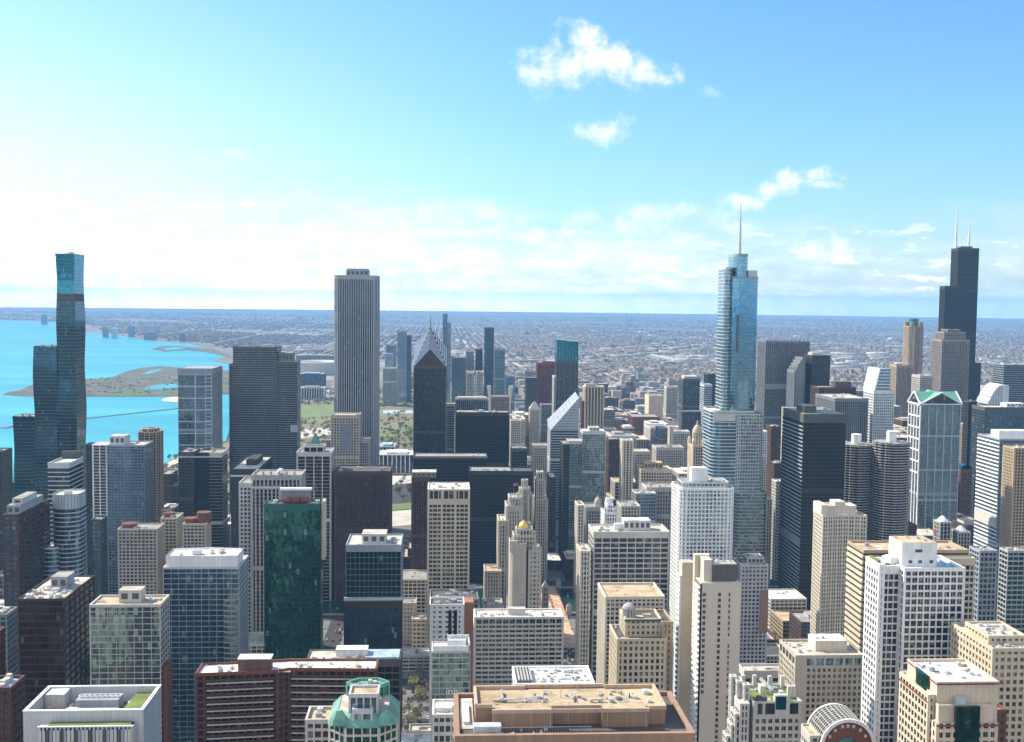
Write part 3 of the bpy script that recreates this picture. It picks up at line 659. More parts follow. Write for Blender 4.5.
for q in (rect(-.15, w+.15, -.15, 1.1), rect(-.15, 1.1, 1.1, d+.15), rect(w-1.1, w+.15, 1.1, d+.15), rect(1.1, w-1.1, d-1, d+.15)): b.own('coping', 'white', lambda m: m.prism(b.L(q), z, z+.35))
b.box('inner_wall', 'pconc', 1.2, w*.2, d-8, d-1.2, fl+.1, z-.5); b.box('inner_roof', 'r_white', 1.2, w*.2, d-8, d-1.2, z-.5, z-.3)
x0, x1, zt = b.xp(39, 726, -4.5), b.xp(132, 726, -4.5), b.zp(722)
b.shaft(rect(x0, x1, -4.5, -.05), 0, zt, S('alum', 'g_blue', 12, 1.5, .55, 0, .3), None); b.box('coping', 'white', x0-.5, x1+.5, -5.0, -4.3, zt, zt+.35); b.box('green_roof', 'r_green', x0+3, x1-.6, -4.2, -1.2, zt, zt+.5); b.box('terrace', 'r_white', x0, x0+2.8, -4.2, -.3, zt, zt+.15)
for k in range(26): b.box('louvre', ('alum', 'steel', 'dgrey', 'pconc')[k*7 % 4], x0+(x1-x0)*k/26, x0+(x1-x0)*(k+.8)/26, -5.2-(k % 3)*.05, -4.85, 0, zt-1)
b.box('green_roof', 'r_green', w*.79, w-1.2, d*.3, d-1.4, fl+.1, z-2.2); b.box('green_roof', 'r_green', w-5, w-1.2, 1.2, d*.29, fl+.1, z-1.4); b.box('walkway', 'r_white', w*.74, w*.775, 1.2, d-2, fl+.1, fl+1.6); b.box('planter', 'r_green', w-4, w-1.3, d-7, d-1.3, fl+.1, fl+2.2)
b.box('penthouse', 'steel', w*.33, w*.70, d*.52, d*.8, fl+.1, z-1.0); b.box('penthouse', 'pconc', w*.28, w*.71, d*.40, d*.515, fl+.1, fl+2.6); b.box('ramp', 'pconc', w*.24, w*.27, d*.1, d*.8, fl+.1, fl+1.5); b.box('roof_deck', 'r_tan', w*.08, w*.24, 2, d*.45, fl+.1, fl+.25)
for k in range(8):
    for cm, rr_f, zz in (('white', 1.15, .7), ('dgrey', .8, .75)): b.own('cooling_fan', cm, lambda m: m.prism(ngon(w*(.36+.045*k)-b.ox, d*.66-b.oy, rr_f, rr_f, 14), z-1.0, z-1.0+zz))
b.units(6, w*.04, w*.25, d*.2, d*.75, fl+.1, 2.2); b.units(3, w*.3, w*.7, 1.5, d*.35, fl+.1, 2.0); b.mast(w*.17, d-1, z, z+3, .06, .05, 'steel', 'antenna'); b.mast(w*.19, d-1, z, z+2.4, .06, .05, 'steel', 'antenna'); b.done()
simple('brick_block', 'low dark brown brick block with a blue roof beside the white hospital', 'building', -14, 24, 690, 450, S('brown', 'g_office', 3.6, 3.0, 1.1, 1.6, .4), 26, 742, roof='r_blue', units=4)
simple('low_block', 'small grey block with a pale roof beside the black-brown office', 'building', -12, 17, 616, 640, S('grey', 'g_green', 3.4, 3, .5, 1, .3), 30, 700, roof='r_pale', units=5)
simple('brick_block', 'red brick corner of a low block on the very edge beside a tan forecourt', 'building', -14, 4, 634, 560, S('brick', 'g_dark', 3.4, 3, .8, 1.2, .3), 20, 690, units=0)
# park-side towers
b = Bld('glass_tower', 'blue glass tower framed by a white lattice with a pale crown strip', 'tower', 178, 212, 369, 1450, None, 455, xs=222)
b.shaft(None, 0, b.z, S('steel', 'g_blue', 3.5, 3.2, .15, .3, .15), 'r_grey', .8); b.box('crown', 'steel', -.6, b.w+.6, -.8, b.d, b.z-7, b.z+.4)
for k in range(13):
    zz = b.z-8-15.2*k
    if zz > 0: b.box('lattice', 'alum', 0, b.w, -.55, -.2, zz, zz+1.3)
b.box('lattice', 'alum', b.w*.49, b.w*.52, -.65, -.2, 0, b.z-7)
for xx in (.79, .98): b.box('lattice', 'alum', b.w*xx, b.w*xx+.8, -.65, -.2, 0, b.z-7)
for k in range(int(b.z/5)): b.box('lattice', 'alum', b.w*.79, b.w*.98, -.6, -.2, k*5, k*5+.8)
b.done()
b = Bld('apartment_tower', 'wide dark tower with fine balcony bands and a lower wing on its side', 'tower', 233, 277, 347, 1500, 40, 480, auto=False)
st = S('grey', 'g_dark', 3.1, 40, 0, .9, .6); b.shaft(None, 0, b.z, S('grey', 'g_dark', 3.1, 40, 0, .95, .5), 'r_grey'); b.units(8, 2, b.w-2, 3, 30, b.z, 4)
b.shaft(rect(-6, .5, 4, 34), 0, b.zp(365), st); xw = b.xp(297, 363); b.shaft(rect(b.w-.5, xw, 3, 36), 0, b.zp(362), st); b.pent(b.w+1, b.xp(292, 360), 6, 28, b.zp(362), b.zp(353), 'grey')
b.box('stair_tower', 'pconc', xw-9, xw+.4, 2.2, 3, b.zp(432), b.zp(425)); b.done()
b = Bld('office_tower', 'dark slate tower with a notched front and golden window bands on its side', 'tower', 178.5, 197, 453, 1240, 40, 555, auto=False)
xr = b.xp(221.5, 455, 0); xm = b.xp(209, 455)
b.shaft(rect(0, b.w*.8, 0, 34), 0, b.z, S('dgrey', 'g_dark', 3.6, 3, .5, .8, .3)); b.shaft(rect(b.w*.8, xm, 7, 34), 0, b.z-1.5, S('black', 'g_black', 3.6, 5, .2, .6, .2))
b.shaft(rect(xm, xr, 3, 34), 0, b.z-1, S('sand', 'g_black', 3.6, 40, 0, .35, .25)); b.box('crown', 'alum', -.5, xr+.5, -.8, -.4, b.z-5, b.z-3.5); b.units(5, 2, xr-2, 8, 30, b.z, 5); b.done()
b = simple('office_tower', 'dark tower with a pale flat roof framing a black square hatch', 'tower', 231, 258, 470, 1150, S('black', 'g_dark', 3.6, 3, .4, .8, .3), None, 560, xs=272, roof='r_pale', units=0, done=False)
b.box('penthouse', 'black', b.w*.35, b.w*.75, b.d*.35, b.d*.8, b.z, b.z+6); b.box('parapet', 'alum', -.6, b.w+.6, -.8, -.4, b.z-7, b.z-5); b.done()
b = Bld('office_tower', 'grey tower with tall vertical piers stepping down in front of the dark balcony tower', 'tower', 252, 305, 476, 980, 30, 640)
st = S('conc', 'g_bronze', 3.6, 3.6, 1.3, .3, .7); b.shaft(None, 0, b.z, st); b.shaft(rect(b.xp(240, 482), .3, -4, 24), 0, b.zp(483), S('pconc', 'g_office', 3.6, 3.6, 1.2, 1.4, .4)); b.shaft(rect(b.w*.0+1, b.w*.6, -8, -.5), 0, b.zp(487), st)
b.own('dome', 'white', lambda m: m.loft([[(x, y, b.z+1.2+4*math.sin(a)) for x, y in ngon(b.w*.55-b.ox, 12-b.oy, 3.5*math.cos(a)+.01, 3.5*math.cos(a)+.01, 16)] for a in np.linspace(0, 1.5, 7)]))
for k in range(6): b.box('fin', 'conc', b.w*(.05+.16*k), b.w*(.05+.16*k)+1.4, .4, 3, b.z, b.z+4)
b.done()
b = Bld('office_tower', 'grey tower with white vertical lines and a white framed rooftop box', 'tower', 297, 334, 453, 1150, 34, 600)
b.shaft(None, 0, b.z, S('pconc', 'g_bronze', 3.6, 9.2, 1.0, .35, .5)); b.shaft(rect(b.w*.18, b.w*.78, 3, 20), b.z, b.z+6, S('alum', 'g_black', 6, 8, .9, .9, .3), 'r_dark', .6); b.done()
b = Bld('stone_tower', 'stone tower with a small steep green copper roof near the park', 'tower', 308, 323, 447, 1480, 18, 452)
b.shaft(None, 0, b.z, S('lime', 'g_office', 3.6, 3, 1, 1.2, .3)); zt = b.zp(434); b.own('copper_roof', 'green', lambda m: m.loft([[(x, y, b.z+1.2) for x, y in b.L(rect(2, b.w-2, 2, 14))], [(x, y, zt) for x, y in b.L(rect(b.w*.42, b.w*.58, 7.5, 8.5))]])); b.done()
b = Bld('glass_tower', 'bright green mirrored glass tower with red tanks on its roof', 'tower', 264, 323, 505, 700, 13, 665)
z = b.z; b.shaft(None, 0, z, S('dgreen', 'g_green', 3.3, 3.0, .10, .18, .12), 'r_dark', .8); b.box('canopy', 'white', b.w*.26, b.w*.82, 5, 9, z+8.4, z+9.8); b.box('canopy_wall', 'grey', b.w*.28, b.w*.8, 6, 8.5, z, z+8.4)
for k in range(3): b.own('roof_tank', 'red', lambda m: m.loft([[(b.w*(.33+.155*k)-b.ox+ (4.6*s_), 3.2-b.oy+1.9*math.cos(a), z+2.6+1.9*math.sin(a)) for a in np.linspace(0, 2*math.pi, 14, endpoint=False)] for s_ in (0, 1)]))
b.units(4, 1, b.w*.24, 2, 12, z, 3); b.units(3, b.w*.84, b.w-1, 2, 12, z, 3); b.box('side_panel', 'beige', b.w+.3, b.w+2.4, 1, 12, b.zp(560), b.zp(502)); b.done()
# brown brick bent slab
b = Bld('apartment_block', 'long brown brick apartment slab with bent front, balconies and a red rooftop box', 'apartment block', 196, 288, 675, 470, 16, 742)
z = b.z; xe = b.xp(376, 672, 5); dd = 8
poly = [(0, 0), (b.w*.92, 3.2), (b.w*1.05, 6), (xe, 4), (xe, 17), (b.w, 18), (b.w*.9, 17), (0, 13)]
b.shaft(poly, 0, z, S('brown', 'g_bronze', 3.0, 3.3, .7, .85, .45), 'r_white', 1.0, parw='brick'); b.pent(b.w*.46, b.w*.84, 4.5, 11, z, z+5.2, 'brick', 'r_white')
mbk = b.mb('balcony', 'pconc')
for k in range(2, int(z/3.0)):
    for x0, x1, y0, y1 in ((b.w*.12, b.w*.88, .45, 3.1), (b.w*1.08, xe*.96, 5.9, 4.1)):
        A_ = (x0-b.ox, y0-b.oy); Lx = math.hypot(x1-x0, y1-y0); t_ = ((x1-x0)/Lx, (y1-y0)/Lx); mbk.obox(A_, t_, (t_[1], -t_[0]), 0, Lx, .1, 1.3, k*3.0, k*3.0+.25)
b.units(5, 1, b.w*.42, 2, 12, z, 2.2, seed=3); b.units(10, b.w*1.05, xe-1, 6, 15, z, 2.0, seed=5); b.done()
# copper-roofed tower at the bottom edge
b = Bld('copper_roof_tower', 'tower with green copper mansard roofs around a pale octagonal top', 'tower', 328, 396, 722, 385, 30, 742)
z = b.z; w = b.w; d = b.d
oc = lambda x0, x1, y0, y1, c: [(x0+c, y0), (x1-c, y0), (x1, y0+c), (x1, y1-c), (x1-c, y1), (x0+c, y1), (x0, y1-c), (x0, y0+c)]
b.shaft(oc(0, w, 0, d, 6), 0, z-2, S('pconc', 'g_green', 3.3, 3.2, .5, .8, .3), roof=None)
b.own('copper_roof', 'r_copper', lambda m: m.loft([[(x, y, z-2) for x, y in b.L(oc(-.6, w+.6, -.6, d+.6, 6))], [(x, y, z+2) for x, y in b.L(oc(3, w-3, 3, d-3, 5))]], cap=False))
b.mb('roof', 'r_pale').face([(x, y, z+1.8) for x, y in b.L(oc(3, w-3, 3, d-3, 5))])
b.shaft(rect(w*.3, w*.72, 4, 13), z-2, z+8, S('alum', 'g_pale', 10, 2.6, .5, 0, .3), 'r_tan', .8); b.shaft(rect(w*.36, w*.64, 1.5, 5), z-9, z+3, S('alum', 'g_pale', 4, 3, .5, .4, .3), 'r_white', 1.2)
b.shaft(oc(w*.2, w*.85, 18, d-4, 4), z+1.8, z+6, S('green', 'g_green', 4.2, 3, .5, .5, .3), 'r_copper', .9); b.units(4, w*.35, w*.7, 20, d-7, z+6, 2.6); b.box('roof_deck', 'r_tan', w*.28, w*.74, 13.5, 18, z+1.8, z+3.2)
for sx_ in (.08, .78): b.own('copper_roof', 'r_copper', lambda m: m.loft([[(x, y, z-1) for x, y in b.L(oc(w*sx_-2, w*sx_+5, -1.2, 6, 1.6))], [(x, y, z+3.5) for x, y in b.L(oc(w*sx_+.4, w*sx_+2.6, 1.6, 3.4, .5))]]))
b.done()
b = simple('low_block', 'small tan flat-roofed block in front of the long brown brick slab', 'building', 306, 330, 722, 400, S('pconc', 'g_office', 3.4, 3, .7, 1.1, .3), 13, 742, roof='r_tan', units=3, us=2.4)
b = Bld('low_block', 'flat block with blue and white roof strips between brick slab and mirrored office', 'building', 307, 400, 660, 560, 16, 690)
b.shaft(None, 0, b.z, S('dgrey', 'g_black', 3.6, 4, .3, .8, .3), 'r_pale', .5); b.box('roof_deck', 'r_blue', b.w*.62, b.w-.5, 1, 14, b.z, b.z+1); b.pent(b.w*.3, b.w*.64, 5, 12, b.z, b.z+3.5, 'white', 'r_white', False); b.units(6, 1, b.w*.6, 1, 5, b.z, 2.2); b.done()
b = Bld('glass_office', 'mirrored teal office block with a pale rooftop box reflecting its neighbours', 'office block', 346, 401, 546, 720, 34, 652)
b.shaft(None, 0, b.z, S('steel', 'g_regis', 3.8, 3, .12, .22, .15), 'r_pale', .9); b.pent(b.w*.28, b.w*.72, 5, 20, b.z, b.z+6.5, 'alum', 'r_pale'); b.units(4, b.w*.74, b.w-1, 3, 26, b.z, 4)
b.box('ledge', 'alum', -1.2, b.w+1.2, -1.6, 0, b.zp(600), b.zp(597)); b.shaft(rect(-1, b.w+1, -3, -.2), 0, b.zp(601), S('black', 'g_blue', 3.8, 3, .1, .15, .12), 'r_pale', .3); b.done()
# ---------------------------------------------------------------- towers in the middle
b = Bld('white_skyscraper', 'tallest pale grey tower with thin vertical stripes and a small rooftop box', 'skyscraper', 334.5, 379.5, 277, 1480, 56, 470, z=345)
z = b.z; w = b.w; c = 4; P = [(c, 0), (w-c, 0), (w, c), (w, 56-c), (w-c, 56), (c, 56), (0, 56-c), (0, c)]
b.shaft(P, 0, z-4, S('stripe', 'g_dark', 3.9, 2.9, 1.15, 0, .6), roof=None); b.mb('crown', 'stripe').prism(b.L([(x+(.65 if x > w/2 else -.65), y+(.65 if y > 28 else -.65)) for x, y in P]), z-4.5, z+.8, top=False)
b.mb('roof', 'r_grey').face([(x, y, z-.3) for x, y in b.L(P)]); b.pent(w*.25, w*.78, 16, 40, z-.3, z+8, 'steel'); b.box('railing', 'steel', w*.27, w*.76, 17, 39, z+8, z+10)
b.mast(w*.45, 25, z+8, b.zp(261), .5, .2); b.done()
b = Bld('stone_tower', 'beige stone tower with stepped shoulders standing in front of the striped skyscraper', 'tower', 331, 361, 416, 1400, 30, 480)
st = S('beige', 'g_office', 3.4, 3.4, 1.3, 1.2, .4); b.shaft(None, 0, b.z, st, 'r_pale', 1.5); zz = b.zp(441)
b.shaft(rect(b.xp(326, 441), -.5, 4, 32), 0, zz, S('conc', 'g_dark', 3.3, 3, .8, 1, .4)); b.shaft(rect(b.w+.5, b.xp(369, 441), 4, 32), 0, zz, S('conc', 'g_dark', 3.3, 3, .8, 1, .4)); b.box('bay_window', 'grey', b.w*.34, b.w*.7, -.8, -.4, b.zp(452), b.zp(424))
for xx in (.06, .94): b.box('finial', 'beige', b.w*xx-1.4, b.w*xx+1.4, 1, 4, b.z, b.z+3.4)
b.done()
b = simple('brown_tower', 'broad dark brown tower with fine vertical ribs below the striped skyscraper', 'tower', 335, 390, 472, 1150, S('brown', 'g_bronze', 3.7, 2.3, 1.0, .35, .6), 42, 550, roof='r_dark', units=5)
# tower with chevron gables and a spire
b = Bld('spire_tower', 'dark granite tower with stepped pale chevron gables rising to a needle spire', 'skyscraper', 414, 446, 364, 1560, 44, 460)
w, d = b.w, b.d; zs, zg, za = b.zp(366), b.zp(348), b.zp(327, None, 22)
b.shaft(None, 0, zs, S('dgrey', 'g_bronze', 3.8, 3.0, .8, .4, .5), roof=None)
co = b.L(rect(0, w, 0, d)); ap = (0, 0, za); md = [((co[k][0]+co[(k+1) % 4][0])/2, (co[k][1]+co[(k+1) % 4][1])/2) for k in range(4)]
for k in range(4):
    A_, B_, M_ = (*co[k], zs), (*co[(k+1) % 4], zs), (*md[k], zg)
    b.mb('gable', 'brown').face([A_, B_, M_]); b.mb('pyramid_roof', 'g_blue').face([B_, ap, M_]); b.mb('pyramid_roof', 'g_blue').face([A_, M_, ap])
    lr_ = lambda p, q, u: tuple(p[i]+(q[i]-p[i])*u for i in range(3))
    for u in np.linspace(0, .86, 8):
        for C_ in (A_, B_): b.mb('chevron_band', 'alum').beam(lr_(C_, ap, u), lr_(M_, ap, u), 1.6, 1.3)
for fx in np.linspace(.2, .8, 7): b.box('gable_rib', 'dgrey', w*fx-.4, w*fx+.4, -.5, -.05, zs, zs+(zg-zs)*(1-abs(fx-.5)*2))
b.mast(w/2, d/2, za-2, b.zp(314, None, 22), 1.6, .15, 'steel', 'spire'); b.done()
b = simple('apartment_tower', 'very slim grey tower rising just behind the spire tower', 'tower', 443, 447.5, 314, 2900, S('steel', 'g_blue', 3.3, 3, .2, .5, .2), 30, 400, units=0, done=False)
b.shaft(rect(b.w, b.xp(451, 322), 0, 28), 0, b.zp(323), S('steel', 'g_sky', 3.3, 3, .2, .5, .2)); b.done()
b = Bld('office_tower', 'tall grey slab with pale vertical piers behind the flat black office block', 'office tower', 456, 488, 400, 1600, 40, 415); b.shaft(None, 0, b.z, S('grey', 'g_office', 3.8, 3, .9, .3, .5), 'r_pale'); b.box('penthouse', 'conc', 2, b.w-2, 8, 30, b.z, b.z+3)
b.shaft(rect(b.xp(446, 405), -2, 6, 30), 0, b.zp(405), S('lime', 'g_office', 3.4, 30, 1.2, 1.5, .4)); b.done()
simple('black_office', 'flat-topped black office block in front of the grey slab with piers', 'office tower', 456, 509, 413, 1480, S('black', 'g_black', 3.7, 2.6, .25, .5, .3), 36, 470, roof='r_grey', units=6, us=5)
b = simple('black_office', 'low wide black slab with a thin pale roof edge behind the beige gridded tower', 'office tower', 414, 487, 457, 1300, S('black', 'g_black', 3.7, 2.6, .25, .6, .3), 30, 480, units=3, done=False)
b.box('cornice', 'grey', -.8, b.w+.8, -1, -.5, b.z-1, b.z+1.2); b.done()
b = simple('brown_tower', 'narrow dark brown ribbed tower with roof machinery beside the beige gridded tower', 'tower', 412, 428.5, 478, 1080, S('brown', 'g_bronze', 3.7, 2.3, 1.0, .3, .6), 30, 575, units=0, done=False)
b.pent(0, b.xp(436, 478), 3, 20, b.z, b.z+5, 'grey', 'r_pale'); b.done()
st = S('sand', 'g_office', 3.7, 3.9, .55, 1.25, .8); b = Bld('beige_tower', 'beige gridded office tower with deep dark windows and a white roof', 'office tower', 428.5, 469, 490, 950, 36, 592)
b.shaft(None, 0, b.z-9, st, None); b.shaft(None, b.z-9, b.z, S('sand', 'g_office', 9, 4.2, .7, 1.4, .9), 'r_white', .8)
for k in range(4): b.box('pier', 'sand', b.w*k/3-.9, b.w*k/3+.9, -1.1, -.3, 0, b.z)
b.units(7, 2, b.w-2, 4, 32, b.z, 3.6); b.done()
b = Bld('black_office', 'black steel office tower with a low black annex behind the gothic stone towers', 'office tower', 470, 512, 472, 1220, 36, 575)
st = S('black', 'g_black', 3.7, 2.0, .22, .55, .3); b.shaft(None, 0, b.z, st, 'r_grey', 1.4); b.shaft(rect(b.w+.4, b.xp(533, 472), 3, 34), 0, b.z-.6, st, 'r_dark', 1.2); b.units(8, 4, b.w-6, 5, 32, b.z, 3.4); b.done()
# arch-topped and older towers further down the park edge
b = Bld('arched_block', 'pale pink building with two tall flared corner piers', 'building', 488.5, 511, 393, 2350, 30, 412)
b.shaft(rect(2, b.w-2, 2, 28), 0, b.z-8, S('rose', 'g_office', 3.6, 4, 1, 1.2, .3), 'r_pale')
for k in (0, 1):
    xa = b.w*k; b.own('corner_pier', 'cream', lambda m: m.loft([[(x, y, q) for x, y in b.L(rect(xa-e if k == 0 else xa-4, xa+4 if k == 0 else xa+e, 0, 8))] for q, e in ((0, 0), (b.zp(404), 0), (b.zp(391), 3), (b.zp(386), 5))]))
b.done()
simple('stone_block', 'curved-corner pale stone block with arched top below the flared piers', 'building', 510, 521, 421, 1750, S('cream', 'g_office', 3.6, 3.4, 1.2, 1.2, .3), 24, 450, units=2)
simple('office_tower', 'dark glassy low block in shade behind the black steel annex', 'office block', 510.5, 527, 449, 1420, S('dgrey', 'g_black', 3.7, 3, .4, .8, .3), 26, 475, units=5)
b = simple('red_tower', 'plain deep red office tower beside the teal-topped glass tower', 'skyscraper', 536, 556, 364.5, 2350, S('red', 'g_bronze', 3.8, 3.0, 1.2, 1.0, .4), 34, 410, z=183, units=0, done=False)
b.box('penthouse', 'red', b.w*.3, b.w*.9, 6, 24, b.z, b.z+4); b.done()
simple('office_tower', 'dark grey office slab standing just east of the deep red tower', 'office tower', 525, 537, 378, 2300, S('dgrey', 'g_dark', 3.8, 3, .4, .8, .3), 34, 410, units=1)
b = Bld('glass_skyscraper', 'dark glass tower whose top storeys are bright teal beside the deep red tower', 'skyscraper', 555, 578.5, 341, 1900, 34, 430)
zc = b.zp(361); b.shaft(None, 0, zc, S('dgrey', 'g_dark', 3.3, 3, .2, .8, .3), roof=None); P = b.L(rect(0, b.w, 0, 34)); b.mb('crown_glazing', 'g_teal').prism(P, zc, 0, z1f=[b.z+2.5, b.z-1, b.z-1, b.z+2.5])
for k in range(9): b.box('mullion', 'steel', b.w*k/8-.15, b.w*k/8+.15, -.25, 0, 0, b.z-1)
b.shaft(rect(-4, -.4, 2, 30), 0, b.zp(377), S('pconc', 'g_office', 3.3, 3, .8, 1.2, .3)); b.done()
b = Bld('stone_tower', 'slender old stone tower with a small pyramid top south of the river', 'tower', 529, 540, 409, 1900, 20, 460)
b.shaft(None, 0, b.z, S('lime', 'g_office', 3.5, 2.6, 1.2, 1.0, .3), None); b.own('pyramid_roof', 'conc', lambda m: m.loft([[(x, y, b.z) for x, y in b.L(rect(-.5, b.w+.5, -.5, 20.5))], [(x, y, b.z+12) for x, y in b.L(rect(b.w*.4, b.w*.6, 9, 11))]])); b.done()
simple('stone_tower', 'pale cream office tower with narrow windows behind the slim stone campanile tower', 'tower', 531.5, 547, 446, 1560, S('cream', 'g_office', 3.5, 2.8, 1.1, 1.0, .3), 26, 480, units=2)
simple('office_tower', 'greyish older slab between the red tower and the slanted diamond roof', 'office tower', 540, 552, 405, 2050, S('grey', 'g_office', 3.6, 3, 1, 1, .3), 26, 440, units=1)
# slanted diamond-roof tower
b = Bld('slant_roof_tower', 'white-banded tower whose roof slopes as one big diamond', 'tower', 547.5, 578.5, 430, 1600, 46, 560)
w = b.w; za = b.zp(431); zb = b.zp(401); P = rect(0, w, 0, b.d)
b.shaft(P, 0, za, S('alum', 'g_dark', 3.7, 60, 0, 1.2, .4), roof=None)
m = b.mb('roof_slope', 'steel'); q = b.L(P); zz_ = [za, zb+4, zb+10, za+12]
m.prism(q, za, 0, z1f=zz_)
mw = b.mb('roof_band', 'alum'); lr2 = lambda p, r_, u: tuple(p[i]+(r_[i]-p[i])*u for i in range(3))
c4 = [(*q[k], zz_[k]+.4) for k in range(4)]
for u in np.linspace(.06, .94, 9): mw.beam(lr2(c4[0], c4[1], u), lr2(c4[3], c4[2], u), .9, .5)
for k in range(1, 12):
    zq = za+(zb+4-za)*k/12; mw.box(w*k/12-b.ox, w-b.ox, -.4-b.oy, -b.oy, zq, zq+1.3)
b.box('edge_beam', 'white', -.8, .2, -.9, -.3, 0, za); mw.beam(c4[0], c4[1], 1.6, 1.6); mw.beam(c4[0], c4[3], 1.6, 1.6); b.done()
b = Bld('apartment_tower', 'cream and dark striped apartment tower with a flat double top', 'tower', 583, 604, 387, 1750, 26, 445)
b.shaft(None, 0, b.z, S('sand', 'g_dark', 3.2, 5.2, 1.6, .5, .5), 'r_pale'); b.shaft(rect(-4, -.3, 4, 24), 0, b.zp(402), S('brick', 'g_dark', 3.2, 3, 1, 1, .3)); b.shaft(rect(-8, -3, 6, 26), 0, b.zp(425), S('cream', 'g_dark', 3.2, 3, 1, 1, .3)); b.pent(b.w*.05, b.w*.6, 4, 18, b.z, b.z+4, 'cream'); b.done()
b = Bld('glass_tower', 'pale blue-green mirrored glass tower with a stepped west side', 'tower', 580, 605.5, 432, 1380, 30, 545)
b.shaft(None, 0, b.z, S('alum', 'g_pale', 3.3, 3, .14, .3, .15), 'r_white'); b.shaft(rect(b.xp(569, 440), -.3, 3, 28), 0, b.zp(442), S('alum', 'g_pale', 3.3, 3, .14, .3, .15), 'r_pale'); b.pent(b.w*.3, b.w*.75, 5, 20, b.z, b.z+5, 'pconc', 'r_pale'); b.done()
simple('dark_tower', 'narrow near-black tower between the diamond roof and the mirrored green tower', 'tower', 560, 569.5, 445, 1310, S('dgrey', 'g_black', 3.6, 3, .2, .6, .2), 40, 560, units=1)
simple('dark_tower', 'dark slab in shade with a pale cap deep in the avenue canyon', 'tower', 547, 556, 478, 1330, S('dgrey', 'g_dark', 3.6, 3, .4, .8, .3), 40, 560, units=1, roof='r_white')
b = Bld('stone_tower', 'tall slim limestone tower with a stepped top at the end of the avenue', 'tower', 534, 548, 480, 1235, 30, 580)
st = S('lime', 'g_office', 3.6, 2.6, 1.3, .8, .45); b.shaft(None, 0, b.zp(500), st, 'r_pale'); b.shaft(rect(.5, b.w-3, 3, 24), 0, b.zp(481), st, 'r_pale'); b.shaft(rect(2, b.w-5, 6, 20), b.zp(481), b.zp(474), S('lime', 'g_office', 6, 2.6, 1.3, 1.5, .4), 'r_white', 1.5)
for k in range(4): b.box('ornament', 'lime', 1+k*2.6, 2+k*2.6, 2.6, 3.4, b.zp(481), b.zp(478.5))
b.done()
# gothic tower
b = Bld('gothic_tower', 'gothic limestone tower with flying buttresses around its small octagonal crown', 'tower', 498, 533, 545, 1010, 34, 598)
st = S('lime', 'g_office', 3.6, 2.5, 1.35, .7, .6); w = b.w; X = lambda x: b.xp(x, 520)
b.shaft(rect(X(499), X(508), 0, 30), 0, b.zp(522), st, 'r_pale', 1.4); b.shaft(rect(X(507), X(522), 2, 30), 0, b.zp(508), st, 'r_pale', 1.6); b.shaft(rect(X(510), X(521), 6, 26), b.zp(508), b.zp(500), st, 'r_pale', 1.6)
b.shaft(ngon((X(519)+X(532))/2, 16, 5.2, 6, 8, math.pi/8), 0, b.zp(491), S('lime', 'g_office', 6, 2.4, .9, .8, .5), 'r_pale', 1.2); b.shaft(ngon((X(519)+X(532))/2, 16, 3.0, 3.4, 8, math.pi/8), b.zp(491), b.zp(483), S('lime', 'g_office', 6, 2, .7, 1.2, .3), 'r_pale', 1.0)
b.shaft(rect(X(521), X(533), 4, 30), 0, b.zp(545), st, 'r_pale', 1.4); b.box('glass_canopy', 'g_sky', X(526), X(530), 9.0, 9.4, b.zp(499), b.zp(494.5))
for k in range(8):
    a = math.pi/8+k*math.pi/4; cx_, cy_ = (X(519)+X(532))/2-b.ox, 16-b.oy
    p0 = (cx_+7.6*math.cos(a), cy_+8*math.sin(a)); p1 = (cx_+4.6*math.cos(a), cy_+5*math.sin(a)); zb_ = b.zp(500)
    b.mb('buttress', 'lime').prism(ngon(*p0, .8, .8, 6), 0, zb_); b.mb('buttress', 'lime').beam((*p0, zb_-1), (*p1, b.zp(492)), .8, 1.2); b.mb('pinnacle', 'lime').loft([[(x, y, zb_) for x, y in ngon(*p0, .9, .9, 6)], [(x, y, zb_+5) for x, y in ngon(*p0, .06, .06, 6)]])
for x_, y_ in ((499.5, 522), (503, 522), (507.5, 522), (508, 508), (511, 508), (514, 508), (518, 508), (521.5, 508), (511, 500), (515, 500), (520, 500)):
    cx_ = X(x_)-b.ox; zz = b.zp(y_); b.mb('pinnacle', 'lime').loft([[(x, y, zz) for x, y in ngon(cx_, 1.5-b.oy+(4 if y_ == 500 else 2 if y_ == 508 else 0), .8, .8, 6)], [(x, y, zz+6) for x, y in ngon(cx_, 1.5-b.oy+(4 if y_ == 500 else 2 if y_ == 508 else 0), .1, .1, 6)]])
b.mast(X(514), 10, b.zp(500), b.zp(484), .2, .1, 'steel', 'flagpole'); b.box('flag', 'rose', X(514), X(514)+4.2, 9.9, 10, b.zp(487.5), b.zp(485)); b.done()
simple('stone_block', 'low limestone wing with a corner turret beside the gothic tower', 'building', 485, 501, 572, 1000, S('lime', 'g_office', 3.6, 2.6, 1.3, .9, .4), 26, 600, units=2, roof='r_tan')
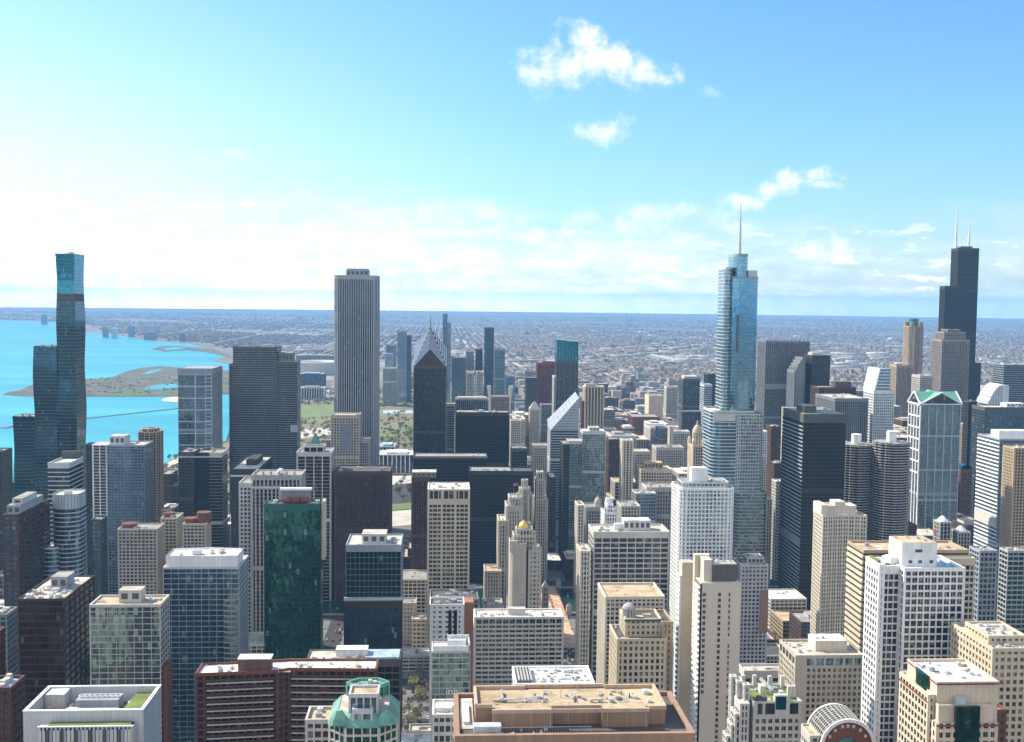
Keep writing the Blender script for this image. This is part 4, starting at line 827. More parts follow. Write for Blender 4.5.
# golden dome hotel
b = Bld('domed_hotel', 'sandstone hotel tower with a golden onion dome and blank curved side', 'hotel', 526.5, 541, 552, 870, 24, 612)
X = lambda x: b.xp(x, 560); st = S('lime', 'g_office', 3.7, 3.0, 1.5, 1.9, .3, 'g_office')
b.shaft(None, 0, b.zp(552), st, 'r_pale', 1.2); b.shaft([(X(510.5), 3), (X(513), .5), (X(518), -.5), (X(526), -.2), (X(526), 22), (X(510.5), 22)], 0, b.zp(545), S('beige', 'g_office', 3.7, 40, 1.6, 3.5, .2), 'r_pale', 1.5)
b.shaft(rect(X(514), X(536), 5, 20), b.zp(552), b.zp(538), S('lime', 'g_office', 4, 2.6, 1.2, 1, .3), 'r_pale', 1.6); b.shaft(rect(X(517), X(533), 7, 18), b.zp(538), b.zp(532), S('lime', 'g_office', 4, 2.6, 1.2, 1, .3), 'r_pale', 1.2)
cx_, zz = X(524.5)-b.ox, b.zp(533); b.own('dome', 'gold', lambda m: m.loft([[(x, y, zz+h) for x, y in ngon(cx_, 12-b.oy, r, r, 20)] for h, r in ((0, 4.0), (1.5, 4.4), (3.2, 4.3), (5, 3.6), (6.4, 2.4), (7.4, .8), (8.4, .15))]))
b.shaft(ngon(X(529), 13, 1.8, 1.8, 8), b.zp(538), b.zp(526), S('lime', 'g_office', 5, 1.6, .5, 1, .2), 'r_pale', .6)
for x_ in (511, 513.5, 516.5, 533, 536.5, 540): b.mb('ornament', 'lime').box(X(x_)-1-b.ox, X(x_)+1-b.ox, .6-b.oy, 2.6-b.oy, b.zp(552), b.zp(541 if x_ < 530 else 547))
b.done()
b = Bld('church_turret', 'small dark stone turret in the avenue next to the golden-domed hotel', 'turret', 542, 548.5, 588, 890, 7, 612)
b.shaft(None, 0, b.z, S('conc', 'g_office', 4, 2, .9, 1.2, .3), None); b.own('roof', 'conc', lambda m: m.loft([[(x, y, b.z) for x, y in b.L(rect(-.4, b.w+.4, -.4, 7.4))], [(x, y, b.z+6) for x, y in b.L(rect(2.4, 2.7, 3.4, 3.6))]])); b.done()
# hotel with gridded front, flanked by narrow blocks
b = Bld('hotel', 'wide pale hotel with rows of small recessed windows and a cluttered flat roof', 'hotel', 475.5, 562.5, 618, 690, 18, 692)
z = b.z; b.shaft(None, 0, z-4.6, S('pconc', 'g_office', 2.95, 4.3, .5, 1.25, .8, 'g_black'), None); b.shaft(None, z-4.6, z, S('pconc', 'g_office', 4.6, 4.1, .55, 1.0, .8, 'g_dark'), 'r_white', .9)
b.pent(b.w*.38, b.w*.58, 7, 12, z, z+3.6, 'pconc', 'r_pale', False); b.units(7, 2, b.w*.36, 3, 13, z, 2.2); b.units(4, b.w*.6, b.w-2, 3, 13, z, 2.4); b.mast(b.w*.37, 10, z, z+12, .25, .2); b.box('shear_wall', 'white', -.9, -.5, 0, 15, 0, z+1); b.done()
b = Bld('white_block', 'white panelled block with scattered square windows behind the glass inn', 'building', 430, 464, 606, 790, 20, 636)
b.shaft(None, 0, b.z, S('white', 'g_dark', 3.6, 4.6, 2.4, 1.9, .25, 'g_dark'), 'r_dark', 1.3); b.box('side_wall', 'orange', b.w+.3, b.w+7, 4, 18, 0, b.z+1.5); b.box('window_bay', 'g_dark', b.w*.54, b.w*.64, -.42, -.3, 4, b.z-3); b.box('window_bay', 'g_dark', b.w*.70, b.w*.80, -.42, -.3, 4, b.z-3); b.units(4, 2, b.w-2, 3, 16, b.z, 3); b.done()
simple('low_block', 'low dark roofed block with a yellow panel between gridded tower and white block', 'building', 430, 478, 600, 900, S('grey', 'g_office', 3.6, 3.4, .6, 1, .3), 30, 606, roof='r_dark', units=8)
b = Bld('glass_hotel', 'glass hotel with a white screened roof and pale lettering reading inn', 'hotel', 432, 470, 652, 560, 16, 700)
z = b.z; b.shaft(None, 0, z, S('pconc', 'g_pale', 3.2, 4.2, .25, .55, .22), 'r_white', .5); b.box('rooftop_screen', 'white', .3, b.w-.3, .3, .7, z, z+3); b.box('rooftop_screen', 'white', b.w*.4, b.w-.3, 9.5, 10, z, z+6); b.box('rooftop_screen', 'white', b.w-.7, b.w-.3, .3, 10, z, z+5); b.box('penthouse', 'alum', b.w*.42, b.w*.9, 5, 9.2, z, z+4.4); b.units(5, .5, b.w*.4, 1, 9, z, 1.8)
fc = bpy.data.curves.new('sign_lettering', 'FONT'); fc.body = 'inn'; fc.size = 5.2; fc.extrude = .06; fc.align_x = 'CENTER'; fc.offset = .05; fc.space_character = 1.05; fc.materials.append(MATS['white'])
tmp = bpy.data.objects.new('sign_curve', fc); COL.objects.link(tmp); bpy.context.view_layer.update()
tx = bpy.data.objects.new('sign_lettering', bpy.data.meshes.new_from_object(tmp)); bpy.data.objects.remove(tmp); COL.objects.link(tx); tx.parent = b.root; tx.location = (.6, -b.oy-.40, b.zp(694)); tx.rotation_euler = (math.pi/2, 0, 0)
b.done()
b = Bld('low_block', 'pale grey block with a bright white roof under the glass inn', 'building', 433, 457, 716, 390, 15, 742)
b.shaft(None, 0, b.z, S('pconc', 'g_dark', 3.6, 2.1, .5, 1.4, .3), 'r_white', .7); b.box('roof_deck', 'r_white', b.w*.1, b.w*.8, 4, 9, b.z, b.z+1.6); b.units(6, .4, b.w-.4, 1, 14, b.z, 1.6); b.done()
b = Bld('white_roof_block', 'block with a dazzling white roof full of machinery and a dark louvred strip', 'building', 516, 594, 685, 455, 22, 692)
z = b.z; b.shaft(None, 0, z, S('white', 'g_dark', 4, 5, .7, 1.6, .3), 'r_white', .8); b.box('louvre', 'dgrey', 1, b.w*.2, 2, 20, z, z+1.2); b.units(30, b.w*.24, b.w-1, 2, 20, z, 2.2, hs=.7)
for k in range(5): b.box('roof_rib', 'conc', 1.2+k*1.3, 1.9+k*1.3, 2, 20, z+1.2, z+1.8)
b.done()
# the big pinkish roof at the bottom edge
b = Bld('stone_tower', 'big pinkish tower top with tan gravel roof, parapet walls and a recessed loggia', 'skyscraper', 457, 692.5, 734, 137, 15, 742, z=259.3)
w = b.w; z = b.z; fz = z-.5; top = z+2.0
b.shaft(None, 0, z-3, S('rose', 'g_office', 4, 4.2, 2.0, 2.0, .4), None); b.box('terrace', 'r_dark', .3, w-.3, .3, 14.6, fz-1.0, fz)
for q in (rect(-.3, w+.3, -.3, .35), rect(-.3, .35, .35, 15), rect(w-.35, w+.3, .35, 15), rect(.35, w-.35, 14.6, 15.2)): b.mb('parapet', 'rose').prism(b.L(q), z-3.2, z)
ux0, ux1 = b.xp(476, 700, 3.2), b.xp(667, 700, 3.2); uy0, uy1 = 3.2, 12.2
um = b.mb('upper_wall', 'rose'); rx0, rx1 = ux0+(ux1-ux0)*.40, ux0+(ux1-ux0)*.66
um.prism(b.L([(ux0+2.2, uy0), (rx0, uy0), (rx0, uy0+1.3), (rx1, uy0+1.3), (rx1, uy0), (ux1-2.4, uy0), (ux1-2.4, uy0+.8), (ux1, uy0+.8), (ux1, uy1), (ux1-7, uy1), (ux1-7, uy1+.5), (ux0+7, uy1+.5), (ux0+7, uy1), (ux0, uy1), (ux0, uy0+2), (ux0+2.2, uy0+2)]), fz, top-.45, top=False)
b.mb('roof', 'r_tan').face([(x, y, top-.5) for x, y in b.L(rect(ux0+.3, ux1-.3, uy0+2, uy1-.1))]); b.mb('roof', 'r_tan').face([(x, y, top-.495) for x, y in b.L(rect(ux0+2.5, rx0, uy0+.1, uy0+2))]); b.mb('roof', 'r_tan').face([(x, y, top-.495) for x, y in b.L(rect(rx1, ux1-2.5, uy0+.1, uy0+2))]); b.mb('roof', 'r_tan').face([(x, y, top-.49) for x, y in b.L(rect(rx0, rx1, uy0+1.2, uy0+2))])
cp_ = b.mb('coping', 'coping')
for q in (rect(ux0+2.1, rx0+.15, uy0-.12, uy0+.3), rect(rx1-.15, ux1-2.3, uy0-.12, uy0+.3), rect(rx0-.1, rx1+.1, uy0-.1, uy0+.12), rect(rx0-.1, rx1+.1, uy0+1.25, uy0+1.5), rect(ux1-2.3, ux1+.1, uy0+.7, uy0+1.05), rect(ux1-.3, ux1+.1, uy0+1.05, uy1+.1), rect(ux0-.1, ux0+.3, uy0+2, uy1+.1), rect(ux0+7, ux1-7, uy1+.2, uy1+.6), rect(ux0+.3, ux0+7, uy1-.2, uy1+.15), rect(ux1-7, ux1-.3, uy1-.2, uy1+.15), rect(ux0, ux0+2.2, uy0+1.9, uy0+2.2)): cp_.prism(b.L(q), top-.5, top)
for k in range(9): b.box('joint_rib', 'coping', ux0+2.2+k*(ux1-ux0-5)/8-.05, ux0+2.2+k*(ux1-ux0-5)/8+.05, uy0-.06 if not (rx0 < ux0+2.2+k*(ux1-ux0-5)/8 < rx1) else uy0+1.24, uy0+1.3 if (rx0 < ux0+2.2+k*(ux1-ux0-5)/8 < rx1) else uy0, fz, top-.5)
b.box('roof_deck', 'r_pale', .5, ux0-.2, 3, 14, fz, fz+.12); b.box('pool_cover', 'paleblue', .9, 1.7, 4.5, 11, fz+.1, fz+.5); b.box('penthouse', 'alum', ux0-.3, ux0+3.2, 1.1, 2.6, fz, fz+1.1)
b.units(16, ux0+1, ux1-1, uy0+3, uy1-2, top-.5, .7, seed=2); b.units(5, ux0+6, ux0+10, uy0+3.6, uy0+7.5, top-.5, .55, seed=9); b.units(8, ux0+1, rx0, .7, 2.6, fz, .6, seed=4); b.units(8, ux1-9, ux1-1, uy0+4, uy1-1, top-.5, .8, seed=8)
b.clutter(rect(ux0, ux1, uy0+2, uy1), top-.5, 3); b.clutter(rect(ux0, ux1, uy0+2.4, uy1), top-.5, 7)
for k in range(6): b.mast(ux0+9+k*2.6, uy0+3+(k % 3)*2.6, top-.5, top+.9, .05, .04, 'steel', 'vent_pipe')
rl = b.mb('railing', 'steel')
for k in range(40): rl.box(ux0+1+k*.35-b.ox, ux0+1.03+k*.35-b.ox, .9-b.oy, .93-b.oy, fz, fz+1)
rl.box(ux0+1-b.ox, ux0+14.7-b.ox, .89-b.oy, .94-b.oy, fz+1, fz+1.05); b.done()
# blocks behind it
simple('stone_block', 'beige windowless theatre block with a green roof court in the gap beside the mirrored office', 'building', 401, 416, 604, 1000, S('beige', 'g_office', 3.8, 3, 1.6, 2.2, .3), 18, 640, units=1)
simple('low_block', 'pale garage block with a strip roof in the gap left of the glass inn', 'building', 412, 430, 620, 985, S('sand', 'g_office', 3.8, 4, 1.2, 2.0, .3), 16, 640, roof='r_pale', units=3)
simple('low_block', 'flat pale car deck roof between mirrored office and glass inn', 'building', 401, 431, 657, 925, S('pconc', 'g_office', 3.4, 6, .8, 1.6, .3), 20, 668, roof='r_pale', units=2)
# ---------------------------------------------------------------- towers west of the avenue
b = Bld('office_tower', 'wide grey gridded office slab with a white rooftop box west of the avenue', 'office tower', 594, 669, 533, 860, None, 640, xs=589)
z = b.z; b.shaft(None, 0, z, S('pconc', 'g_office', 4.1, 6.6, .7, 1.1, .5, None), 'r_pale', 1.2); b.pent(b.w*.42, b.w*.78, b.d*.3, b.d*.7, z, z+8, 'alum', 'r_white'); b.box('satellite_screen', 'white', b.w*.3, b.w*.42, b.d*.4, b.d*.5, z, z+5); b.units(6, b.w*.05, b.w*.4, 2, b.d-2, z, 4); b.done()
b = Bld('white_tower', 'white round-cornered apartment tower with a close window grid and white rooftop cube', 'apartment tower', 680, 735, 490, 800, None, 600, xs=671)
z = b.z; P = rrect(0, b.w, 0, b.d, 5, 3); b.shaft(P, 0, z, S('white', 'g_sky', 3.0, 2.9, .75, 1.0, .45), 'r_grey', 1.4); b.shaft(rrect(3, b.w-3, 4, b.d-4, 4, 3), z, z+4.5, S('alum', 'g_sky', 4, 3, .5, 1.2, .2), 'r_grey', .6)
b.box('penthouse', 'white', b.w*.27, b.w*.56, b.d*.35, b.d*.6, z+4.5, b.zp(468, None, b.d*.35)); b.units(5, b.w*.6, b.w-5, 6, b.d-6, z+4.5, 3); b.done()
st = S('cream', 'g_dark', 3.0, 2.95, .9, .95, .45, 'g_dark')
b = Bld('cream_block', 'cream block with square windows and a tan sunken roof behind an old stone building', 'office block', 606, 664, 597, 720, None, 690, xs=598.5)
b.shaft(None, 0, b.z-1, st, 'r_tan', 1.6); b.box('roof_deck', 'r_tan', 2, b.w-4, 3, b.d-3, b.z-1, b.z-.4); b.units(2, 4, b.w*.4, 4, b.d-4, b.z-.4, 2.4); b.done()
# the tall cream slab with balconies
b = Bld('cream_slab', 'tall cream concrete slab with two narrow columns of slit windows on its blank face', 'apartment tower', 701, 741, 583, 555, 40, 742, auto=False)
z = b.z; w = b.w; ww = b.d
cw = wall('warm_concrete', (.56, .50, .43), .85, .05, streak=.05)
b.box('wall', 'warm_concrete', 0, w, 0, 12, 0, z); b.box('roof', 'r_pale', .4, w-.4, .4, 11.6, z, z+.2)
for k in range(int(z/3.0)):
    zz = z-6-3.0*k
    if zz > 6:
        for fx, wd_ in ((.47, 1.5), (.72, .9)):
            if fx == .72 and k % 9 == 8: continue
            b.wins.append((0, -zz, (w*fx-b.ox, -b.oy, zz), (0, -1), wd_, 1.9, 'g_black', 'conc'))
        if k < 18: b.wins.append((0, -zz, (w*.09-b.ox, -b.oy, zz), (0, -1), 1.6, 1.8, 'g_dark', 'conc'))
    for j in range(3):
        b.mb('balcony', 'white').box(-1.5-b.ox, -b.ox, .6+j*3.9-b.oy, 3.7+j*3.9-b.oy, 3*k+2.0, 3*k+3.0)
b.shaft(rect(-.05, .3, .2, 12), 0, z-.6, S('warm_concrete', 'g_office', 3.0, 4.6, .6, 1.2, .25), None)
xl = b.xp(677, 566, 16); xl = b.xp(682, 563, 26.5); xr_ = b.xp(694.5, 563, 26.5); b.box('wing_wall', 'sand', xl+.2, xr_, 26.5, 34, 0, b.zp(563, None, 26)); b.box('wing_roof', 'r_pale', xl+.4, xr_-.2, 26.7, 33.8, b.zp(563, None, 26), b.zp(563, None, 26)+.2)
for k in range(int(z/3.0)):
    b.mb('balcony', 'white').box(xl-1.2-b.ox, xl+.2-b.ox, 27-b.oy, 33-b.oy, 3*k+2.0, 3*k+2.9); b.mb('balcony', 'white').box(xl-1.0-b.ox, xl+.2-b.ox, 27.2-b.oy, 27.5-b.oy, 3*k-.05, 3*k+2.0)
zp_ = b.zp(554, None, 14)
b.box('penthouse', 'conc', w*.3, w*.92, 2.5, 11, z+.2, zp_-2.5); b.box('penthouse_wall', 'sand', -.6, w*.35, 12.3, 16, 0, zp_); b.box('penthouse_wall', 'warm_concrete', w*.1, w*.3, 3, 12, z+.2, zp_-.5); b.box('louvre', 'dgrey', w*.3, w*.92, 2.35, 2.5, z+.2, zp_-3); b.units(5, w*.32, w*.9, 3, 10.5, zp_-2.5, 2.0)
b.box('podium', 'white', -7, w, -4, 0, 0, b.zp(742)-3); b.done()
b = Bld('apartment_tower', 'pale tower with staggered checkered windows and green roof patches behind the cream slab', 'apartment tower', 741, 768, 566, 800, None, 640, xs=733)
z = b.z; b.shaft(None, 0, z, S('alum', 'g_pale', 3.1, 3.0, .9, 1.1, .35, 'g_office'), 'r_green', 1.1); b.shaft(rect(b.w*.35, b.w*.95, 8, b.d*.9), z, z+4, S('pconc', 'g_pale', 4, 3, .8, .8, .3), 'r_dark', .8); b.box('accent_panel', 'rose', b.w*.72, b.w+.6, -.9, -.4, b.zp(632), b.zp(590)); b.done()
b = Bld('stone_block', 'old yellowish stone office building with a turreted roof and dark cornice', 'office block', 610, 666, 640, 575, 26, 692)
z = b.z; st = S('sand', 'g_office', 3.5, 2.9, 1.2, 1.2, .35, 'g_black'); b.shaft(None, 0, z, st, 'r_dark', .9); b.shaft(rect(b.w*.2, b.w*.93, 6, 24), z, z+9, st, 'r_dark', 1); b.box('cornice', 'dgrey', b.w*.2-.8, b.w*.93+.8, 5, 5.5, z+8.4, z+9.4); b.shaft(rect(b.w*.94, b.w+4, 3, 26), 0, z+8, S('tan', 'g_office', 3.5, 3, 1.4, 1.4, .3), 'r_dark')
b.shaft(ngon(b.w*.3, 12, 3.2, 3.2, 12), z+9, z+14, S('conc', 'g_office', 5, 2, .6, 1, .3), None); b.own('dome', 'conc', lambda m: m.loft([[(x, y, z+14+h) for x, y in ngon(b.w*.3-b.ox, 12-b.oy, r, r, 16)] for h, r in ((0, 3.6), (1.4, 3.0), (2.4, 1.8), (3, .2))])); b.done()
# tallest glass tower with setbacks and a spire
b = Bld('spire_skyscraper', 'blue glass skyscraper with rounded setbacks and a tall white spire', 'skyscraper', 719, 760, 277, 1130, 40, 560, auto=False)
st = S('steel', 'g_trump', 3.6, 60, 0, .4, .3); X = lambda x, y=300: b.xp(x, y); z1, z2 = b.zp(412), b.zp(492); XL = lambda x, y=300: b.xp(x, y, 26)
b.shaft(rrect(XL(728.5), X(749), 1, 38, 9, 6), b.zp(282), b.zp(256), st, 'r_grey', 2.4); b.shaft(rrect(XL(719), X(733), 3, 36, 5, 4), z1, b.zp(269), S('alum', 'g_pale', 3.6, 60, 0, .7, .4), 'r_grey', 2); b.shaft(rrect(XL(724), X(760), .6, 39, 10, 6), z1, b.zp(278), st, 'r_grey', 1.6)
b.shaft(rrect(XL(728.5), X(749), .2, 38.6, 9, 6), z1+3, b.zp(281), st, None); b.box('screen_wall', 'alum', X(749.5), X(759), 8, 20, b.zp(278), b.zp(270))
b.shaft(rrect(XL(705.5, 420), X(756, 420), -5, 42, 9, 6), 0, z1, S('alum', 'g_trump', 3.6, 60, 0, .9, .3), 'r_white', 2.0, parw='pconc'); b.box('crown', 'pconc', X(712, 420), X(734, 420), -5.6, -5.2, z1-9, z1-1)
b.shaft(rrect(X(734, 430), X(762, 430), -7, 43, 5, 4), 0, b.zp(414), S('alum', 'g_pale', 3.6, 3, .3, .8, .3), 'r_grey', .8); b.shaft(rrect(X(733, 500), X(764.5, 500), -10, 45, 4, 3), 0, z2, S('conc', 'g_pale', 3.6, 60, 0, .9, .3), 'r_grey', 1.0)
b.box('recess', 'dgrey', X(737.5), X(739), -.35, 0, b.zp(352), b.zp(315))
b.own('spire', 'alum', lambda m: m.loft([[(x, y, zz) for x, y in ngon(b.xp(740, 240, 18)-b.ox, 18-b.oy, r, r, 10)] for zz, r in ((b.zp(256), 1.9), (b.zp(240), 1.5), (b.zp(220), .9), (b.zp(199), .25))])); b.done()
b = Bld('office_tower', 'broad steel-grey gridded tower with a crenellated top behind the spire skyscraper', 'office tower', 758, 810, 340, 1750, 44, 470)
b.shaft(None, 0, b.z-6, S('grey', 'g_office', 3.9, 3.1, .8, .6, .6), None); b.shaft(None, b.z-6, b.z-3, S('grey', 'g_office', 3, 3, .8, .5, .4), 'r_grey')
for k in range(11): b.box('crenel', 'grey', b.w*k/11+.6, b.w*(k+.6)/11+.6, -.5, 3, b.z-3, b.z)
b.box('machine_floor', 'conc', 0, b.w, -.4, -.1, b.zp(389), b.zp(384)); b.done()
b = Bld('stepped_tower', 'dark tower whose east side climbs in sloping glass steps', 'office tower', 804, 830, 356, 1680, 40, 420)
b.shaft(None, 0, b.z, S('bronze', 'g_office', 3.8, 2.4, .9, .3, .5), 'r_grey')
for k in range(5):
    xx = b.xp(795+k*1.9, 370); b.shaft(rect(xx, xx+4.6, 2+k*.2, 38), 0, b.zp(371-k*3.2), S('grey', 'g_office', 3.8, 2.4, .9, .3, .4), 'r_pale', .6)
b.box('penthouse', 'beige', b.w*.1, b.w*.6, 10, 30, b.z, b.z+5); b.done()
b = Bld('black_office', 'big black steel and glass tower with horizontal lines on its sunlit east side', 'skyscraper', 804, 846, 414, 1080, None, 596, xs=783)
z = b.z; b.shaft(None, 0, z-9, S('black', 'g_black', 3.9, 2.0, .25, .8, .3), None); b.box('wall', 'dgrey', -.3, b.w+.3, -.3, b.d+.3, z-9, z); b.box('roof', 'r_grey', .3, b.w-.3, .3, b.d-.3, z, z+.15); b.pent(b.w*.05, b.w*.35, 8, 30, z, z+7, 'dgrey')
for k in range(int((z-9)/3.9)): b.box('floor_band', 'steel', -.75, -.45, 0, b.d, k*3.9+.6, k*3.9+1.9)
b.box('machine_floor', 'grey', -1, -.4, 0, b.d, b.zp(546), b.zp(538)); b.units(7, b.w*.4, b.w-2, 4, b.d-4, z+.15, 4); b.mast(b.w*.45, 20, z, z+16, .3, .1); b.done()
simple('brown_tower', 'low brown-topped tower with a square rooftop frame behind the big black tower', 'office tower', 811, 856, 388, 1600, S('brown', 'g_bronze', 3.8, 2.6, 1, .5, .4), 36, 405, pent=(.5, .95, .3, .8, 8, 'brown', 'r_dark'))
simple('office_tower', 'plain slate-grey ribbed tower between the big black tower and white sloping roof', 'office tower', 835, 868, 399, 1450, S('grey', 'g_dark', 3.8, 2.6, .9, .4, .5), None, 465, xs=816, roof='r_pale', units=5)
b = Bld('sloped_tower', 'white tower with a steep slanting roof edge and a blue-white window grid', 'office tower', 864, 890, 391, 1500, 36, 445)
st = S('white', 'g_sky', 3.8, 3.0, .7, 1.0, .4); z = b.z; w = b.w; b.shaft(rect(0, b.xp(894, 395), 0, 36), 0, z, st, None); zt = b.zp(369)
q = b.L([(0, 0), (w*.3, 0), (w, 0), (w, 36), (w*.3, 36), (0, 36)]); zz_ = [z, zt, zt, zt, zt, z]; b.mb('upper_glazing', 'g_sky').prism(q, z, 0, z1f=[v+.05 for v in zz_])
for k in range(7):
    zq = z+(zt-z)*k/7; x0 = w*.3*(k/7); b.mb('wall', 'white').box(x0-b.ox, w-b.ox, -.4-b.oy, -b.oy, zq, zq+1.1)
mm = b.mb('edge_beam', 'white'); mm.beam((-b.ox, -.2-b.oy, z), (w*.3-b.ox, -.2-b.oy, zt), 5, 2.0); mm.beam((-b.ox, 35-b.oy, z), (w*.3-b.ox, 35-b.oy, zt), 5, 2.0); mm.beam((w*.3-b.ox, -b.oy, zt), (w*.3-b.ox, 36-b.oy, zt), 2, 2)
b.own('sloped_roof', 'white', lambda m: m.hexa([(x-b.ox, y-b.oy, v) for x, y, v in ((-.5, 0, z-.6), (w*.3-.5, 0, zt-.6), (w*.3-.5, 36, zt-.6), (-.5, 36, z-.6), (-.5, 0, z+.4), (w*.3-.5, 0, zt+.4), (w*.3-.5, 36, zt+.4), (-.5, 36, z+.4))])); b.done()
# corncob twins
def corncob(label, xl, xr, yt, yp, Y):
    b = Bld('round_tower', label, 'apartment tower', xl, xr, yt, Y, at(xr, yt, Y)[0]-at(xl, yt, Y)[0], 548, auto=False, group='twin round concrete balcony towers')
    R_ = b.w/2; n = 48; scal = lambda r, e: [(b.ox+(r+e*abs(math.sin(8*(2*math.pi*k/n))))*math.cos(2*math.pi*k/n)-b.ox, (r+e*abs(math.sin(8*(2*math.pi*k/n))))*math.sin(2*math.pi*k/n)) for k in range(n)]
    b.mb('glazing', 'g_bronze').prism(scal(R_-3.4, .4), 0, b.z, top=False); fl = int(b.z/2.75)
    for k in range(fl):
        zz = b.z-2.75*(k+1)+1.0; m = b.mb('balcony', 'conc'); P0, P1 = scal(R_-3.6, 0), scal(R_-1.6, 1.6)
        m.loft([[(x, y, zz) for x, y in P0], [(x, y, zz) for x, y in P1], [(x, y, zz+1.15) for x, y in P1], [(x*.985, y*.985, zz+1.15) for x, y in P1], [(x*.985, y*.985, zz+.25) for x, y in P1], [(x, y, zz+.25) for x, y in P0]], cap=False)
    b.mb('roof', 'r_grey').face([(x, y, b.z+.2) for x, y in scal(R_-1.7, 1.5)]); b.mb('core', 'white').prism(ngon(0, 0, 5.2, 5.2, 24), b.z, b.zp(yp, None, R_)); b.mb('core_cap', 'pconc').prism(ngon(3, 4, 3, 3, 16), b.z, b.z+5)
    b.units(5, 6, b.w-6, 6, b.w-6, b.z+.2, 3); b.done()
corncob('scalloped round balcony tower standing beside the black steel tower', 845.5, 880, 446, 434, 1130)
corncob('scalloped round balcony tower standing before the green gabled tower', 880.5, 917.5, 444, 431, 1110)
# the black stepped giant
b = Bld('black_skyscraper', 'tallest black stepped skyscraper with two white antennas', 'skyscraper', 951.5, 979, 249, 2210, 30, 400)
st = S('black', 'g_black', 3.9, 2.4, .5, .5, .4); X = lambda x, y=300, yy=0: b.xp(x, y, yy)
b.shaft(None, 0, b.z, st, 'r_dark', 2.0); b.shaft(rect(X(945, 290, -24), X(961.5, 290, -24), -24, -.6), 0, b.zp(287, None, -24), st, 'r_dark', 1.6); b.shaft(rect(X(964, 362, -30), X(981, 362, -30), -30, -.9), 0, b.zp(364, None, -30), st, 'r_dark', 1.6); b.shaft(rect(b.w+.6, X(981, 362), .5, 29), 0, b.zp(366), st, 'r_dark', 1.6)
for yy in (276, 290, 335, 360): b.box('louvre_band', 'black', -.5, b.w+.5, -.55, -.42, b.zp(yy+2), b.zp(yy))
b.box('penthouse', 'dgrey', b.w*.25, b.w*.8, 10, 36, b.z, b.z+6)
for x_, y_ in ((959.5, 209), (972.5, 219)):
    zt = b.zp(y_); b.own('antenna', 'mast_white', lambda m: m.loft([[(x, y, zz) for x, y in ngon(X(x_, 240)-b.ox, 15-b.oy, r, r, 10)] for zz, r in ((b.z, 2.6), (b.z+(zt-b.z)*.45, 2.2), (b.z+(zt-b.z)*.5, 1.6), (b.z+(zt-b.z)*.75, 1.2), (zt, .5))]))
b.done()
b = Bld('crowned_tower', 'tan stone tower with an octagonal shaft and a round turreted crown', 'skyscraper', 903, 925, 327, 2450, 46, 400)
st = S('tan', 'g_office', 3.8, 3.0, 1.3, .6, .5); c = 9; w = b.w
oc = [(c, 0), (w-c, 0), (w, c), (w, 46-c), (w-c, 46), (c, 46), (0, 46-c), (0, c)]
b.shaft(oc, 0, b.z, st, 'r_pale', 1.5); b.shaft(rect(b.xp(897.5, 360), b.w-4, 4, 44), 0, b.zp(366), st, 'r_pale', 2); b.shaft(ngon(w/2, 23, 10, 10, 16), b.z, b.zp(319, None, 23), S('teal', 'g_pale', 20, 4, .8, 0, .4), 'r_copper', 1)
for cx_, cy_ in ((7, 7), (w-7, 7), (7, 39), (w-7, 39)): b.shaft(ngon(cx_, cy_, 5, 5, 12), b.z, b.zp(322.5), S('tan', 'g_office', 12, 2.6, .9, 1, .3), 'r_pale', .8)
b.done()
b = simple('grey_tower', 'stepped brown-grey gridded tower standing just in front of the black giant', 'skyscraper', 931.5, 969.5, 340, 2050, S('taupe', 'g_office', 3.8, 3.2, .9, .9, .5), 46, 410, done=False, units=0)
st = S('taupe', 'g_office', 3.8, 3.2, .9, .9, .5); b.shaft(rect(b.w*.1, b.w*.88, 4, 40), b.z, b.zp(333), st, 'r_pale', 1.6); b.shaft(rect(b.w*.25, b.w*.7, 8, 34), b.zp(333), b.zp(330), st, 'r_pale', 1); b.done()
simple('office_block', 'small tan block between the crowned stone tower and the stepped grey tower', 'office block', 912, 933, 376, 1950, S('lime', 'g_office', 3.7, 3, 1, 1.1, .4), 34, 405, roof='r_pale')
# green gabled tower
b = Bld('gabled_tower', 'glass tower with white frames and a green gabled roof like a temple', 'skyscraper', 921, 960.5, 405, 1330, None, 535, xs=909.5)
z = b.z; w = b.w; d = b.d; b.shaft(None, 0, z, S('steel', 'g_pale', 3.8, 3, .25, .3, .3), None)
for k in range(6): b.box('frame', 'alum', w*k/5-.45, w*k/5+.45, -.9, -.4, 0, z)
for yy in (402, 436, 470, 500): b.box('frame', 'alum', -.8, w+.8, -1.0, -.45, b.zp(yy)-.6, b.zp(yy)+.6)
for k in range(5): b.box('frame', 'white', -1.0, -.4, d*k/4-.8, d*k/4+.8, 0, z)
for k in range(7): b.box('frame', 'white', -1.15, -.45, -.6, d+.6, z-14*k-1.4, z-14*k+.4)
gh = b.zp(392.5)-z; e = 1.6
C0 = [(-e, -e), (w+e, -e), (w+e, d+e), (-e, d+e)]; C0 = b.L(C0); m4 = [(0, -d/2-e), (w/2+e, 0), (0, d/2+e), (-w/2-e, 0)]
b.mb('attic', 'g_office').prism(b.L(rect(0, w, 0, d)), z, z+1)
for k in range(4):
    A_, B_, M_ = (*C0[k], z+1), (*C0[(k+1) % 4], z+1), (*m4[k], z+gh); T_ = (0, 0, z+gh)
    b.mb('pediment', 'g_office').face([A_, B_, M_]); b.mb('copper_roof', 'green').face([A_, M_, T_]); b.mb('copper_roof', 'green').face([M_, B_, T_])
    for p_, q_ in ((A_, M_), (B_, M_), (A_, B_)): b.mb('cornice', 'white').beam(p_, q_, 1.6, 1.4)
b.done()
b = Bld('arched_office', 'pale office block whose roof rises as one quarter-round curve', 'office block', 978, 1003, 404, 1750, 40, 410)
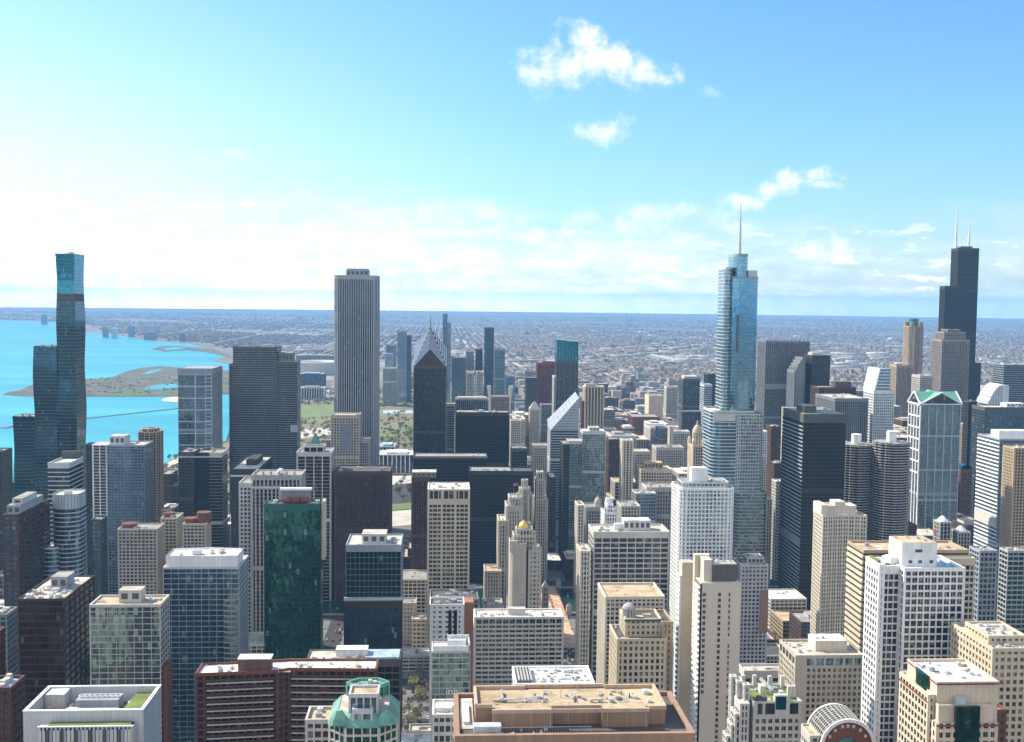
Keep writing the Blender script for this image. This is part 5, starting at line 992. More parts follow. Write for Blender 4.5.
n = 12; xs_ = [b.w*k/n for k in range(n+1)]; zt = b.zp(385); prof = [b.z+(zt-b.z)*math.sin(math.pi/2*min(1, k/n*1.15)) for k in range(n+1)]
for k in range(n):
    b.mb('curved_wall', 'alum' if k % 2 else 'steel').prism(b.L(rect(xs_[k], xs_[k+1], 0, 40)), 0, 0, z1f=[prof[k], prof[k+1], prof[k+1], prof[k]])
    b.box('roof_rib', 'white', xs_[k], xs_[k]+1.2, -.5, 40.2, prof[k]-2.0, prof[k]+.8)
for k in range(20): b.box('floor_band', 'white', 0, b.w, -.4, -.05, b.z-4-6*k, b.z-2-6*k)
b.box('end_wall', 'alum', b.w, b.xp(1009, 390), 0, 40, 0, zt-1); b.done()
simple('glass_tower', 'dark glass tower with pale rooftop machinery below the curved-roof office', 'office tower', 972, 1032, 408, 1450, S('dgrey', 'g_blue', 3.9, 3, .15, .5, .2), 36, 440, roof='r_pale', pent=(.55, .95, .3, .8, 5, 'alum', 'r_white'))
simple('glass_tower', 'wide blue-grey tower with fine floor lines at the skyline edge beyond the curved-roof office', 'office tower', 993, 1036, 365, 1900, S('steel', 'g_dark', 3.9, 40, 0, 1.0, .3), 40, 410, roof='r_pale', units=6)
simple('dark_tower', 'narrow dark glass tower between the green gabled tower and white-banded tower', 'office tower', 964, 977, 402, 1500, S('dgrey', 'g_black', 3.9, 3, .2, .5, .2), 34, 520, units=1)
simple('office_tower', 'brown-grey office with small square windows seen between gabled and banded towers', 'office tower', 958, 970, 425, 1650, S('rose', 'g_office', 3.6, 3, 1.2, 1.4, .3), 30, 470, units=2)
b = Bld('low_block', 'low brick block with a rounded teal glass roof at the river bend', 'building', 955, 972, 470, 1400, 30, 520)
b.shaft(None, 0, b.z, S('brick', 'g_office', 3.6, 3, 1, 1, .3), 'r_copper'); b.own('arched_roof', 'g_teal', lambda m: m.loft([[(b.w*.5-b.ox+b.w*.5*math.cos(a), y-b.oy, b.z+7*math.sin(a)) for a in np.linspace(0, math.pi, 14)] for y in (-.3, 22)])); b.done()
b = Bld('banded_tower', 'blue glass tower with white horizontal bands on its sunlit side and a white penthouse', 'office tower', 1000, 1036, 440, 1080, None, 560, xs=978)
b.shaft(None, 0, b.z, S('steel', 'g_blue', 3.9, 3, .15, .5, .2), 'r_pale'); b.pent(b.w*.05, b.w*.95, 6, b.d*.5, b.z, b.z+8, 'white', 'r_white', False)
for k in range(int(b.z/3.9)): b.box('floor_band', 'white', -.8, -.3, 0, b.d, k*3.9+.4, k*3.9+1.9)
b.box('machine_floor', 'pconc', -1, -.3, 0, b.d, b.zp(527), b.zp(517)); b.done()
simple('apartment_tower', 'tan apartment tower with stacked balconies cut off by the picture edge', 'apartment tower', 1004, 1034, 449, 1010, S('tan', 'g_bronze', 3.0, 3.0, 1.1, 1.2, .8), 30, 545, roof='r_pale', units=3)
simple('office_block', 'teal-windowed office block cut by the picture edge above the sandstone hotel', 'office block', 1008, 1040, 552, 800, S('conc', 'g_regis', 3.7, 4, .4, 1.1, .3), None, 625, xs=1000, roof='r_tan', units=5)
# cream concave tower
b = Bld('concave_tower', 'cream tower with curved-in front, close-set windows and a stepped crown', 'apartment tower', 823, 866.5, 517, 790, 30, 650, auto=False)
z = b.z; w = b.w; wa = b.xp(814, 515, 26); P = [(0, 0)]+[(w*k/8, 3.0*math.sin(math.pi*k/8)) for k in range(1, 8)]+[(w, 0), (w, 26), (wa, 26)]
b.shaft(P, 0, z, S('cream', 'g_office', 3.0, 2.3, .75, 1.05, .4), 'r_pale', 1.2); zt = b.zp(503, None, 12)
b.shaft([(w*.02, 8), (w*.85, 8), (w*.85, 22), (w*.02, 22)], z, zt-2, S('cream', 'cream', 9, 40, 0, .5, .2), 'r_white', .8); b.box('crown_wall', 'cream', w*.0, w*.14, 4, 22, z, zt); b.box('crown_wall', 'cream', w*.36, w*.6, 9, 20, zt-2, zt+1.5); b.done()
# gridded white tower near the bottom edge
st = S('white', 'g_office', 3.55, 3.3, .55, .8, .6, 'g_office')
b = Bld('white_tower', 'bright white gridded tower with a tall white rooftop box and planted terrace', 'apartment tower', 905, 963.5, 570, 520, 26, 742, auto=False)
z = b.z; w = b.w; b.shaft(None, 0, z, S('white', 'g_office', 3.55, 3.2, .5, .75, .6, 'g_office'), 'r_blue', 1.2)
xa = b.xp(883, 568, 5); b.shaft(rect(xa, -.7, 5, 22), 0, z+.4, S('white', 'g_office', 3.55, 2.7, .4, .8, .5), 'r_pale', .8)
b.shaft(rect(xa-2.6, xa-.6, 2.5, 19), 0, z+1.6, S('white', 'g_office', 3.55, 3.6, .8, 1.3, .5), 'r_pale', .8); b.box('planter', 'r_green', xa-2.3, xa-.9, 6, 17, z+1.6, z+3.4); b.box('planter', 'r_green', xa+.5, xa+4, 5.6, 8, z+.5, z+1.8)
zt = b.zp(543, None, 5); x0, x1 = b.xp(902, 550, 5), b.xp(937, 550, 5); b.box('penthouse', 'white', x0, x1, 5, 21, z, zt); b.box('penthouse_roof', 'r_tan', x0+.3, x1-.3, 5.3, 20.7, zt, zt+.2); b.box('penthouse_wall', 'white', x0-4, x0-.1, 9, 16, z, z+4)
for fx, fz, sx_ in ((.38, .62, .2), (.2, .18, .1), (.48, .18, .1), (.8, .18, .1)): b.box('louvre', 'dgrey', x0+(x1-x0)*fx, x0+(x1-x0)*(fx+sx_), 4.9, 5, z+(zt-z)*fz, z+(zt-z)*(fz+.12))
b.units(4, x0+1, x1-1, 6, 20, zt+.2, 2); b.units(3, w*.8, w-1, 3, 22, z, 2); b.shaft(rect(-1.4, w+1.4, -1.4, -.7), 0, b.zp(716), S('white', 'g_office', 3.55, 3.4, .6, .9, .5), 'r_white', .5); b.done()
b = Bld('tan_block', 'broad tan office slab with striped sunlit side behind the bright white tower', 'office block', 864, 968, 552, 640, 26, 640, auto=False)
b.shaft(None, 0, b.z, S('tan', 'g_dark', 3.7, 40, 0, 1.8, .3), 'r_tan', 1.3); b.units(4, 4, b.w-4, 4, 22, b.z, 3)
for k in range(int(b.z/3.7)): b.box('floor_band', 'sand', -.9, -.35, 0, 26, k*3.7+.3, k*3.7+2.1)
b.shaft(rect(b.xp(938, 556), b.xp(970, 556), -6, -.6), 0, b.zp(557), S('sand', 'g_office', 3.7, 3, .6, 1.2, .3), 'r_pale', .8); b.done()
simple('office_block', 'grey gridded office block with a flat blue-grey roof beyond the tan slab', 'office block', 970, 997, 552, 730, S('steel', 'g_office', 3.7, 3.4, .7, 1.2, .4), 30, 615, roof='r_grey', units=6)
for lab, xl, xr, yt in (('short concrete block with a white domed vent and one red stripe near the river', 934, 951, 523), ('short concrete block topped by a pale cone behind the grey gridded office', 951, 970, 533)):
    b = simple('low_block', lab, 'building', xl, xr, yt, 960, S('conc', 'g_black', 3.6, 3, .9, .6, .4), 24, 552, roof='r_pale', units=1, done=False)
    b.own('roof_cone', 'white', lambda m: m.loft([[(x, y, b.z+h) for x, y in ngon(0, 0, r, r, 16)] for h, r in ((0, 5.5), (2, 4.5), (4, 2.5), (5, 1.5), (5.4, .2))])); b.box('side_stripe', 'red' if 'red' in lab else 'conc', -.5, -.36, 6, 12, b.z-12, b.z-8); b.done()
st = S('sand', 'g_office', 3.4, 3.0, 1.2, 1.4, .35, 'g_office')
b = Bld('sandstone_hotel', 'honey-coloured hotel with many small windows and a cluttered stepped roof', 'hotel', 993, 1045, 650, 470, None, 742, xs=986)
z = b.z; b.shaft(rect(0, b.w, 0, 40), 0, z, st, 'r_pale', 1.0); b.shaft(rect(2, b.w*.8, 8, 30), z, z+3.4, S('sand', 'g_office', 3.4, 3, 1.2, 1.6, .3), 'r_pale', .8); b.units(14, 1, b.w-1, 1, 7, z, 2.0); b.units(10, 3, b.w*.75, 9, 29, z+3.4, 2.2); b.done()
simple('sandstone_hotel', 'narrow honey-coloured wing with a plain brown side next to the bright white tower', 'hotel', 972, 986, 641, 540, S('sand', 'g_office', 3.4, 3.0, 1.2, 1.6, .3, 'g_office'), 20, 700, roof='r_pale', units=2, us=2)
simple('brick_block', 'dark red and cream checkered brick building low behind the peach tower', 'building', 985, 1006, 712, 440, S('brick', 'g_office', 3.5, 2.4, .9, 1.2, .3), 24, 742, units=2, us=2)
# peach and green tower at the bottom edge
b = Bld('peach_tower', 'peach stone tower with green glass bay, red trim lines and a white cluttered roof', 'apartment tower', 937, 997, 686, 400, 30, 742, auto=False)
z = b.z; w = b.w; st = S('peach', 'g_green', 3.4, 3.0, .9, 1.2, .35, 'g_green'); X = lambda x, y=690: b.xp(x, y)
zu = b.zp(685); xu0, xu1 = b.xp(937, 690, 3), b.xp(998, 690, 3)
b.shaft(rect(xu0, xu1, 3, 30), 0, zu-.8, S('peach', 'peach', 30, 60, 0, 0, .15), 'r_white', 1.1); b.box('trim', 'red', xu0-.3, xu1+.3, 2.6, 2.8, zu-.9, zu-.35); b.box('trim', 'red', xu0-.35, xu0-.2, 2.8, 30, zu-.9, zu-.35)
xw0 = b.xp(904, 700, 26); b.shaft(rect(xw0, xu0-.4, 4, 30), 0, b.zp(700), S('peach', 'g_green', 3.4, 3.0, .8, 1.2, .35), 'r_tan', .9); b.box('trim', 'red', xw0-.5, xw0-.38, 4, 30, b.zp(700)-2.6, b.zp(700)-1.8)
b.own('glass_bay', 'g_green', lambda m: m.prism([(xu0-.35-2.2*math.sin(math.pi*k/8)-b.ox, 9+12*k/8-b.oy) for k in range(8, -1, -1)], 0, zu+.3))
b.shaft(rect(0, w, -1, 2.4), 0, b.zp(722), S('peach', 'g_green', 3.4, 3.0, .9, 1.2, .35, 'g_green'), None); b.box('roof_deck', 'r_pale', .2, w-.2, -.9, 2.3, b.zp(722), b.zp(722)+.3); b.box('trim', 'red', -.3, w+.3, -1.5, -1.36, b.zp(722)-1.2, b.zp(722)-.5)
b.shaft(rect(w*.04, w*.96, 0, 2.6), b.zp(722), b.zp(706), S('peach', 'peach', 30, 60, 0, 0, .1), 'r_grey', .5); b.box('glass_bay', 'g_green', w*.3, w*.7, -1.7, -.2, 0, b.zp(705)); b.box('roof_unit', 'alum', w*.34, w*.52, .6, 2.4, b.zp(705), b.zp(705)+2.6, own=True)
b.units(12, xu0+2, xu1-2, 5, 28, zu-.8, 2.4, seed=6); b.box('roof_deck', 'r_white', xu0+(xu1-xu0)*.3, xu0+(xu1-xu0)*.72, 5, 25, zu-.8, zu-.2); b.done()
# hotel block with dark top windows
b = Bld('hotel', 'pale stone hotel block with dark tall top windows and a cream rooftop box', 'hotel', 796, 863, 657, 575, None, 720, xs=780)
z = b.z; w = b.w; b.box('wall_end', 'beige', -.3, w*.16, -.42, 0, 0, z); b.shaft(None, 0, z-6.2, S('beige', 'g_office', 3.3, 2.9, 1.1, 1.3, .4, 'g_dark'), None); b.shaft(None, z-6.2, z, S('beige', 'g_office', 6.2, 5.2, 1.2, 1.6, .4, 'g_blue'), 'r_pale', 1.2)
b.pent(w*.38, w*.86, 10, b.d*.8, z, z+5.5, 'cream', 'r_white', False); b.units(6, 1, w*.34, 2, b.d-2, z, 2.2); b.units(3, w*.4, w*.8, 11, b.d*.75, z+5.9, 1.8); b.done()
# stepped stone building with green glass bays
b = Bld('stepped_block', 'stone building stepping down in rounded bays with a planted green roof', 'apartment block', 754, 801, 699, 470, 22, 742, auto=False)
z = b.z; w = b.w; st = S('pconc', 'g_pale', 3.4, 3.2, 1.0, 1.3, .3, 'g_dark'); X = lambda x, y=700: b.xp(x, y)
b.shaft(None, 0, z-2, st, 'r_green', 1.0); b.box('attic', 'pconc', 0, w, -.42, -.1, z-7.5, z-1)
for fx, wd_ in ((.08, .1), (.24, .2), (.76, .18)): b.box('window_bay', 'g_dark', w*fx, w*(fx+wd_), -.55, -.44, z-6.6, z-1.8)
b.box('window_bay', 'g_teal', w*.46, w*.68, -.6, -.44, z-4.6, z+1.2); b.box('attic', 'pconc', w*.44, w*.70, -.5, 2, z-1, z+1.8)
for k, (xx, yy_) in enumerate(((751, 680), (746, 679), (742, 677))): b.shaft(rect(X(xx-5), X(xx), 3+k*3.5, 6+k*3.5), 0, b.zp(yy_+8), S('pconc', 'g_pale', 3.4, 1.6, .5, .6, .25), 'r_pale', .6)
for k, (xx, yy_) in enumerate(((747, 703), (743, 714), (740, 726), (736, 738))):
    b.shaft(rect(X(xx-7), X(xx)+.5, -1.2+k*1.2, 8), 0, b.zp(yy_), S('pconc', 'g_bronze', 3.4, 2.4, .7, 1.0, .3), 'r_pale', .5)
for fx, fy in ((.05, .9), (.85, .3), (.95, .3), (.62, .85), (.9, .85), (.3, .9)): b.mb('pinnacle', 'pconc').box(w*fx-.8-b.ox, w*fx+.8-b.ox, 24*fy-.8-b.oy, 24*fy+.8-b.oy, z-2, z+3.4)
b.box('penthouse', 'dgrey', w*.1, w*.3, 1.2, 4, z-2, z+.4); b.box('penthouse', 'cream', w*.3, w*.42, 12, 16, z-2, z+1.5); b.units(5, w*.45, w*.85, 8, 20, z-2, 2.4); b.mb('tube', 'alum').beam((w*.38-b.ox, 18-b.oy, z+3), (w*.55-b.ox, 11-b.oy, z), 1.2); b.done()
# barrel-vault
b = Bld('vaulted_hall', 'barrel-vaulted glass roof with white rims over a brick hall', 'hall', 822, 874, 720, 490, 19, 742, auto=False)
R_ = b.w/2; zc = b.z-R_; m = b.mb('vault_glazing', 'g_office'); d = 19
arc = [(-R_*math.cos(math.pi*k/18), R_*math.sin(math.pi*k/18)) for k in range(19)]
m.loft([[(x, y-b.oy, zc+h) for x, h in arc] for y in (0, d)], cap=False)
for y in (-.6, d): 
    for (x0, h0), (x1, h1) in zip(arc, arc[1:]): b.mb('rim', 'white').beam((x0, y-b.oy, zc+h0), (x1, y-b.oy, zc+h1), 1.0, 1.5)
for j in range(1, 9):
    for (x0, h0), (x1, h1) in zip(arc, arc[1:]): b.mb('vault_rib', 'pconc').beam((x0*1.01, d*j/9-b.oy, zc+h0*1.01), (x1*1.01, d*j/9-b.oy, zc+h1*1.01), .3, .3)
for k in range(2, 18): b.mb('vault_rib', 'pconc').beam((arc[k][0]*1.01, -b.oy, zc+arc[k][1]*1.01), (arc[k][0]*1.01, d-b.oy, zc+arc[k][1]*1.01), .25, .25)
fw = b.mb('end_wall', 'brick'); fw.face([(x*.97, -.1-b.oy, zc+h*.97) for x, h in arc]); b.box('wall', 'brick', 0, b.w, 0, d, 0, zc); ring = b.mb('end_window', 'g_teal'); ring.face([(x*.55, -.2-b.oy, zc-2+h*.45) for x, h in arc])
for a in (.5, .9, 1.3, 1.57, 1.85, 2.24, 2.64): b.own('end_window', 'sand', lambda m: m.prism(ngon(-R_*.78*math.cos(a), -.25-b.oy, .7, .12, 10), zc+R_*.78*math.sin(a)-.7, zc+R_*.78*math.sin(a)+.7))
b.shaft(rect(-4.5, -.4, 2, 16), 0, zc+R_*.3, S('pconc', 'g_office', 3.6, 3, 1, 1.4, .3), 'r_tan', .8); b.done()
simple('white_roof_block', 'thin pale flat roof edge crossing behind the stepped stone building', 'building', 739, 800, 672, 640, S('pconc', 'g_office', 3.6, 4, .8, 1.4, .3), 12, 680, roof='r_pale', units=0)
simple('brick_block', 'dark brick loft building with a flat blue-grey roof below the concave cream tower', 'building', 776, 812, 617, 700, S('brown', 'g_black', 3.6, 3, 1.2, 1.2, .3), 30, 648, roof='r_grey', units=2, z=38)
# middle distance between the avenue and the spire tower
simple('office_tower', 'dark glass tower with a gold reflecting face between rail field and spire skyscraper', 'office tower', 679, 700, 379, 2300, S('dgrey', 'g_office', 3.8, 7, .8, .3, .3), 40, 410, roof='r_pale', pent=(.1, .9, .2, .8, 5, 'pconc', 'r_white'))
simple('banded_tower', 'pale blue banded glass office curving beside the spire skyscraper', 'office tower', 700, 712, 385, 2000, S('alum', 'g_sky', 3.8, 40, 0, 1.2, .3), 40, 440, units=1)
simple('dark_tower', 'black tower partly hidden behind the spire skyscraper above the rail field', 'office tower', 704, 720, 374, 2600, S('black', 'g_black', 3.8, 3, .3, .6, .3), 40, 400, units=2)
simple('stone_block', 'plain beige block with blank sunlit wall near the rail field', 'office block', 649, 663, 396, 2450, S('peach', 'peach', 3.6, 6, 1.6, 2.0, .2), None, 415, xs=645, units=1)
simple('grey_tower', 'light grey slab tower standing behind the plain beige block', 'office tower', 664, 678, 387, 2500, S('pconc', 'g_office', 3.6, 3, 1, 1.2, .3), 30, 420, units=1)
simple('banded_tower', 'squat grey office with a stepped striped side below the gold-faced tower', 'office block', 682, 701, 412, 1900, S('dgrey', 'g_office', 3.8, 40, 0, 1.4, .4), None, 430, xs=679, roof='r_grey', units=3)
b = Bld('domed_tower', 'sandstone tower with corner turrets and a domed lantern beside the spire skyscraper', 'tower', 688, 705, 447, 1250, 28, 500)
st = S('peach', 'g_office', 3.5, 2.5, 1.1, 1.0, .4); z = b.z; w = b.w; b.shaft(None, 0, z, st, 'r_pale', 1.2); b.shaft(ngon(w*.55, 14, w*.40, w*.40, 12), z, b.zp(434), S('peach', 'g_office', 12, 2.5, .9, 1.2, .4), None); zd = b.zp(434)
b.own('dome', 'sand', lambda m: m.loft([[(x, y, zd+h) for x, y in ngon(w*.05, 0, r, r, 20)] for h, r in ((0, w*.43), (3, w*.40), (6, w*.30), (8.5, w*.17), (9, w*.08), (13, w*.07), (14.5, .1))]))
for fx in (.08, .92):
    for fy in (2, 26): b.mb('turret', 'peach').loft([[(x, y, zz) for x, y in ngon(w*fx-b.ox, fy-b.oy, r, r, 10)] for zz, r in ((z, 2.2), (z+7, 2.2), (z+10, .2))])
b.done()
simple('slim_tower', 'slender cream tower with vertical white fins south of the river', 'apartment tower', 620.5, 633, 441, 1350, S('cream', 'g_dark', 3.2, 4.4, 1.8, .7, .8), 18, 500, roof='r_pale', units=1)
simple('stone_block', 'cream stepped stone building with a tall window row behind the slender finned tower', 'office block', 616, 650, 452, 1500, S('lime', 'g_office', 3.7, 3.4, 1.2, 1.2, .3), 30, 478, roof='r_pale', units=5)
simple('stone_block', 'tan flat-roofed stone block with an upper storey set back behind the white grid tower', 'office block', 636, 672, 470, 1330, S('sand', 'g_office', 3.7, 3.2, 1.1, 1.2, .3), 34, 500, roof='r_tan', pent=(.15, .75, .3, .8, 7, 'tan', 'r_tan'))
simple('stone_block', 'grey courthouse-like block with rows of pilasters near the domed sandstone tower', 'office block', 642, 676, 488, 1250, S('pconc', 'g_office', 4.4, 3.0, 1.2, 1.0, .6), 30, 510, roof='r_grey', units=5)
simple('glass_office', 'low glass office with pale roof terraces beside the slender finned tower', 'office block', 632, 656, 494, 1230, S('alum', 'g_blue', 3.8, 3, .2, .6, .3), 26, 530, roof='r_pale', units=5)
simple('brick_tower', 'dark brick older tower with a water tank left of the slender finned tower', 'office tower', 606, 620, 440, 1500, S('brown', 'g_office', 3.6, 3, 1.2, 1.2, .3), 28, 470, units=3, kinds=(2,))
simple('stone_tower', 'white gabled mid-rise just right of the cream stepped building', 'office block', 668, 690, 432, 1750, S('pconc', 'g_office', 3.6, 3, 1.2, 1.1, .3), 26, 455, roof='r_pale', units=4)
simple('stone_tower', 'thin pale cream tower next to the white gabled mid-rise', 'office tower', 668, 673, 427, 1700, S('cream', 'g_office', 3.6, 3, 1.2, 1.1, .3), 20, 455, units=0)
simple('stone_block', 'broad limestone block with a light court south of the domed sandstone tower', 'office block', 652, 684, 448, 1600, S('lime', 'g_office', 3.7, 3.2, 1.2, 1.2, .3), 34, 470, units=5, roof='r_grey')
b = Bld('clock_tower', 'white terracotta tower with a tiered wedding-cake top behind the grey gridded slab', 'tower', 601, 617, 514, 960, 22, 526)
z = b.z; st = S('white', 'g_office', 3.6, 2.4, 1.0, 1.0, .3); b.shaft(None, 0, z, st, 'r_pale', 1.2); b.shaft(rect(3, b.w-3, 4, 18), z, b.zp(506), st, 'r_pale', 1); b.shaft(ngon(b.w/2, 11, 3, 3, 10), b.zp(506), b.zp(501), st, 'r_pale', .8); b.mast(b.w/2, 11, b.zp(501), b.zp(495), .8, .1, 'pconc', 'spire')
for fx in (.1, .9): b.mb('turret', 'pconc').loft([[(x, y, zz) for x, y in ngon(b.w*fx-b.ox, 2-b.oy, r, r, 8)] for zz, r in ((z, 1.2), (z+4, 1.2), (z+7, .1))])
b.done()
simple('stone_block', 'ornate pale stone office with a curved cornice right of the terracotta tower', 'office block', 617, 640, 507, 1010, S('lime', 'g_office', 3.6, 3, 1, 1, .4), 26, 526, roof='r_grey', units=6)
b = Bld('domed_tower', 'grey stone building crowned by a small round cupola near the avenue', 'office block', 583, 602, 508, 1200, 26, 560)
z = b.z; b.shaft(None, 0, z, S('conc', 'g_office', 3.6, 2.8, 1.1, 1.0, .4), 'r_grey', 1.2); b.shaft(ngon(b.w*.8, 9, 3.6, 3.6, 14), z, z+5, S('lime', 'g_office', 5, 1.8, .7, 1, .3), None); b.own('dome', 'lime', lambda m: m.loft([[(x, y, z+5+h) for x, y in ngon(b.w*.8-b.ox, 9-b.oy, r, r, 16)] for h, r in ((0, 4), (2.5, 3.4), (4.5, 2), (5.4, .8), (8, .1))])); b.done()
simple('stone_tower', 'cream narrow stone tower catching sun along the west side of the avenue', 'office block', 575, 584, 506, 1160, S('cream', 'g_office', 3.6, 2.8, 1.1, 1.0, .3), 26, 560, roof='r_pale', units=1)
simple('stone_block', 'slim cream terracotta building with green shopfront glass at the avenue plaza', 'building', 577, 590, 552, 850, S('cream', 'g_regis', 3.8, 2.6, 1.0, 1.0, .4), 24, 680, roof='r_pale', units=1)
simple('apartment_tower', 'white gridded slab seen between spire skyscraper and the big black tower', 'apartment tower', 757, 767, 432, 1330, S('white', 'g_sky', 3.1, 3, .6, .9, .3), 28, 490, units=1)
simple('brick_tower', 'brown brick office seen between spire skyscraper and the big black tower', 'office tower', 766, 781, 427, 1420, S('brown', 'g_office', 3.6, 4, 1.6, 1.6, .3), 28, 470, units=2, roof='r_pale')
simple('stone_tower', 'thin bright cream tower in front of the crenellated grey tower', 'office tower', 782, 787, 408, 1600, S('cream', 'cream', 3.6, 4, 1.2, 1.6, .2), 20, 425, units=0)
simple('brick_block', 'dark brown corner block below the brown brick office', 'office block', 769, 784, 464, 1290, S('brown', 'g_bronze', 3.6, 3, 1.3, 1.4, .3), 26, 500, units=2, roof='r_pale')
simple('stone_block', 'cream shaft of offices in sun at the river edge behind the spire skyscraper', 'office block', 764, 772, 500, 1215, S('sand', 'g_office', 3.6, 2.8, 1.1, 1.0, .3), 20, 540, units=1, roof='r_pale')
simple('office_block', 'white stepped office corner tight against the big black tower', 'office block', 772, 783, 482, 1225, S('pconc', 'g_office', 3.6, 2.8, .8, 1.2, .3), 20, 530, units=1, roof='r_white')
# south end: towers beyond the park, stadium and halls
for lab, xl, xr, yt, Y, wm, gl in (
        ('pale blue glass tower, broader of the two at the far end of the park', 397.5, 407, 331, 3400, 'steel', 'g_sky'),
        ('dark blue glass tower joined to the pale blue tower far beyond the park', 406.5, 411.5, 336, 3420, 'dgrey', 'g_blue'),
        ('deep blue boxy tower just right of the striped skyscraper far away', 386, 396.5, 345, 3700, 'steel', 'g_blue'),
        ('short sky-blue block under the deep blue boxy tower', 385, 393, 354, 3500, 'alum', 'g_sky'),
        ('whitish apartment slab with grey grid at the end of the park', 383, 397.5, 368, 3300, 'pconc', 'g_office'),
        ('tall slim teal tower with a dark face far behind the black offices', 484.5, 494, 328, 3000, 'dgrey', 'g_regis'),
        ('wide teal green tower stepped beside the tall slim teal tower', 494, 505, 349, 2950, 'steel', 'g_green'),
        ('dark blue-grey slab far behind the grey slab with piers', 452, 466, 358, 3100, 'dgrey', 'g_blue'),
        ('pale lilac-grey tower next to the dark blue-grey slab', 466, 474, 351, 3200, 'pconc', 'g_office'),
        ('black narrow tower between pale lilac tower and tall slim teal tower', 475.5, 482.5, 349.5, 3150, 'black', 'g_black'),
        ('cream apartment tower with vertical strips below the black narrow tower', 476, 483, 372, 2700, 'cream', 'g_office'),
        ('off-white thin slab below the pale lilac tower', 467, 474, 372, 2750, 'cream', 'g_office'),
        ('teal low office block to the right of the stepped teal tower', 505, 515, 376, 2800, 'steel', 'g_teal')):
    simple('distant_tower', lab, 'tower', xl, xr, yt, Y, S(wm, gl, 3.6, 3.4, .5, .8, .3), 36, 412, units=1, us=6)
b = Bld('stadium', 'long low white stadium bowl beyond the park lawns', 'stadium', 300, 334, 362, 4700, 220, 372)
b.own('bowl', 'pconc', lambda m: m.loft([[(x, y, zz) for x, y in ngon(0, 0, b.w*.62*k, 110*k, 40)] for zz, k in ((0, .92), (16, .97), (b.z, 1.06), (b.z+2, 1.02), (b.z-4, .9), (6, .55), (5.5, .01))])); b.own('colonnade', 'pconc', lambda m: [m.box(-b.w*.8, -b.w*.7, -80+k*14, -76+k*14, 0, 26) for k in range(12)]); b.done()
for lab, xl, xr, yt, Y, mat, rf in (('long white exhibition hall far beyond the park', 296, 336, 355.5, 5600, 'pconc', 'r_pale'), ('blue roofed museum hall in front of the stadium', 298, 326, 374, 3900, 'dgrey', 'r_blue'),
                            ('pale marble museum with a flat grey roof at the end of the lawns', 299, 326, 388, 3500, 'white', 'r_grey'), ('white glass-roofed art museum wing at the park edge', 379, 414, 455, 2000, 'white', 'r_white'), ('low station hall with bluish roof under the park trees', 379, 396, 447, 2200, 'pconc', 'r_blue')):
    b = Bld('exhibition_hall', lab, 'hall', xl, xr, yt, Y, 60, yt+12); b.shaft(None, 0, b.z, S(mat, 'g_office', max(5, b.z-1), 8, 1.6, 1.5, .5), rf, 1.0); b.box('roof_deck', rf, b.w*.2, b.w*.8, 10, 46, b.z, b.z+4); b.done()
# tower blocks far down the shore
for k, (lab, x, y, h, wd_, mat) in enumerate((('white apartment slab far down the lake shore', 114, 335, 75, 40, 'white'), ('twin of dim blue-grey slabs far down the lake shore', 131, 334, 85, 45, 'steel'), ('dim grey slab on the far shore next to the white one', 105, 334.5, 80, 40, 'steel'),
                                 ('dim low wide slab along the far shore promenade', 150, 337, 55, 90, 'steel'), ('small pale pink tower inland from the far beach', 182, 339, 60, 36, 'rose'), ('blue-grey tower on the hazy far point of the shore', 44, 321.5, 110, 60, 'steel'))):
    X_, Y_ = gnd(x, y+3); zg = float(gz(math.hypot(X_, Y_))); o = empty('distant_tower', (X_, Y_, zg)); tag(o, lab, 'tower'); mb = MB(); mb.box(-wd_/2, wd_/2, 0, 30, 0, h); mb.box(-wd_*.2, wd_*.2, 8, 22, h, h+6); mb.obj('wall', mat, o)
    mb = MB(); [mb.box(-wd_/2+1, wd_/2-1, -.4, .1, q*6+2, q*6+5) for q in range(int(h/6))]; mb.obj('window_band', 'g_office', o)
# ---------------------------------------------------------------- ordinary blocks filling the streets between
import re
fr = random.Random(5)
FOOT = [(h[5]-3, h[6]+3, h[7]-3, h[8]+3) for h in HEROES]
def free(x0, x1, y0, y1): return all(x1 < f[0] or x0 > f[1] or y1 < f[2] or y0 > f[3] for f in FOOT)
pal_ = [('brown', 'dark brown brick'), ('brick', 'red-brown brick'), ('lime', 'limestone'), ('conc', 'grey concrete'), ('beige', 'beige'), ('pconc', 'pale concrete'), ('grey', 'slate-grey'), ('sand', 'sandy'), ('tan', 'tan'), ('cream', 'cream')]
roofs = [('r_grey', 'grey'), ('r_pale', 'pale'), ('r_white', 'white'), ('r_tan', 'tan'), ('r_dark', 'dark')]
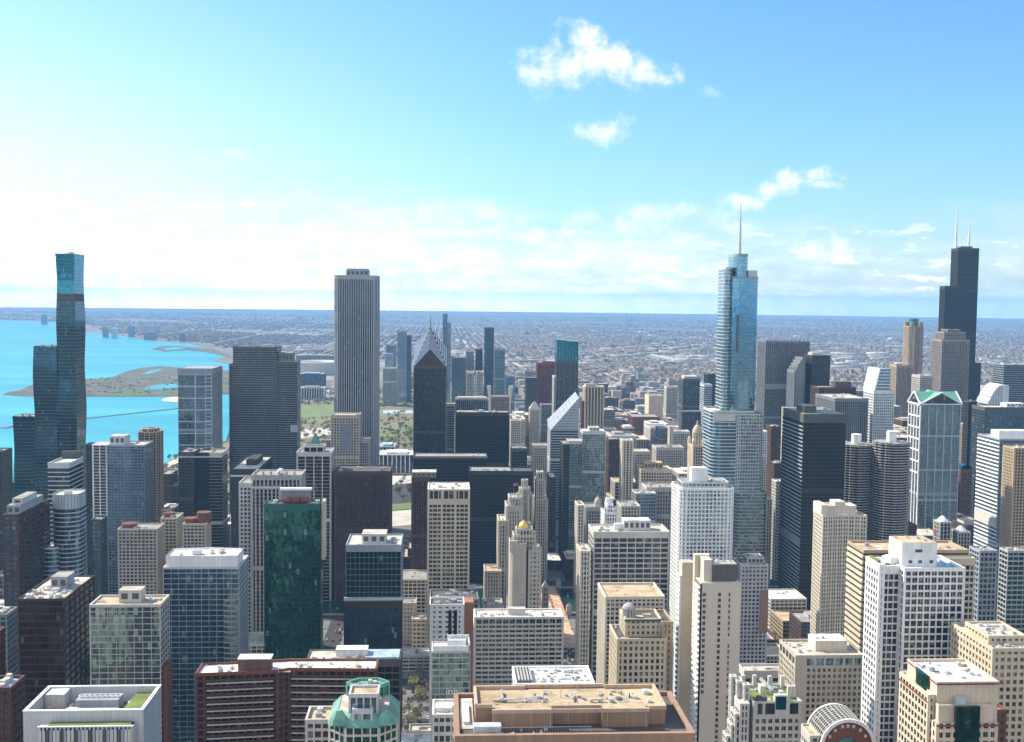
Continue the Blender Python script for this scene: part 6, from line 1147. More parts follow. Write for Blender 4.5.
# the plots in view: west edge, east edge, north edge, south edge, height
CAND = [(-521.5, -496.5, 1276.5, 1320.5, 105.4), (-549.5, -524.5, 1339.5, 1390.5, 101.8), (-373.0, -329.5, 856.5, 889.5, 36.6), (-419.5, -376.0, 999.5, 1036.0, 34.6), (-419.5, -376.0, 1039.0, 1075.5, 53.2), (-357.5, -329.5, 1393.5, 1444.5, 46.6), (-388.5, -360.5, 1465.5, 1520.5, 30.4), (-388.5, -360.5, 1523.5, 1578.5, 71.8), (-310.5, -296.3, 730.5, 763.5, 29.8), (-310.5, -296.3, 1229.5, 1273.5, 78.7), (-279.2, -250.8, 1339.5, 1390.5, 41.5), (-279.2, -250.8, 1393.5, 1444.5, 35.5), (-165.2, -138.8, 910.5, 944.0, 28.2), (-43.5, 0.5, 679.0, 709.5, 33.8), (-21.5, 0.5, 730.5, 763.5, 16.6), (-43.5, 0.5, 1039.0, 1075.5, 49.6), (-43.5, 0.5, 1229.5, 1273.5, 34.8), (-59.2, -30.8, 1339.5, 1390.5, 15.4), (36.5, 53.5, 947.0, 980.5, 46.7), (19.5, 36.5, 1039.0, 1075.5, 35.2), (139.8, 158.0, 1229.5, 1273.5, 23.2), (121.5, 139.8, 1276.5, 1320.5, 10.8), (121.5, 139.8, 1601.5, 1666.0, 75.0), (121.5, 158.0, 1807.0, 1854.5, 52.5), (121.5, 139.8, 1875.5, 1936.0, 112.9), (121.5, 158.0, 1939.0, 1999.5, 113.2), (147.8, 171.2, 2020.5, 2081.0, 67.8), (147.8, 171.2, 2084.0, 2144.5, 96.1), (121.5, 158.0, 2165.5, 2226.0, 84.5), (121.5, 158.0, 2229.0, 2289.5, 78.3), (161.0, 197.5, 2165.5, 2226.0, 83.0), (161.0, 197.5, 2229.0, 2289.5, 83.1), (161.0, 179.2, 2366.5, 2419.5, 42.0), (161.0, 197.5, 2440.5, 2506.0, 63.3), (161.0, 197.5, 2509.0, 2574.5, 57.5), (161.0, 197.5, 2605.5, 2656.0, 15.9), (161.0, 197.5, 2659.0, 2709.5, 21.5), (257.0, 294.5, 910.5, 944.0, 15.2), (257.0, 294.5, 947.0, 980.5, 17.5), (216.5, 254.0, 1393.5, 1444.5, 82.9), (257.0, 294.5, 1669.0, 1733.5, 109.9), (275.8, 294.5, 1756.5, 1804.0, 98.0), (257.0, 294.5, 1807.0, 1854.5, 103.5), (257.0, 294.5, 1939.0, 1999.5, 103.7), (270.5, 294.5, 2366.5, 2419.5, 77.5), (374.5, 400.0, 679.0, 709.5, 23.2), (403.0, 428.5, 730.5, 763.5, 24.6), (317.5, 371.5, 947.0, 980.5, 32.9), (317.5, 352.5, 999.5, 1036.0, 18.8), (317.5, 352.5, 1039.0, 1075.5, 28.8), (317.5, 371.5, 1465.5, 1520.5, 84.1), (355.5, 390.5, 1807.0, 1854.5, 105.3), (317.5, 352.5, 1875.5, 1936.0, 78.8), (317.5, 352.5, 1939.0, 1999.5, 89.7), (355.5, 390.5, 1875.5, 1936.0, 99.2), (355.5, 390.5, 1939.0, 1999.5, 71.0), (393.5, 428.5, 1939.0, 1999.5, 69.3), (355.5, 390.5, 2020.5, 2081.0, 59.4), (355.5, 390.5, 2084.0, 2144.5, 31.0), (393.5, 428.5, 2084.0, 2144.5, 82.7), (317.5, 371.5, 2165.5, 2226.0, 49.6), (317.5, 371.5, 2229.0, 2289.5, 94.1), (374.5, 428.5, 2165.5, 2226.0, 87.5), (374.5, 428.5, 2229.0, 2289.5, 72.0), (317.5, 352.5, 2310.5, 2363.5, 44.9), (317.5, 352.5, 2366.5, 2419.5, 81.1), (355.5, 390.5, 2310.5, 2363.5, 76.0), (355.5, 390.5, 2366.5, 2419.5, 80.6), (393.5, 428.5, 2310.5, 2363.5, 77.6), (393.5, 428.5, 2366.5, 2419.5, 73.9), (346.0, 371.5, 2440.5, 2506.0, 40.0), (346.0, 371.5, 2509.0, 2574.5, 31.8), (374.5, 400.0, 2440.5, 2506.0, 72.8), (374.5, 400.0, 2509.0, 2574.5, 63.1), (403.0, 428.5, 2440.5, 2506.0, 47.6), (403.0, 428.5, 2509.0, 2574.5, 41.5), (374.5, 400.0, 2605.5, 2656.0, 30.0), (374.5, 400.0, 2659.0, 2709.5, 15.2), (403.0, 428.5, 2605.5, 2656.0, 29.5), (403.0, 428.5, 2659.0, 2709.5, 33.8), (451.5, 480.2, 820.5, 853.5, 56.6), (499.0, 543.5, 947.0, 980.5, 14.9), (514.8, 543.5, 1229.5, 1273.5, 91.8), (451.5, 496.0, 2165.5, 2226.0, 62.4), (451.5, 496.0, 2229.0, 2289.5, 65.8), (451.5, 480.2, 2310.5, 2363.5, 62.1), (451.5, 480.2, 2366.5, 2419.5, 42.4), (483.2, 497.5, 2310.5, 2363.5, 58.1), (483.2, 511.8, 2366.5, 2419.5, 58.5), (451.5, 496.0, 2509.0, 2574.5, 40.7), (451.5, 496.0, 2605.5, 2656.0, 41.3), (451.5, 496.0, 2659.0, 2709.5, 8.0), (566.5, 598.5, 1039.0, 1075.5, 19.1), (566.5, 598.5, 1276.5, 1320.5, 39.4), (601.5, 633.5, 1229.5, 1273.5, 60.2), (645.2, 668.5, 1339.5, 1390.5, 45.7), (691.5, 718.2, 1276.5, 1320.5, 33.0), (736.0, 777.5, 1339.5, 1390.5, 112.8), (736.0, 777.5, 1393.5, 1444.5, 86.8), (736.0, 777.5, 1756.5, 1804.0, 98.3), (736.0, 777.5, 1807.0, 1854.5, 96.9), (802.5, 832.5, 1465.5, 1520.5, 65.3), (835.5, 865.5, 1523.5, 1578.5, 69.7), (852.0, 898.5, 1601.5, 1666.0, 70.1), (802.5, 849.0, 1875.5, 1936.0, 84.0), (802.5, 849.0, 1939.0, 1999.5, 74.5), (835.5, 865.5, 2020.5, 2081.0, 76.9), (868.5, 898.5, 2020.5, 2081.0, 78.6), (868.5, 898.5, 2084.0, 2144.5, 78.3), (921.5, 951.8, 1669.0, 1733.5, 102.3), (954.8, 985.2, 1756.5, 1804.0, 33.6), (988.2, 1018.5, 1807.0, 1854.5, 58.7), (921.5, 968.5, 2165.5, 2226.0, 82.7), (921.5, 968.5, 2229.0, 2289.5, 45.6), (921.5, 968.5, 2310.5, 2363.5, 119.1), (971.5, 1018.5, 2310.5, 2363.5, 37.7), (971.5, 1018.5, 2366.5, 2419.5, 91.7), (921.5, 968.5, 2440.5, 2506.0, 119.8), (1095.5, 1146.5, 2020.5, 2081.0, 83.6), (1173.5, 1206.5, 2165.5, 2226.0, 117.9), (1209.5, 1242.5, 2229.0, 2289.5, 56.7), (1245.5, 1278.5, 2310.5, 2363.5, 53.2), (1301.5, 1326.0, 2366.5, 2419.5, 93.1), (1338.2, 1371.8, 2440.5, 2506.0, 87.9), (1374.8, 1408.5, 2509.0, 2574.5, 91.6), (156.0, 184.4, 2745.7, 2787.8, 23.2), (393.1, 420.9, 2751.8, 2775.9, 12.7), (449.9, 485.3, 2747.4, 2777.5, 33.7), (1497.7, 1525.7, 2748.4, 2782.7, 41.5), (389.9, 416.4, 2807.1, 2841.1, 27.4), (449.7, 472.6, 2813.9, 2844.1, 21.6), (506.5, 537.0, 2810.7, 2852.3, 9.8), (561.1, 597.6, 2811.3, 2841.9, 21.9), (1550.5, 1578.3, 2814.9, 2835.6, 10.5), (448.4, 478.4, 2872.4, 2910.8, 18.4), (507.2, 532.4, 2869.1, 2910.6, 42.2), (1547.4, 1587.8, 2872.5, 2904.7, 9.5), (450.8, 483.0, 2935.1, 2968.0, 10.7), (507.5, 542.4, 2934.6, 2973.2, 9.4), (1607.3, 1639.6, 2932.2, 2964.3, 40.1), (215.7, 254.7, 2994.6, 3026.8, 13.5), (447.8, 478.2, 2998.9, 3029.8, 24.7), (511.4, 542.8, 2993.1, 3035.6, 15.6), (221.7, 242.5, 3055.1, 3083.2, 10.0), (450.9, 487.9, 3061.2, 3093.0, 47.0), (506.4, 531.8, 3056.0, 3099.3, 12.1), (1665.0, 1705.8, 3057.6, 3094.8, 9.4), (216.3, 255.2, 3121.1, 3153.8, 13.1), (445.7, 478.0, 3123.1, 3146.8, 23.5), (510.6, 545.9, 3119.5, 3150.3, 35.5), (563.4, 606.0, 3120.3, 3146.2, 21.6), (1728.4, 1763.7, 3121.2, 3155.9, 10.3), (216.8, 248.4, 3182.0, 3211.1, 7.5), (453.2, 475.7, 3180.9, 3208.2, 21.0), (511.3, 536.7, 3183.7, 3211.0, 26.5), (560.9, 598.0, 3183.4, 3221.5, 11.7), (1721.8, 1757.8, 3184.6, 3224.1, 35.9), (212.8, 251.8, 3243.5, 3270.5, 16.3), (394.9, 427.8, 3248.0, 3281.3, 29.7), (444.9, 480.8, 3248.0, 3272.9, 18.2), (505.0, 537.6, 3245.9, 3279.3, 19.0), (569.7, 597.3, 3248.0, 3284.0, 29.6), (677.6, 715.3, 3244.4, 3286.8, 11.2), (1787.8, 1806.2, 3246.5, 3274.7, 9.1), (221.2, 257.9, 3305.6, 3336.7, 9.6), (392.3, 427.9, 3310.2, 3341.5, 23.3), (509.8, 535.5, 3306.1, 3335.3, 47.1), (569.6, 603.1, 3309.1, 3339.5, 21.0), (620.3, 647.0, 3309.0, 3344.6, 45.8), (1264.4, 1294.7, 3304.8, 3338.9, 39.7), (216.3, 254.5, 3370.4, 3395.9, 14.1), (395.8, 421.5, 3368.8, 3408.3, 7.9), (508.3, 534.3, 3366.9, 3405.8, 37.9), (562.2, 590.6, 3366.0, 3401.0, 8.3), (1258.2, 1291.9, 3367.5, 3407.2, 45.1), (1845.6, 1879.6, 3367.2, 3400.9, 7.7), (101.1, 131.0, 3428.5, 3467.1, 33.7), (212.2, 251.1, 3430.3, 3472.3, 7.5), (388.7, 425.1, 3434.7, 3464.9, 46.3), (502.5, 533.1, 3428.9, 3464.3, 13.2), (568.7, 590.7, 3429.8, 3467.3, 8.4), (625.8, 653.7, 3428.8, 3472.0, 8.1), (685.7, 715.6, 3431.6, 3470.5, 16.7), (1901.7, 1937.3, 3433.9, 3465.1, 29.8), (222.0, 247.2, 3492.6, 3529.9, 16.0), (510.8, 530.7, 3493.8, 3522.8, 11.2), (566.6, 592.6, 3495.8, 3534.8, 39.0), (625.9, 657.3, 3490.6, 3534.0, 30.0), (972.7, 1004.5, 3496.1, 3526.1, 25.2), (1316.3, 1356.7, 3492.8, 3533.9, 45.6), (1902.1, 1929.0, 3496.0, 3522.8, 14.9), (101.0, 132.9, 3554.6, 3580.4, 12.4), (220.8, 241.1, 3551.2, 3584.9, 36.8), (445.1, 475.5, 3553.6, 3583.0, 12.7), (511.7, 540.2, 3555.7, 3583.2, 16.1), (561.9, 604.8, 3558.1, 3581.2, 41.4), (623.9, 657.3, 3551.1, 3594.8, 15.5), (685.3, 712.6, 3551.1, 3579.3, 22.8), (104.3, 135.4, 3613.9, 3646.1, 10.1), (221.2, 242.3, 3620.8, 3647.6, 9.8), (452.2, 484.4, 3618.1, 3652.1, 13.5), (510.6, 540.9, 3613.9, 3656.9, 44.9), (563.0, 588.5, 3618.2, 3650.2, 13.1), (618.2, 655.0, 3613.5, 3647.0, 12.2), (677.6, 720.6, 3616.5, 3641.2, 25.3), (1032.7, 1055.1, 3619.3, 3651.6, 29.6), (104.6, 140.5, 3676.6, 3712.5, 13.6), (220.4, 242.5, 3677.1, 3716.1, 22.0), (447.1, 474.5, 3682.8, 3709.0, 24.5), (565.7, 605.0, 3682.9, 3712.5, 12.6), (624.6, 658.2, 3681.5, 3715.8, 9.8), (681.1, 711.7, 3680.3, 3703.7, 16.7), (734.9, 776.8, 3679.7, 3705.7, 7.8), (1380.5, 1416.9, 3682.5, 3704.1, 13.9), (97.9, 140.1, 3743.9, 3767.8, 26.4), (216.6, 246.3, 3738.0, 3767.9, 14.8), (451.6, 474.6, 3741.8, 3777.5, 22.5), (562.1, 595.8, 3743.2, 3773.3, 8.3), (619.8, 654.1, 3741.8, 3765.2, 41.1), (678.8, 716.6, 3739.5, 3772.8, 23.6), (735.0, 771.6, 3743.2, 3774.8, 14.3), (1432.5, 1462.7, 3739.3, 3770.5, 30.9), (100.7, 131.2, 3804.5, 3833.6, 24.2), (273.9, 305.5, 3805.8, 3837.3, 11.3), (452.4, 486.7, 3805.9, 3828.8, 7.3), (566.6, 599.5, 3799.4, 3844.0, 22.2), (625.9, 659.2, 3803.0, 3833.3, 20.9), (684.0, 706.0, 3800.6, 3830.0, 21.7), (741.7, 769.3, 3800.0, 3837.4, 12.7), (1431.1, 1468.2, 3806.9, 3842.6, 9.2), (1902.9, 1923.6, 3801.7, 3842.1, 32.4), (273.7, 315.5, 3862.1, 3903.1, 16.1), (449.5, 482.6, 3865.8, 3906.1, 12.1), (566.4, 591.1, 3868.4, 3902.6, 10.0), (626.8, 649.7, 3866.5, 3892.3, 22.9), (685.6, 708.7, 3867.4, 3895.9, 7.9), (738.7, 771.5, 3867.9, 3902.1, 12.4), (793.7, 820.7, 3868.1, 3901.7, 46.5), (1083.0, 1127.1, 3864.3, 3904.2, 7.4), (280.0, 301.2, 3927.3, 3957.4, 7.3), (565.9, 603.6, 3927.5, 3965.0, 9.7), (621.9, 652.1, 3929.7, 3960.9, 16.1), (678.3, 712.4, 3929.1, 3959.7, 26.5), (734.1, 773.0, 3927.7, 3951.7, 28.6), (798.9, 830.7, 3930.0, 3965.1, 27.4), (916.3, 937.4, 3923.6, 3956.4, 27.9), (1492.8, 1531.9, 3924.6, 3958.4, 8.7), (96.1, 127.2, 3989.7, 4014.8, 16.0), (273.0, 311.7, 3985.5, 4030.8, 29.2), (508.1, 539.0, 3988.6, 4020.3, 14.7), (568.5, 589.8, 3985.5, 4028.3, 10.0), (625.0, 659.1, 3992.2, 4028.8, 12.2), (677.1, 710.2, 3985.1, 4027.3, 45.3), (740.7, 774.3, 3990.2, 4016.9, 19.4), (795.5, 832.8, 3985.7, 4013.3, 14.8), (1489.3, 1521.3, 3990.2, 4017.8, 18.4), (216.9, 247.6, 4047.5, 4092.2, 44.9), (270.8, 308.7, 4049.0, 4075.8, 7.7), (506.0, 531.1, 4053.3, 4080.4, 12.5), (567.2, 590.0, 4051.5, 4088.5, 7.6), (623.7, 658.3, 4048.4, 4089.6, 10.5), (678.7, 711.7, 4047.9, 4082.5, 19.6), (742.8, 774.9, 4049.2, 4089.1, 10.0), (797.8, 833.0, 4048.1, 4077.0, 34.8), (856.9, 884.6, 4053.8, 4086.6, 22.8), (1142.8, 1174.9, 4049.6, 4083.5, 20.2), (1548.5, 1587.5, 4050.1, 4075.5, 12.6), (103.0, 125.8, 4112.6, 4152.1, 10.2), (272.2, 308.9, 4113.6, 4150.3, 14.7), (509.8, 546.3, 4114.0, 4147.5, 17.7), (560.6, 597.7, 4109.6, 4150.2, 20.3), (626.1, 650.7, 4112.2, 4137.6, 10.1), (683.5, 710.5, 4115.4, 4137.1, 30.5), (741.5, 764.2, 4110.6, 4146.4, 16.2), (793.1, 821.7, 4114.0, 4143.4, 15.3), (855.5, 891.3, 4116.0, 4153.6, 26.6), (966.0, 1010.3, 4109.9, 4144.8, 14.5), (1148.8, 1179.9, 4114.3, 4150.5, 17.3), (1548.4, 1587.4, 4110.2, 4152.2, 21.9), (219.4, 249.0, 4175.9, 4208.8, 43.4), (275.3, 307.2, 4176.8, 4209.0, 27.4), (509.9, 540.2, 4172.7, 4213.0, 11.6), (562.7, 605.0, 4178.7, 4209.9, 10.6), (623.7, 649.2, 4174.0, 4202.6, 10.2), (676.8, 706.1, 4177.0, 4208.4, 40.8), (734.1, 779.5, 4177.8, 4199.3, 41.4), (798.7, 824.2, 4176.1, 4206.5, 14.0), (859.0, 887.8, 4177.8, 4207.7, 16.7), (968.3, 1008.6, 4174.3, 4211.5, 12.4), (1497.3, 1528.6, 4177.1, 4213.5, 33.4), (1548.9, 1577.1, 4171.1, 4203.2, 28.0), (1605.2, 1648.8, 4177.8, 4205.0, 12.1), (212.9, 250.9, 4236.1, 4270.0, 35.4), (278.8, 312.2, 4235.5, 4267.9, 40.1), (504.7, 546.8, 4233.8, 4264.6, 10.8), (564.0, 600.3, 4237.0, 4277.5, 41.2), (623.9, 660.2, 4239.7, 4277.1, 12.0), (679.2, 719.9, 4240.3, 4261.7, 23.2), (743.1, 770.6, 4237.6, 4267.0, 10.9), (796.5, 822.6, 4236.5, 4264.1, 12.8), (858.1, 892.4, 4234.7, 4274.0, 12.8), (975.0, 996.0, 4235.3, 4269.8, 34.9), (1492.9, 1520.9, 4236.4, 4270.9, 14.4), (1612.8, 1647.8, 4237.1, 4264.2, 12.1), (275.9, 313.6, 4299.3, 4339.5, 30.2), (505.2, 533.3, 4300.1, 4340.9, 13.8), (566.8, 602.8, 4299.3, 4340.4, 12.7), (620.5, 657.0, 4296.6, 4329.4, 15.1), (680.8, 708.7, 4301.1, 4327.1, 10.2), (743.7, 762.2, 4300.9, 4339.9, 29.8), (792.0, 825.5, 4298.3, 4326.0, 13.3), (853.5, 895.5, 4299.5, 4329.8, 38.4), (910.8, 937.2, 4301.3, 4334.3, 17.2), (1203.5, 1231.9, 4298.7, 4325.9, 8.2), (1552.5, 1586.7, 4297.6, 4324.4, 25.7), (1613.2, 1637.8, 4296.1, 4324.0, 10.8), (1667.2, 1693.0, 4301.9, 4330.4, 8.1)]
def short(lab): return ' '.join(re.split(r' (?:with|whose|between|behind|beside|in|near|at|of|standing|next|on|framed|stepping|rising|below|to|by|joined|above|full|carrying|seen|cut|crossing|under|just|around|cutting|catching|crowned|deep|far|across|beyond|left|right|west|south|cutting|tight|partly) ', lab)[0].split()[:7])
HL = [(o, o['label']) for o in COL.objects if o.type == 'EMPTY' and o.get('label')]
used = set()
def relate(x, y, z, head):
    p0 = proj(x, y, z*.7); best = []
    for o, lab in HL:
        p1 = proj(o.location.x, o.location.y, max(10, z*.7)); d = abs(p0[0]-p1[0])+abs(y-o.location.y)*.12
        best.append((d, o.location.y, p1[0], lab))
    best.sort()
    for d, oy, ox, lab in best[:6]:
        rel = 'in front of' if y < oy-40 else 'behind' if y > oy+60 else 'beside'
        l = f'{head} {rel} the {short(lab)}'
        if l not in used and len(l.split()) <= 16: used.add(l); return l
    return None
n_f = 0
for (x0, x1, y0, y1, z) in sorted(CAND, key=lambda c: c[2])[:298]:
    wm, wn = fr.choice(pal_); rm, rn = fr.choice(roofs); size = 'low' if z < 22 else 'mid-rise' if z < 60 else 'tall'
    lab = relate((x0+x1)/2, (y0+y1)/2, z, f'{size} {wn} block with {rn} roof')
    if not lab: continue
    b = Bld.__new__(Bld); b.X0, b.X1, b.Y, b.z, b.w, b.d = x0, x1, y0, z, x1-x0, y1-y0; b.ox, b.oy = b.w/2, b.d/2; b.p = {}; b.wins = []; b.hi = len(HEROES); HEROES.append((0, 0, 0, 0, y0, x0, x1, y0, y1))
    b.root = empty('city_block', ((x0+x1)/2, (y0+y1)/2, 0)); tag(b.root, lab, 'building', 'ordinary buildings filling the streets')
    st = S(wm, fr.choice(('g_office', 'g_office', 'g_dark', 'g_black', 'g_blue')), fr.uniform(3.2, 4), fr.uniform(2.6, 4.5), fr.uniform(.5, 1.4), fr.uniform(.7, 1.5), .35)
    if z > 30 and fr.random() < .45:
        zz = z*fr.uniform(.55, .85); b.shaft(None, 0, zz, st, rm); b.shaft(rect(b.w*.12, b.w*fr.uniform(.6, .9), b.d*.15, b.d*.9), zz, z, st, rm)
    else: b.shaft(None, 0, z, st, rm)
    if fr.random() < .5: b.pent(b.w*.2, b.w*.6, b.d*.4, b.d*.8, z, z+fr.uniform(2.5, 4), fr.choice(('conc', 'brick', 'pconc')), rm, False)
    else: b.units(fr.choice((1, 2, 3)), b.w*.2, b.w*.8, b.d*.2, b.d*.85, z, 3)
    b.done(); n_f += 1

# ---------------------------------------------------------------- the plain: low buildings and trees out to the suburbs
rg = np.random.default_rng(3)
def in_lake(X, Y): r_ = np.hypot(X, Y); return np.arctan2(X, Y) < np.interp(np.log(r_), lr, la)+.012+60/r_
def field(n, ya, yb_, street=101.0):
    Y = np.exp(rg.uniform(np.log(ya), np.log(yb_), n)) if yb_/ya > 2.2 else rg.uniform(ya, yb_, n)
    X = rg.uniform(-.42, .60, n)*Y
    ok = ~in_lake(X, Y) & ~((X < 30) & (Y < 3700)) & ~((X < -130) & (Y < 5900)) & ~((Y < 4330) & (X > -40) & (X < 1900)) & ~((X > 300) & (X < 900) & (Y > 2600) & (Y < 4200))
    if street > 60: X = np.floor(X/101)*101+np.where(rg.random(n) < .5, 31, 77)+rg.uniform(-3, 3, n)
    fx, fy = np.mod(X, street), np.mod(Y, 201); ok &= (fx > 14) & (fy > 16)
    ok &= (np.mod(X, 805) > 30) & (np.mod(Y, 805) > 30)
    v_ = np.sin(X*.0021+1.3*np.sin(Y*.0013))+np.sin(Y*.0017+X*.0006)+.8*np.sin(X*.0051+Y*.0037)+rg.uniform(-.9, .9, n)
    ok &= v_ > -1.0
    return X[ok], Y[ok]
m, t, p = mk('suburb_wall'); P = pos(t)
wn = t.white(t.v('FLOOR', t.v('MULTIPLY', P, (1/19, 1/19, 0))))[0]
nz_ = t.new('ShaderNodeSeparateXYZ'); t.put(nz_.inputs[0], t.new('ShaderNodeNewGeometry').outputs['Normal'])
rc = t.ramp(wn, [(0, (.11, .088, .07)), (.3, (.16, .13, .108)), (.6, (.22, .185, .155)), (.88, (.28, .24, .205)), (.985, (.46, .42, .37))], 'CONSTANT'); wc = t.ramp(wn, [(0, (.18, .10, .07)), (.35, (.24, .17, .12)), (.6, (.28, .23, .18)), (.93, (.34, .30, .26))], 'CONSTANT')
t.put(p.inputs['Base Color'], t.mix(t.m('GREATER_THAN', nz_.outputs[2], .5), wc, rc)); p.inputs['Roughness'].default_value = .9
wall('twig_brown', (.135, .10, .07), .95, .3)
X, Y = field(15000, 2700, 5200); X2, Y2 = field(42000, 5000, 9500); X3, Y3 = field(34000, 9000, 24000)
X = np.concatenate([X, X2, X3]); Y = np.concatenate([Y, Y2, Y3]); n = len(X)
w = rg.uniform(10, 17, n); d = rg.uniform(7, 12, n); h = rg.uniform(5, 10, n)
bigm = rg.random(n) < .012; w[bigm] *= rg.uniform(2, 5, bigm.sum()); d[bigm] *= rg.uniform(1.5, 3, bigm.sum()); h[bigm] *= rg.uniform(1, 2.2, bigm.sum())
far = Y > 9000; w[far] *= 1.5; d[far] *= 1.5
tall = (rg.random(n) < .004) & ~bigm; h[tall] *= 3
pick = [944, 2208, 93, 2917, 343, 1304, 866, 2150, 2659, 1568, 2335, 2119, 2883, 262, 1362, 2637, 2550, 1654, 2388, 2312, 986, 1677, 2291, 36, 2697, 85, 224, 1119, 1852, 1701, 1789, 2316, 1497, 516, 1096, 2323, 1478, 409, 2762, 2675, 743, 562, 550, 1979, 2013, 2040, 1223, 2508, 1994, 2368, 1801, 1664, 1000, 83, 1737, 1590, 2975, 2073, 1264, 438, 2951, 2839, 388, 1499, 2769, 875, 495, 2997, 2310, 737, 1653, 64, 789, 751, 2708, 487, 1361, 1073, 2232, 143, 331, 753, 2031, 1198, 1051, 748, 1482, 1318, 480, 1977, 1836, 1614, 186, 1795, 2968, 1983, 1370, 610, 760, 121, 2651, 2763, 1061, 2601, 578, 1675, 2793, 2766, 1342, 1269, 2408, 603, 2928, 1154, 1498, 98, 1820, 638, 2149, 576, 484, 851, 966, 1776, 2296, 2944, 1715, 533, 2221, 709, 183, 1999, 162, 979, 2126, 6, 2994, 818, 2057, 2909, 1874, 2499, 384, 163, 1996, 1386, 1853, 2782, 1178, 669, 837, 2395, 395, 1116, 194, 429, 1559, 2610, 2579, 1878, 1226, 1865, 2845, 2776, 231, 736, 859, 1730, 2598, 673, 832, 2667, 2219, 1305, 906, 841, 2255, 1936, 776, 1469, 813, 2066, 1845, 385, 94, 2427, 1448, 2348, 823, 2871, 651, 2865, 761, 2094, 1071, 1997, 2575, 1854, 1891, 478, 2714, 1465, 1031, 1284, 1828, 1668, 0, 728, 2074, 2936, 77, 168, 479, 2381, 1890, 2875, 1434, 2607, 92, 2174, 1272, 1405, 1044, 1190, 1012, 584, 2556, 2106, 2380, 1473, 377, 1351, 599, 2685, 232, 1785, 2889, 502, 2830, 792]
mask = np.ones(n, bool); mask[pick] = False
V, Q = boxes(X[mask], Y[mask], w[mask], d[mask], h[mask], gz(np.hypot(X[mask], Y[mask])))
o = struct('distant_houses', np_mesh('distant_houses', V, Q, 'suburb_wall'), 'stuff', 'hazy carpet of countless low roofs stretching over the plain to the horizon', 'houses')
HM = []
for k in range(4):
    mb = MB(); mb.box(-.5, .5, -.5, .5, -.05, 1)
    if k % 2: mb.v += [(-.5, -.5, 1), (.5, -.5, 1), (.5, .5, 1), (-.5, .5, 1), (-.5, 0, 1.35), (.5, 0, 1.35)]; i0 = 8; mb.f += [(i0, i0+1, i0+5, i0+4), (i0+2, i0+3, i0+4, i0+5), (i0+1, i0+2, i0+5), (i0+3, i0, i0+4)]
    else: mb.box(-.2, .1, -.1, .2, 1, 1.25)
    HM.append(mb.mesh('low_house', 'suburb_wall'))
for i in pick:
    o = bpy.data.objects.new('low_house', HM[int(rg.integers(4))]); COL.objects.link(o); o.location = (X[i], Y[i], float(gz(math.hypot(X[i], Y[i])))); o.scale = (w[i], d[i], h[i])
    tag(o, 'one of many tiny low buildings on the plain just past the last towers', 'building', 'low buildings on the near plain')
# warehouses, schools and works among the houses
m, t, p = mk('works_roof'); P = pos(t); t.put(p.inputs['Base Color'], t.ramp(t.white(t.v('FLOOR', t.v('MULTIPLY', P, (1/260, 1/260, 0))))[0], [(0, (.30, .27, .24)), (.5, (.42, .40, .36)), (.85, (.60, .58, .54)), (.9, (.22, .15, .12))], 'CONSTANT')); p.inputs['Roughness'].default_value = .85
WX, WY = [], []
for px_, py_, sx_, sy_, k_ in ((640, 352, 60, 5, 26), (700, 360, 40, 5, 14), (560, 360, 60, 8, 22), (850, 358, 60, 9, 40), (480, 352, 40, 8, 16), (420, 345, 60, 6, 16), (620, 372, 30, 4, 8), (280, 350, 40, 5, 14), (760, 350, 160, 14, 50), (940, 345, 60, 8, 26), (560, 335, 300, 6, 40), (990, 362, 30, 5, 12)):
    for _ in range(k_):
        x, y = gnd(px_+rg.normal()*sx_*.5, max(326, py_+rg.normal()*sy_*.6)); WX.append(x); WY.append(y)
WX, WY = np.array(WX), np.array(WY); ok = ~in_lake(WX, WY) & (WY > 4400); WX, WY = WX[ok], WY[ok]; nw = len(WX)
V, Q = boxes(np.round(WX/101)*101, np.round(WY/60)*60, rg.uniform(40, 170, nw), rg.uniform(24, 70, nw), rg.uniform(8, 15, nw), np.zeros(nw))
struct('distant_works', np_mesh('distant_works', V, Q, 'works_roof'), 'stuff', 'pale flat roofs of far warehouses and works strewn over the plain', 'warehouses')
# clumps of bare trees between the houses
def clumps(X, Y, s0, s1, seed):
    r = np.random.default_rng(seed); n = len(X); s_ = r.uniform(s0, s1, n); base = np.array([[1, 0, .45], [.3, .95, .5], [-.8, .6, .42], [-.8, -.6, .55], [.3, -.95, .4], [0, 0, 1.05], [0, 0, 0]])
    V = base[None]*s_[:, None, None]*(1+r.uniform(-.3, .3, (n, 7, 3))); V[:, :, 0] += X[:, None]; V[:, :, 1] += Y[:, None]; V[:, :, 2] += gz(np.hypot(X, Y))[:, None]
    f = np.array([[0, 1, 5], [1, 2, 5], [2, 3, 5], [3, 4, 5], [4, 0, 5], [1, 0, 6], [2, 1, 6], [3, 2, 6], [4, 3, 6], [0, 4, 6]])
    return V.reshape(-1, 3), (np.arange(n)[:, None, None]*7+f[None]).reshape(-1, 3)
X, Y = field(60000, 3000, 15000, 50.5); V, Q = clumps(X, Y, 3.5, 7.5, 4)
struct('distant_trees', np_mesh('distant_trees', V, Q, 'twig_brown'), 'stuff', 'brown haze of bare trees scattered among the far roofs', 'trees')
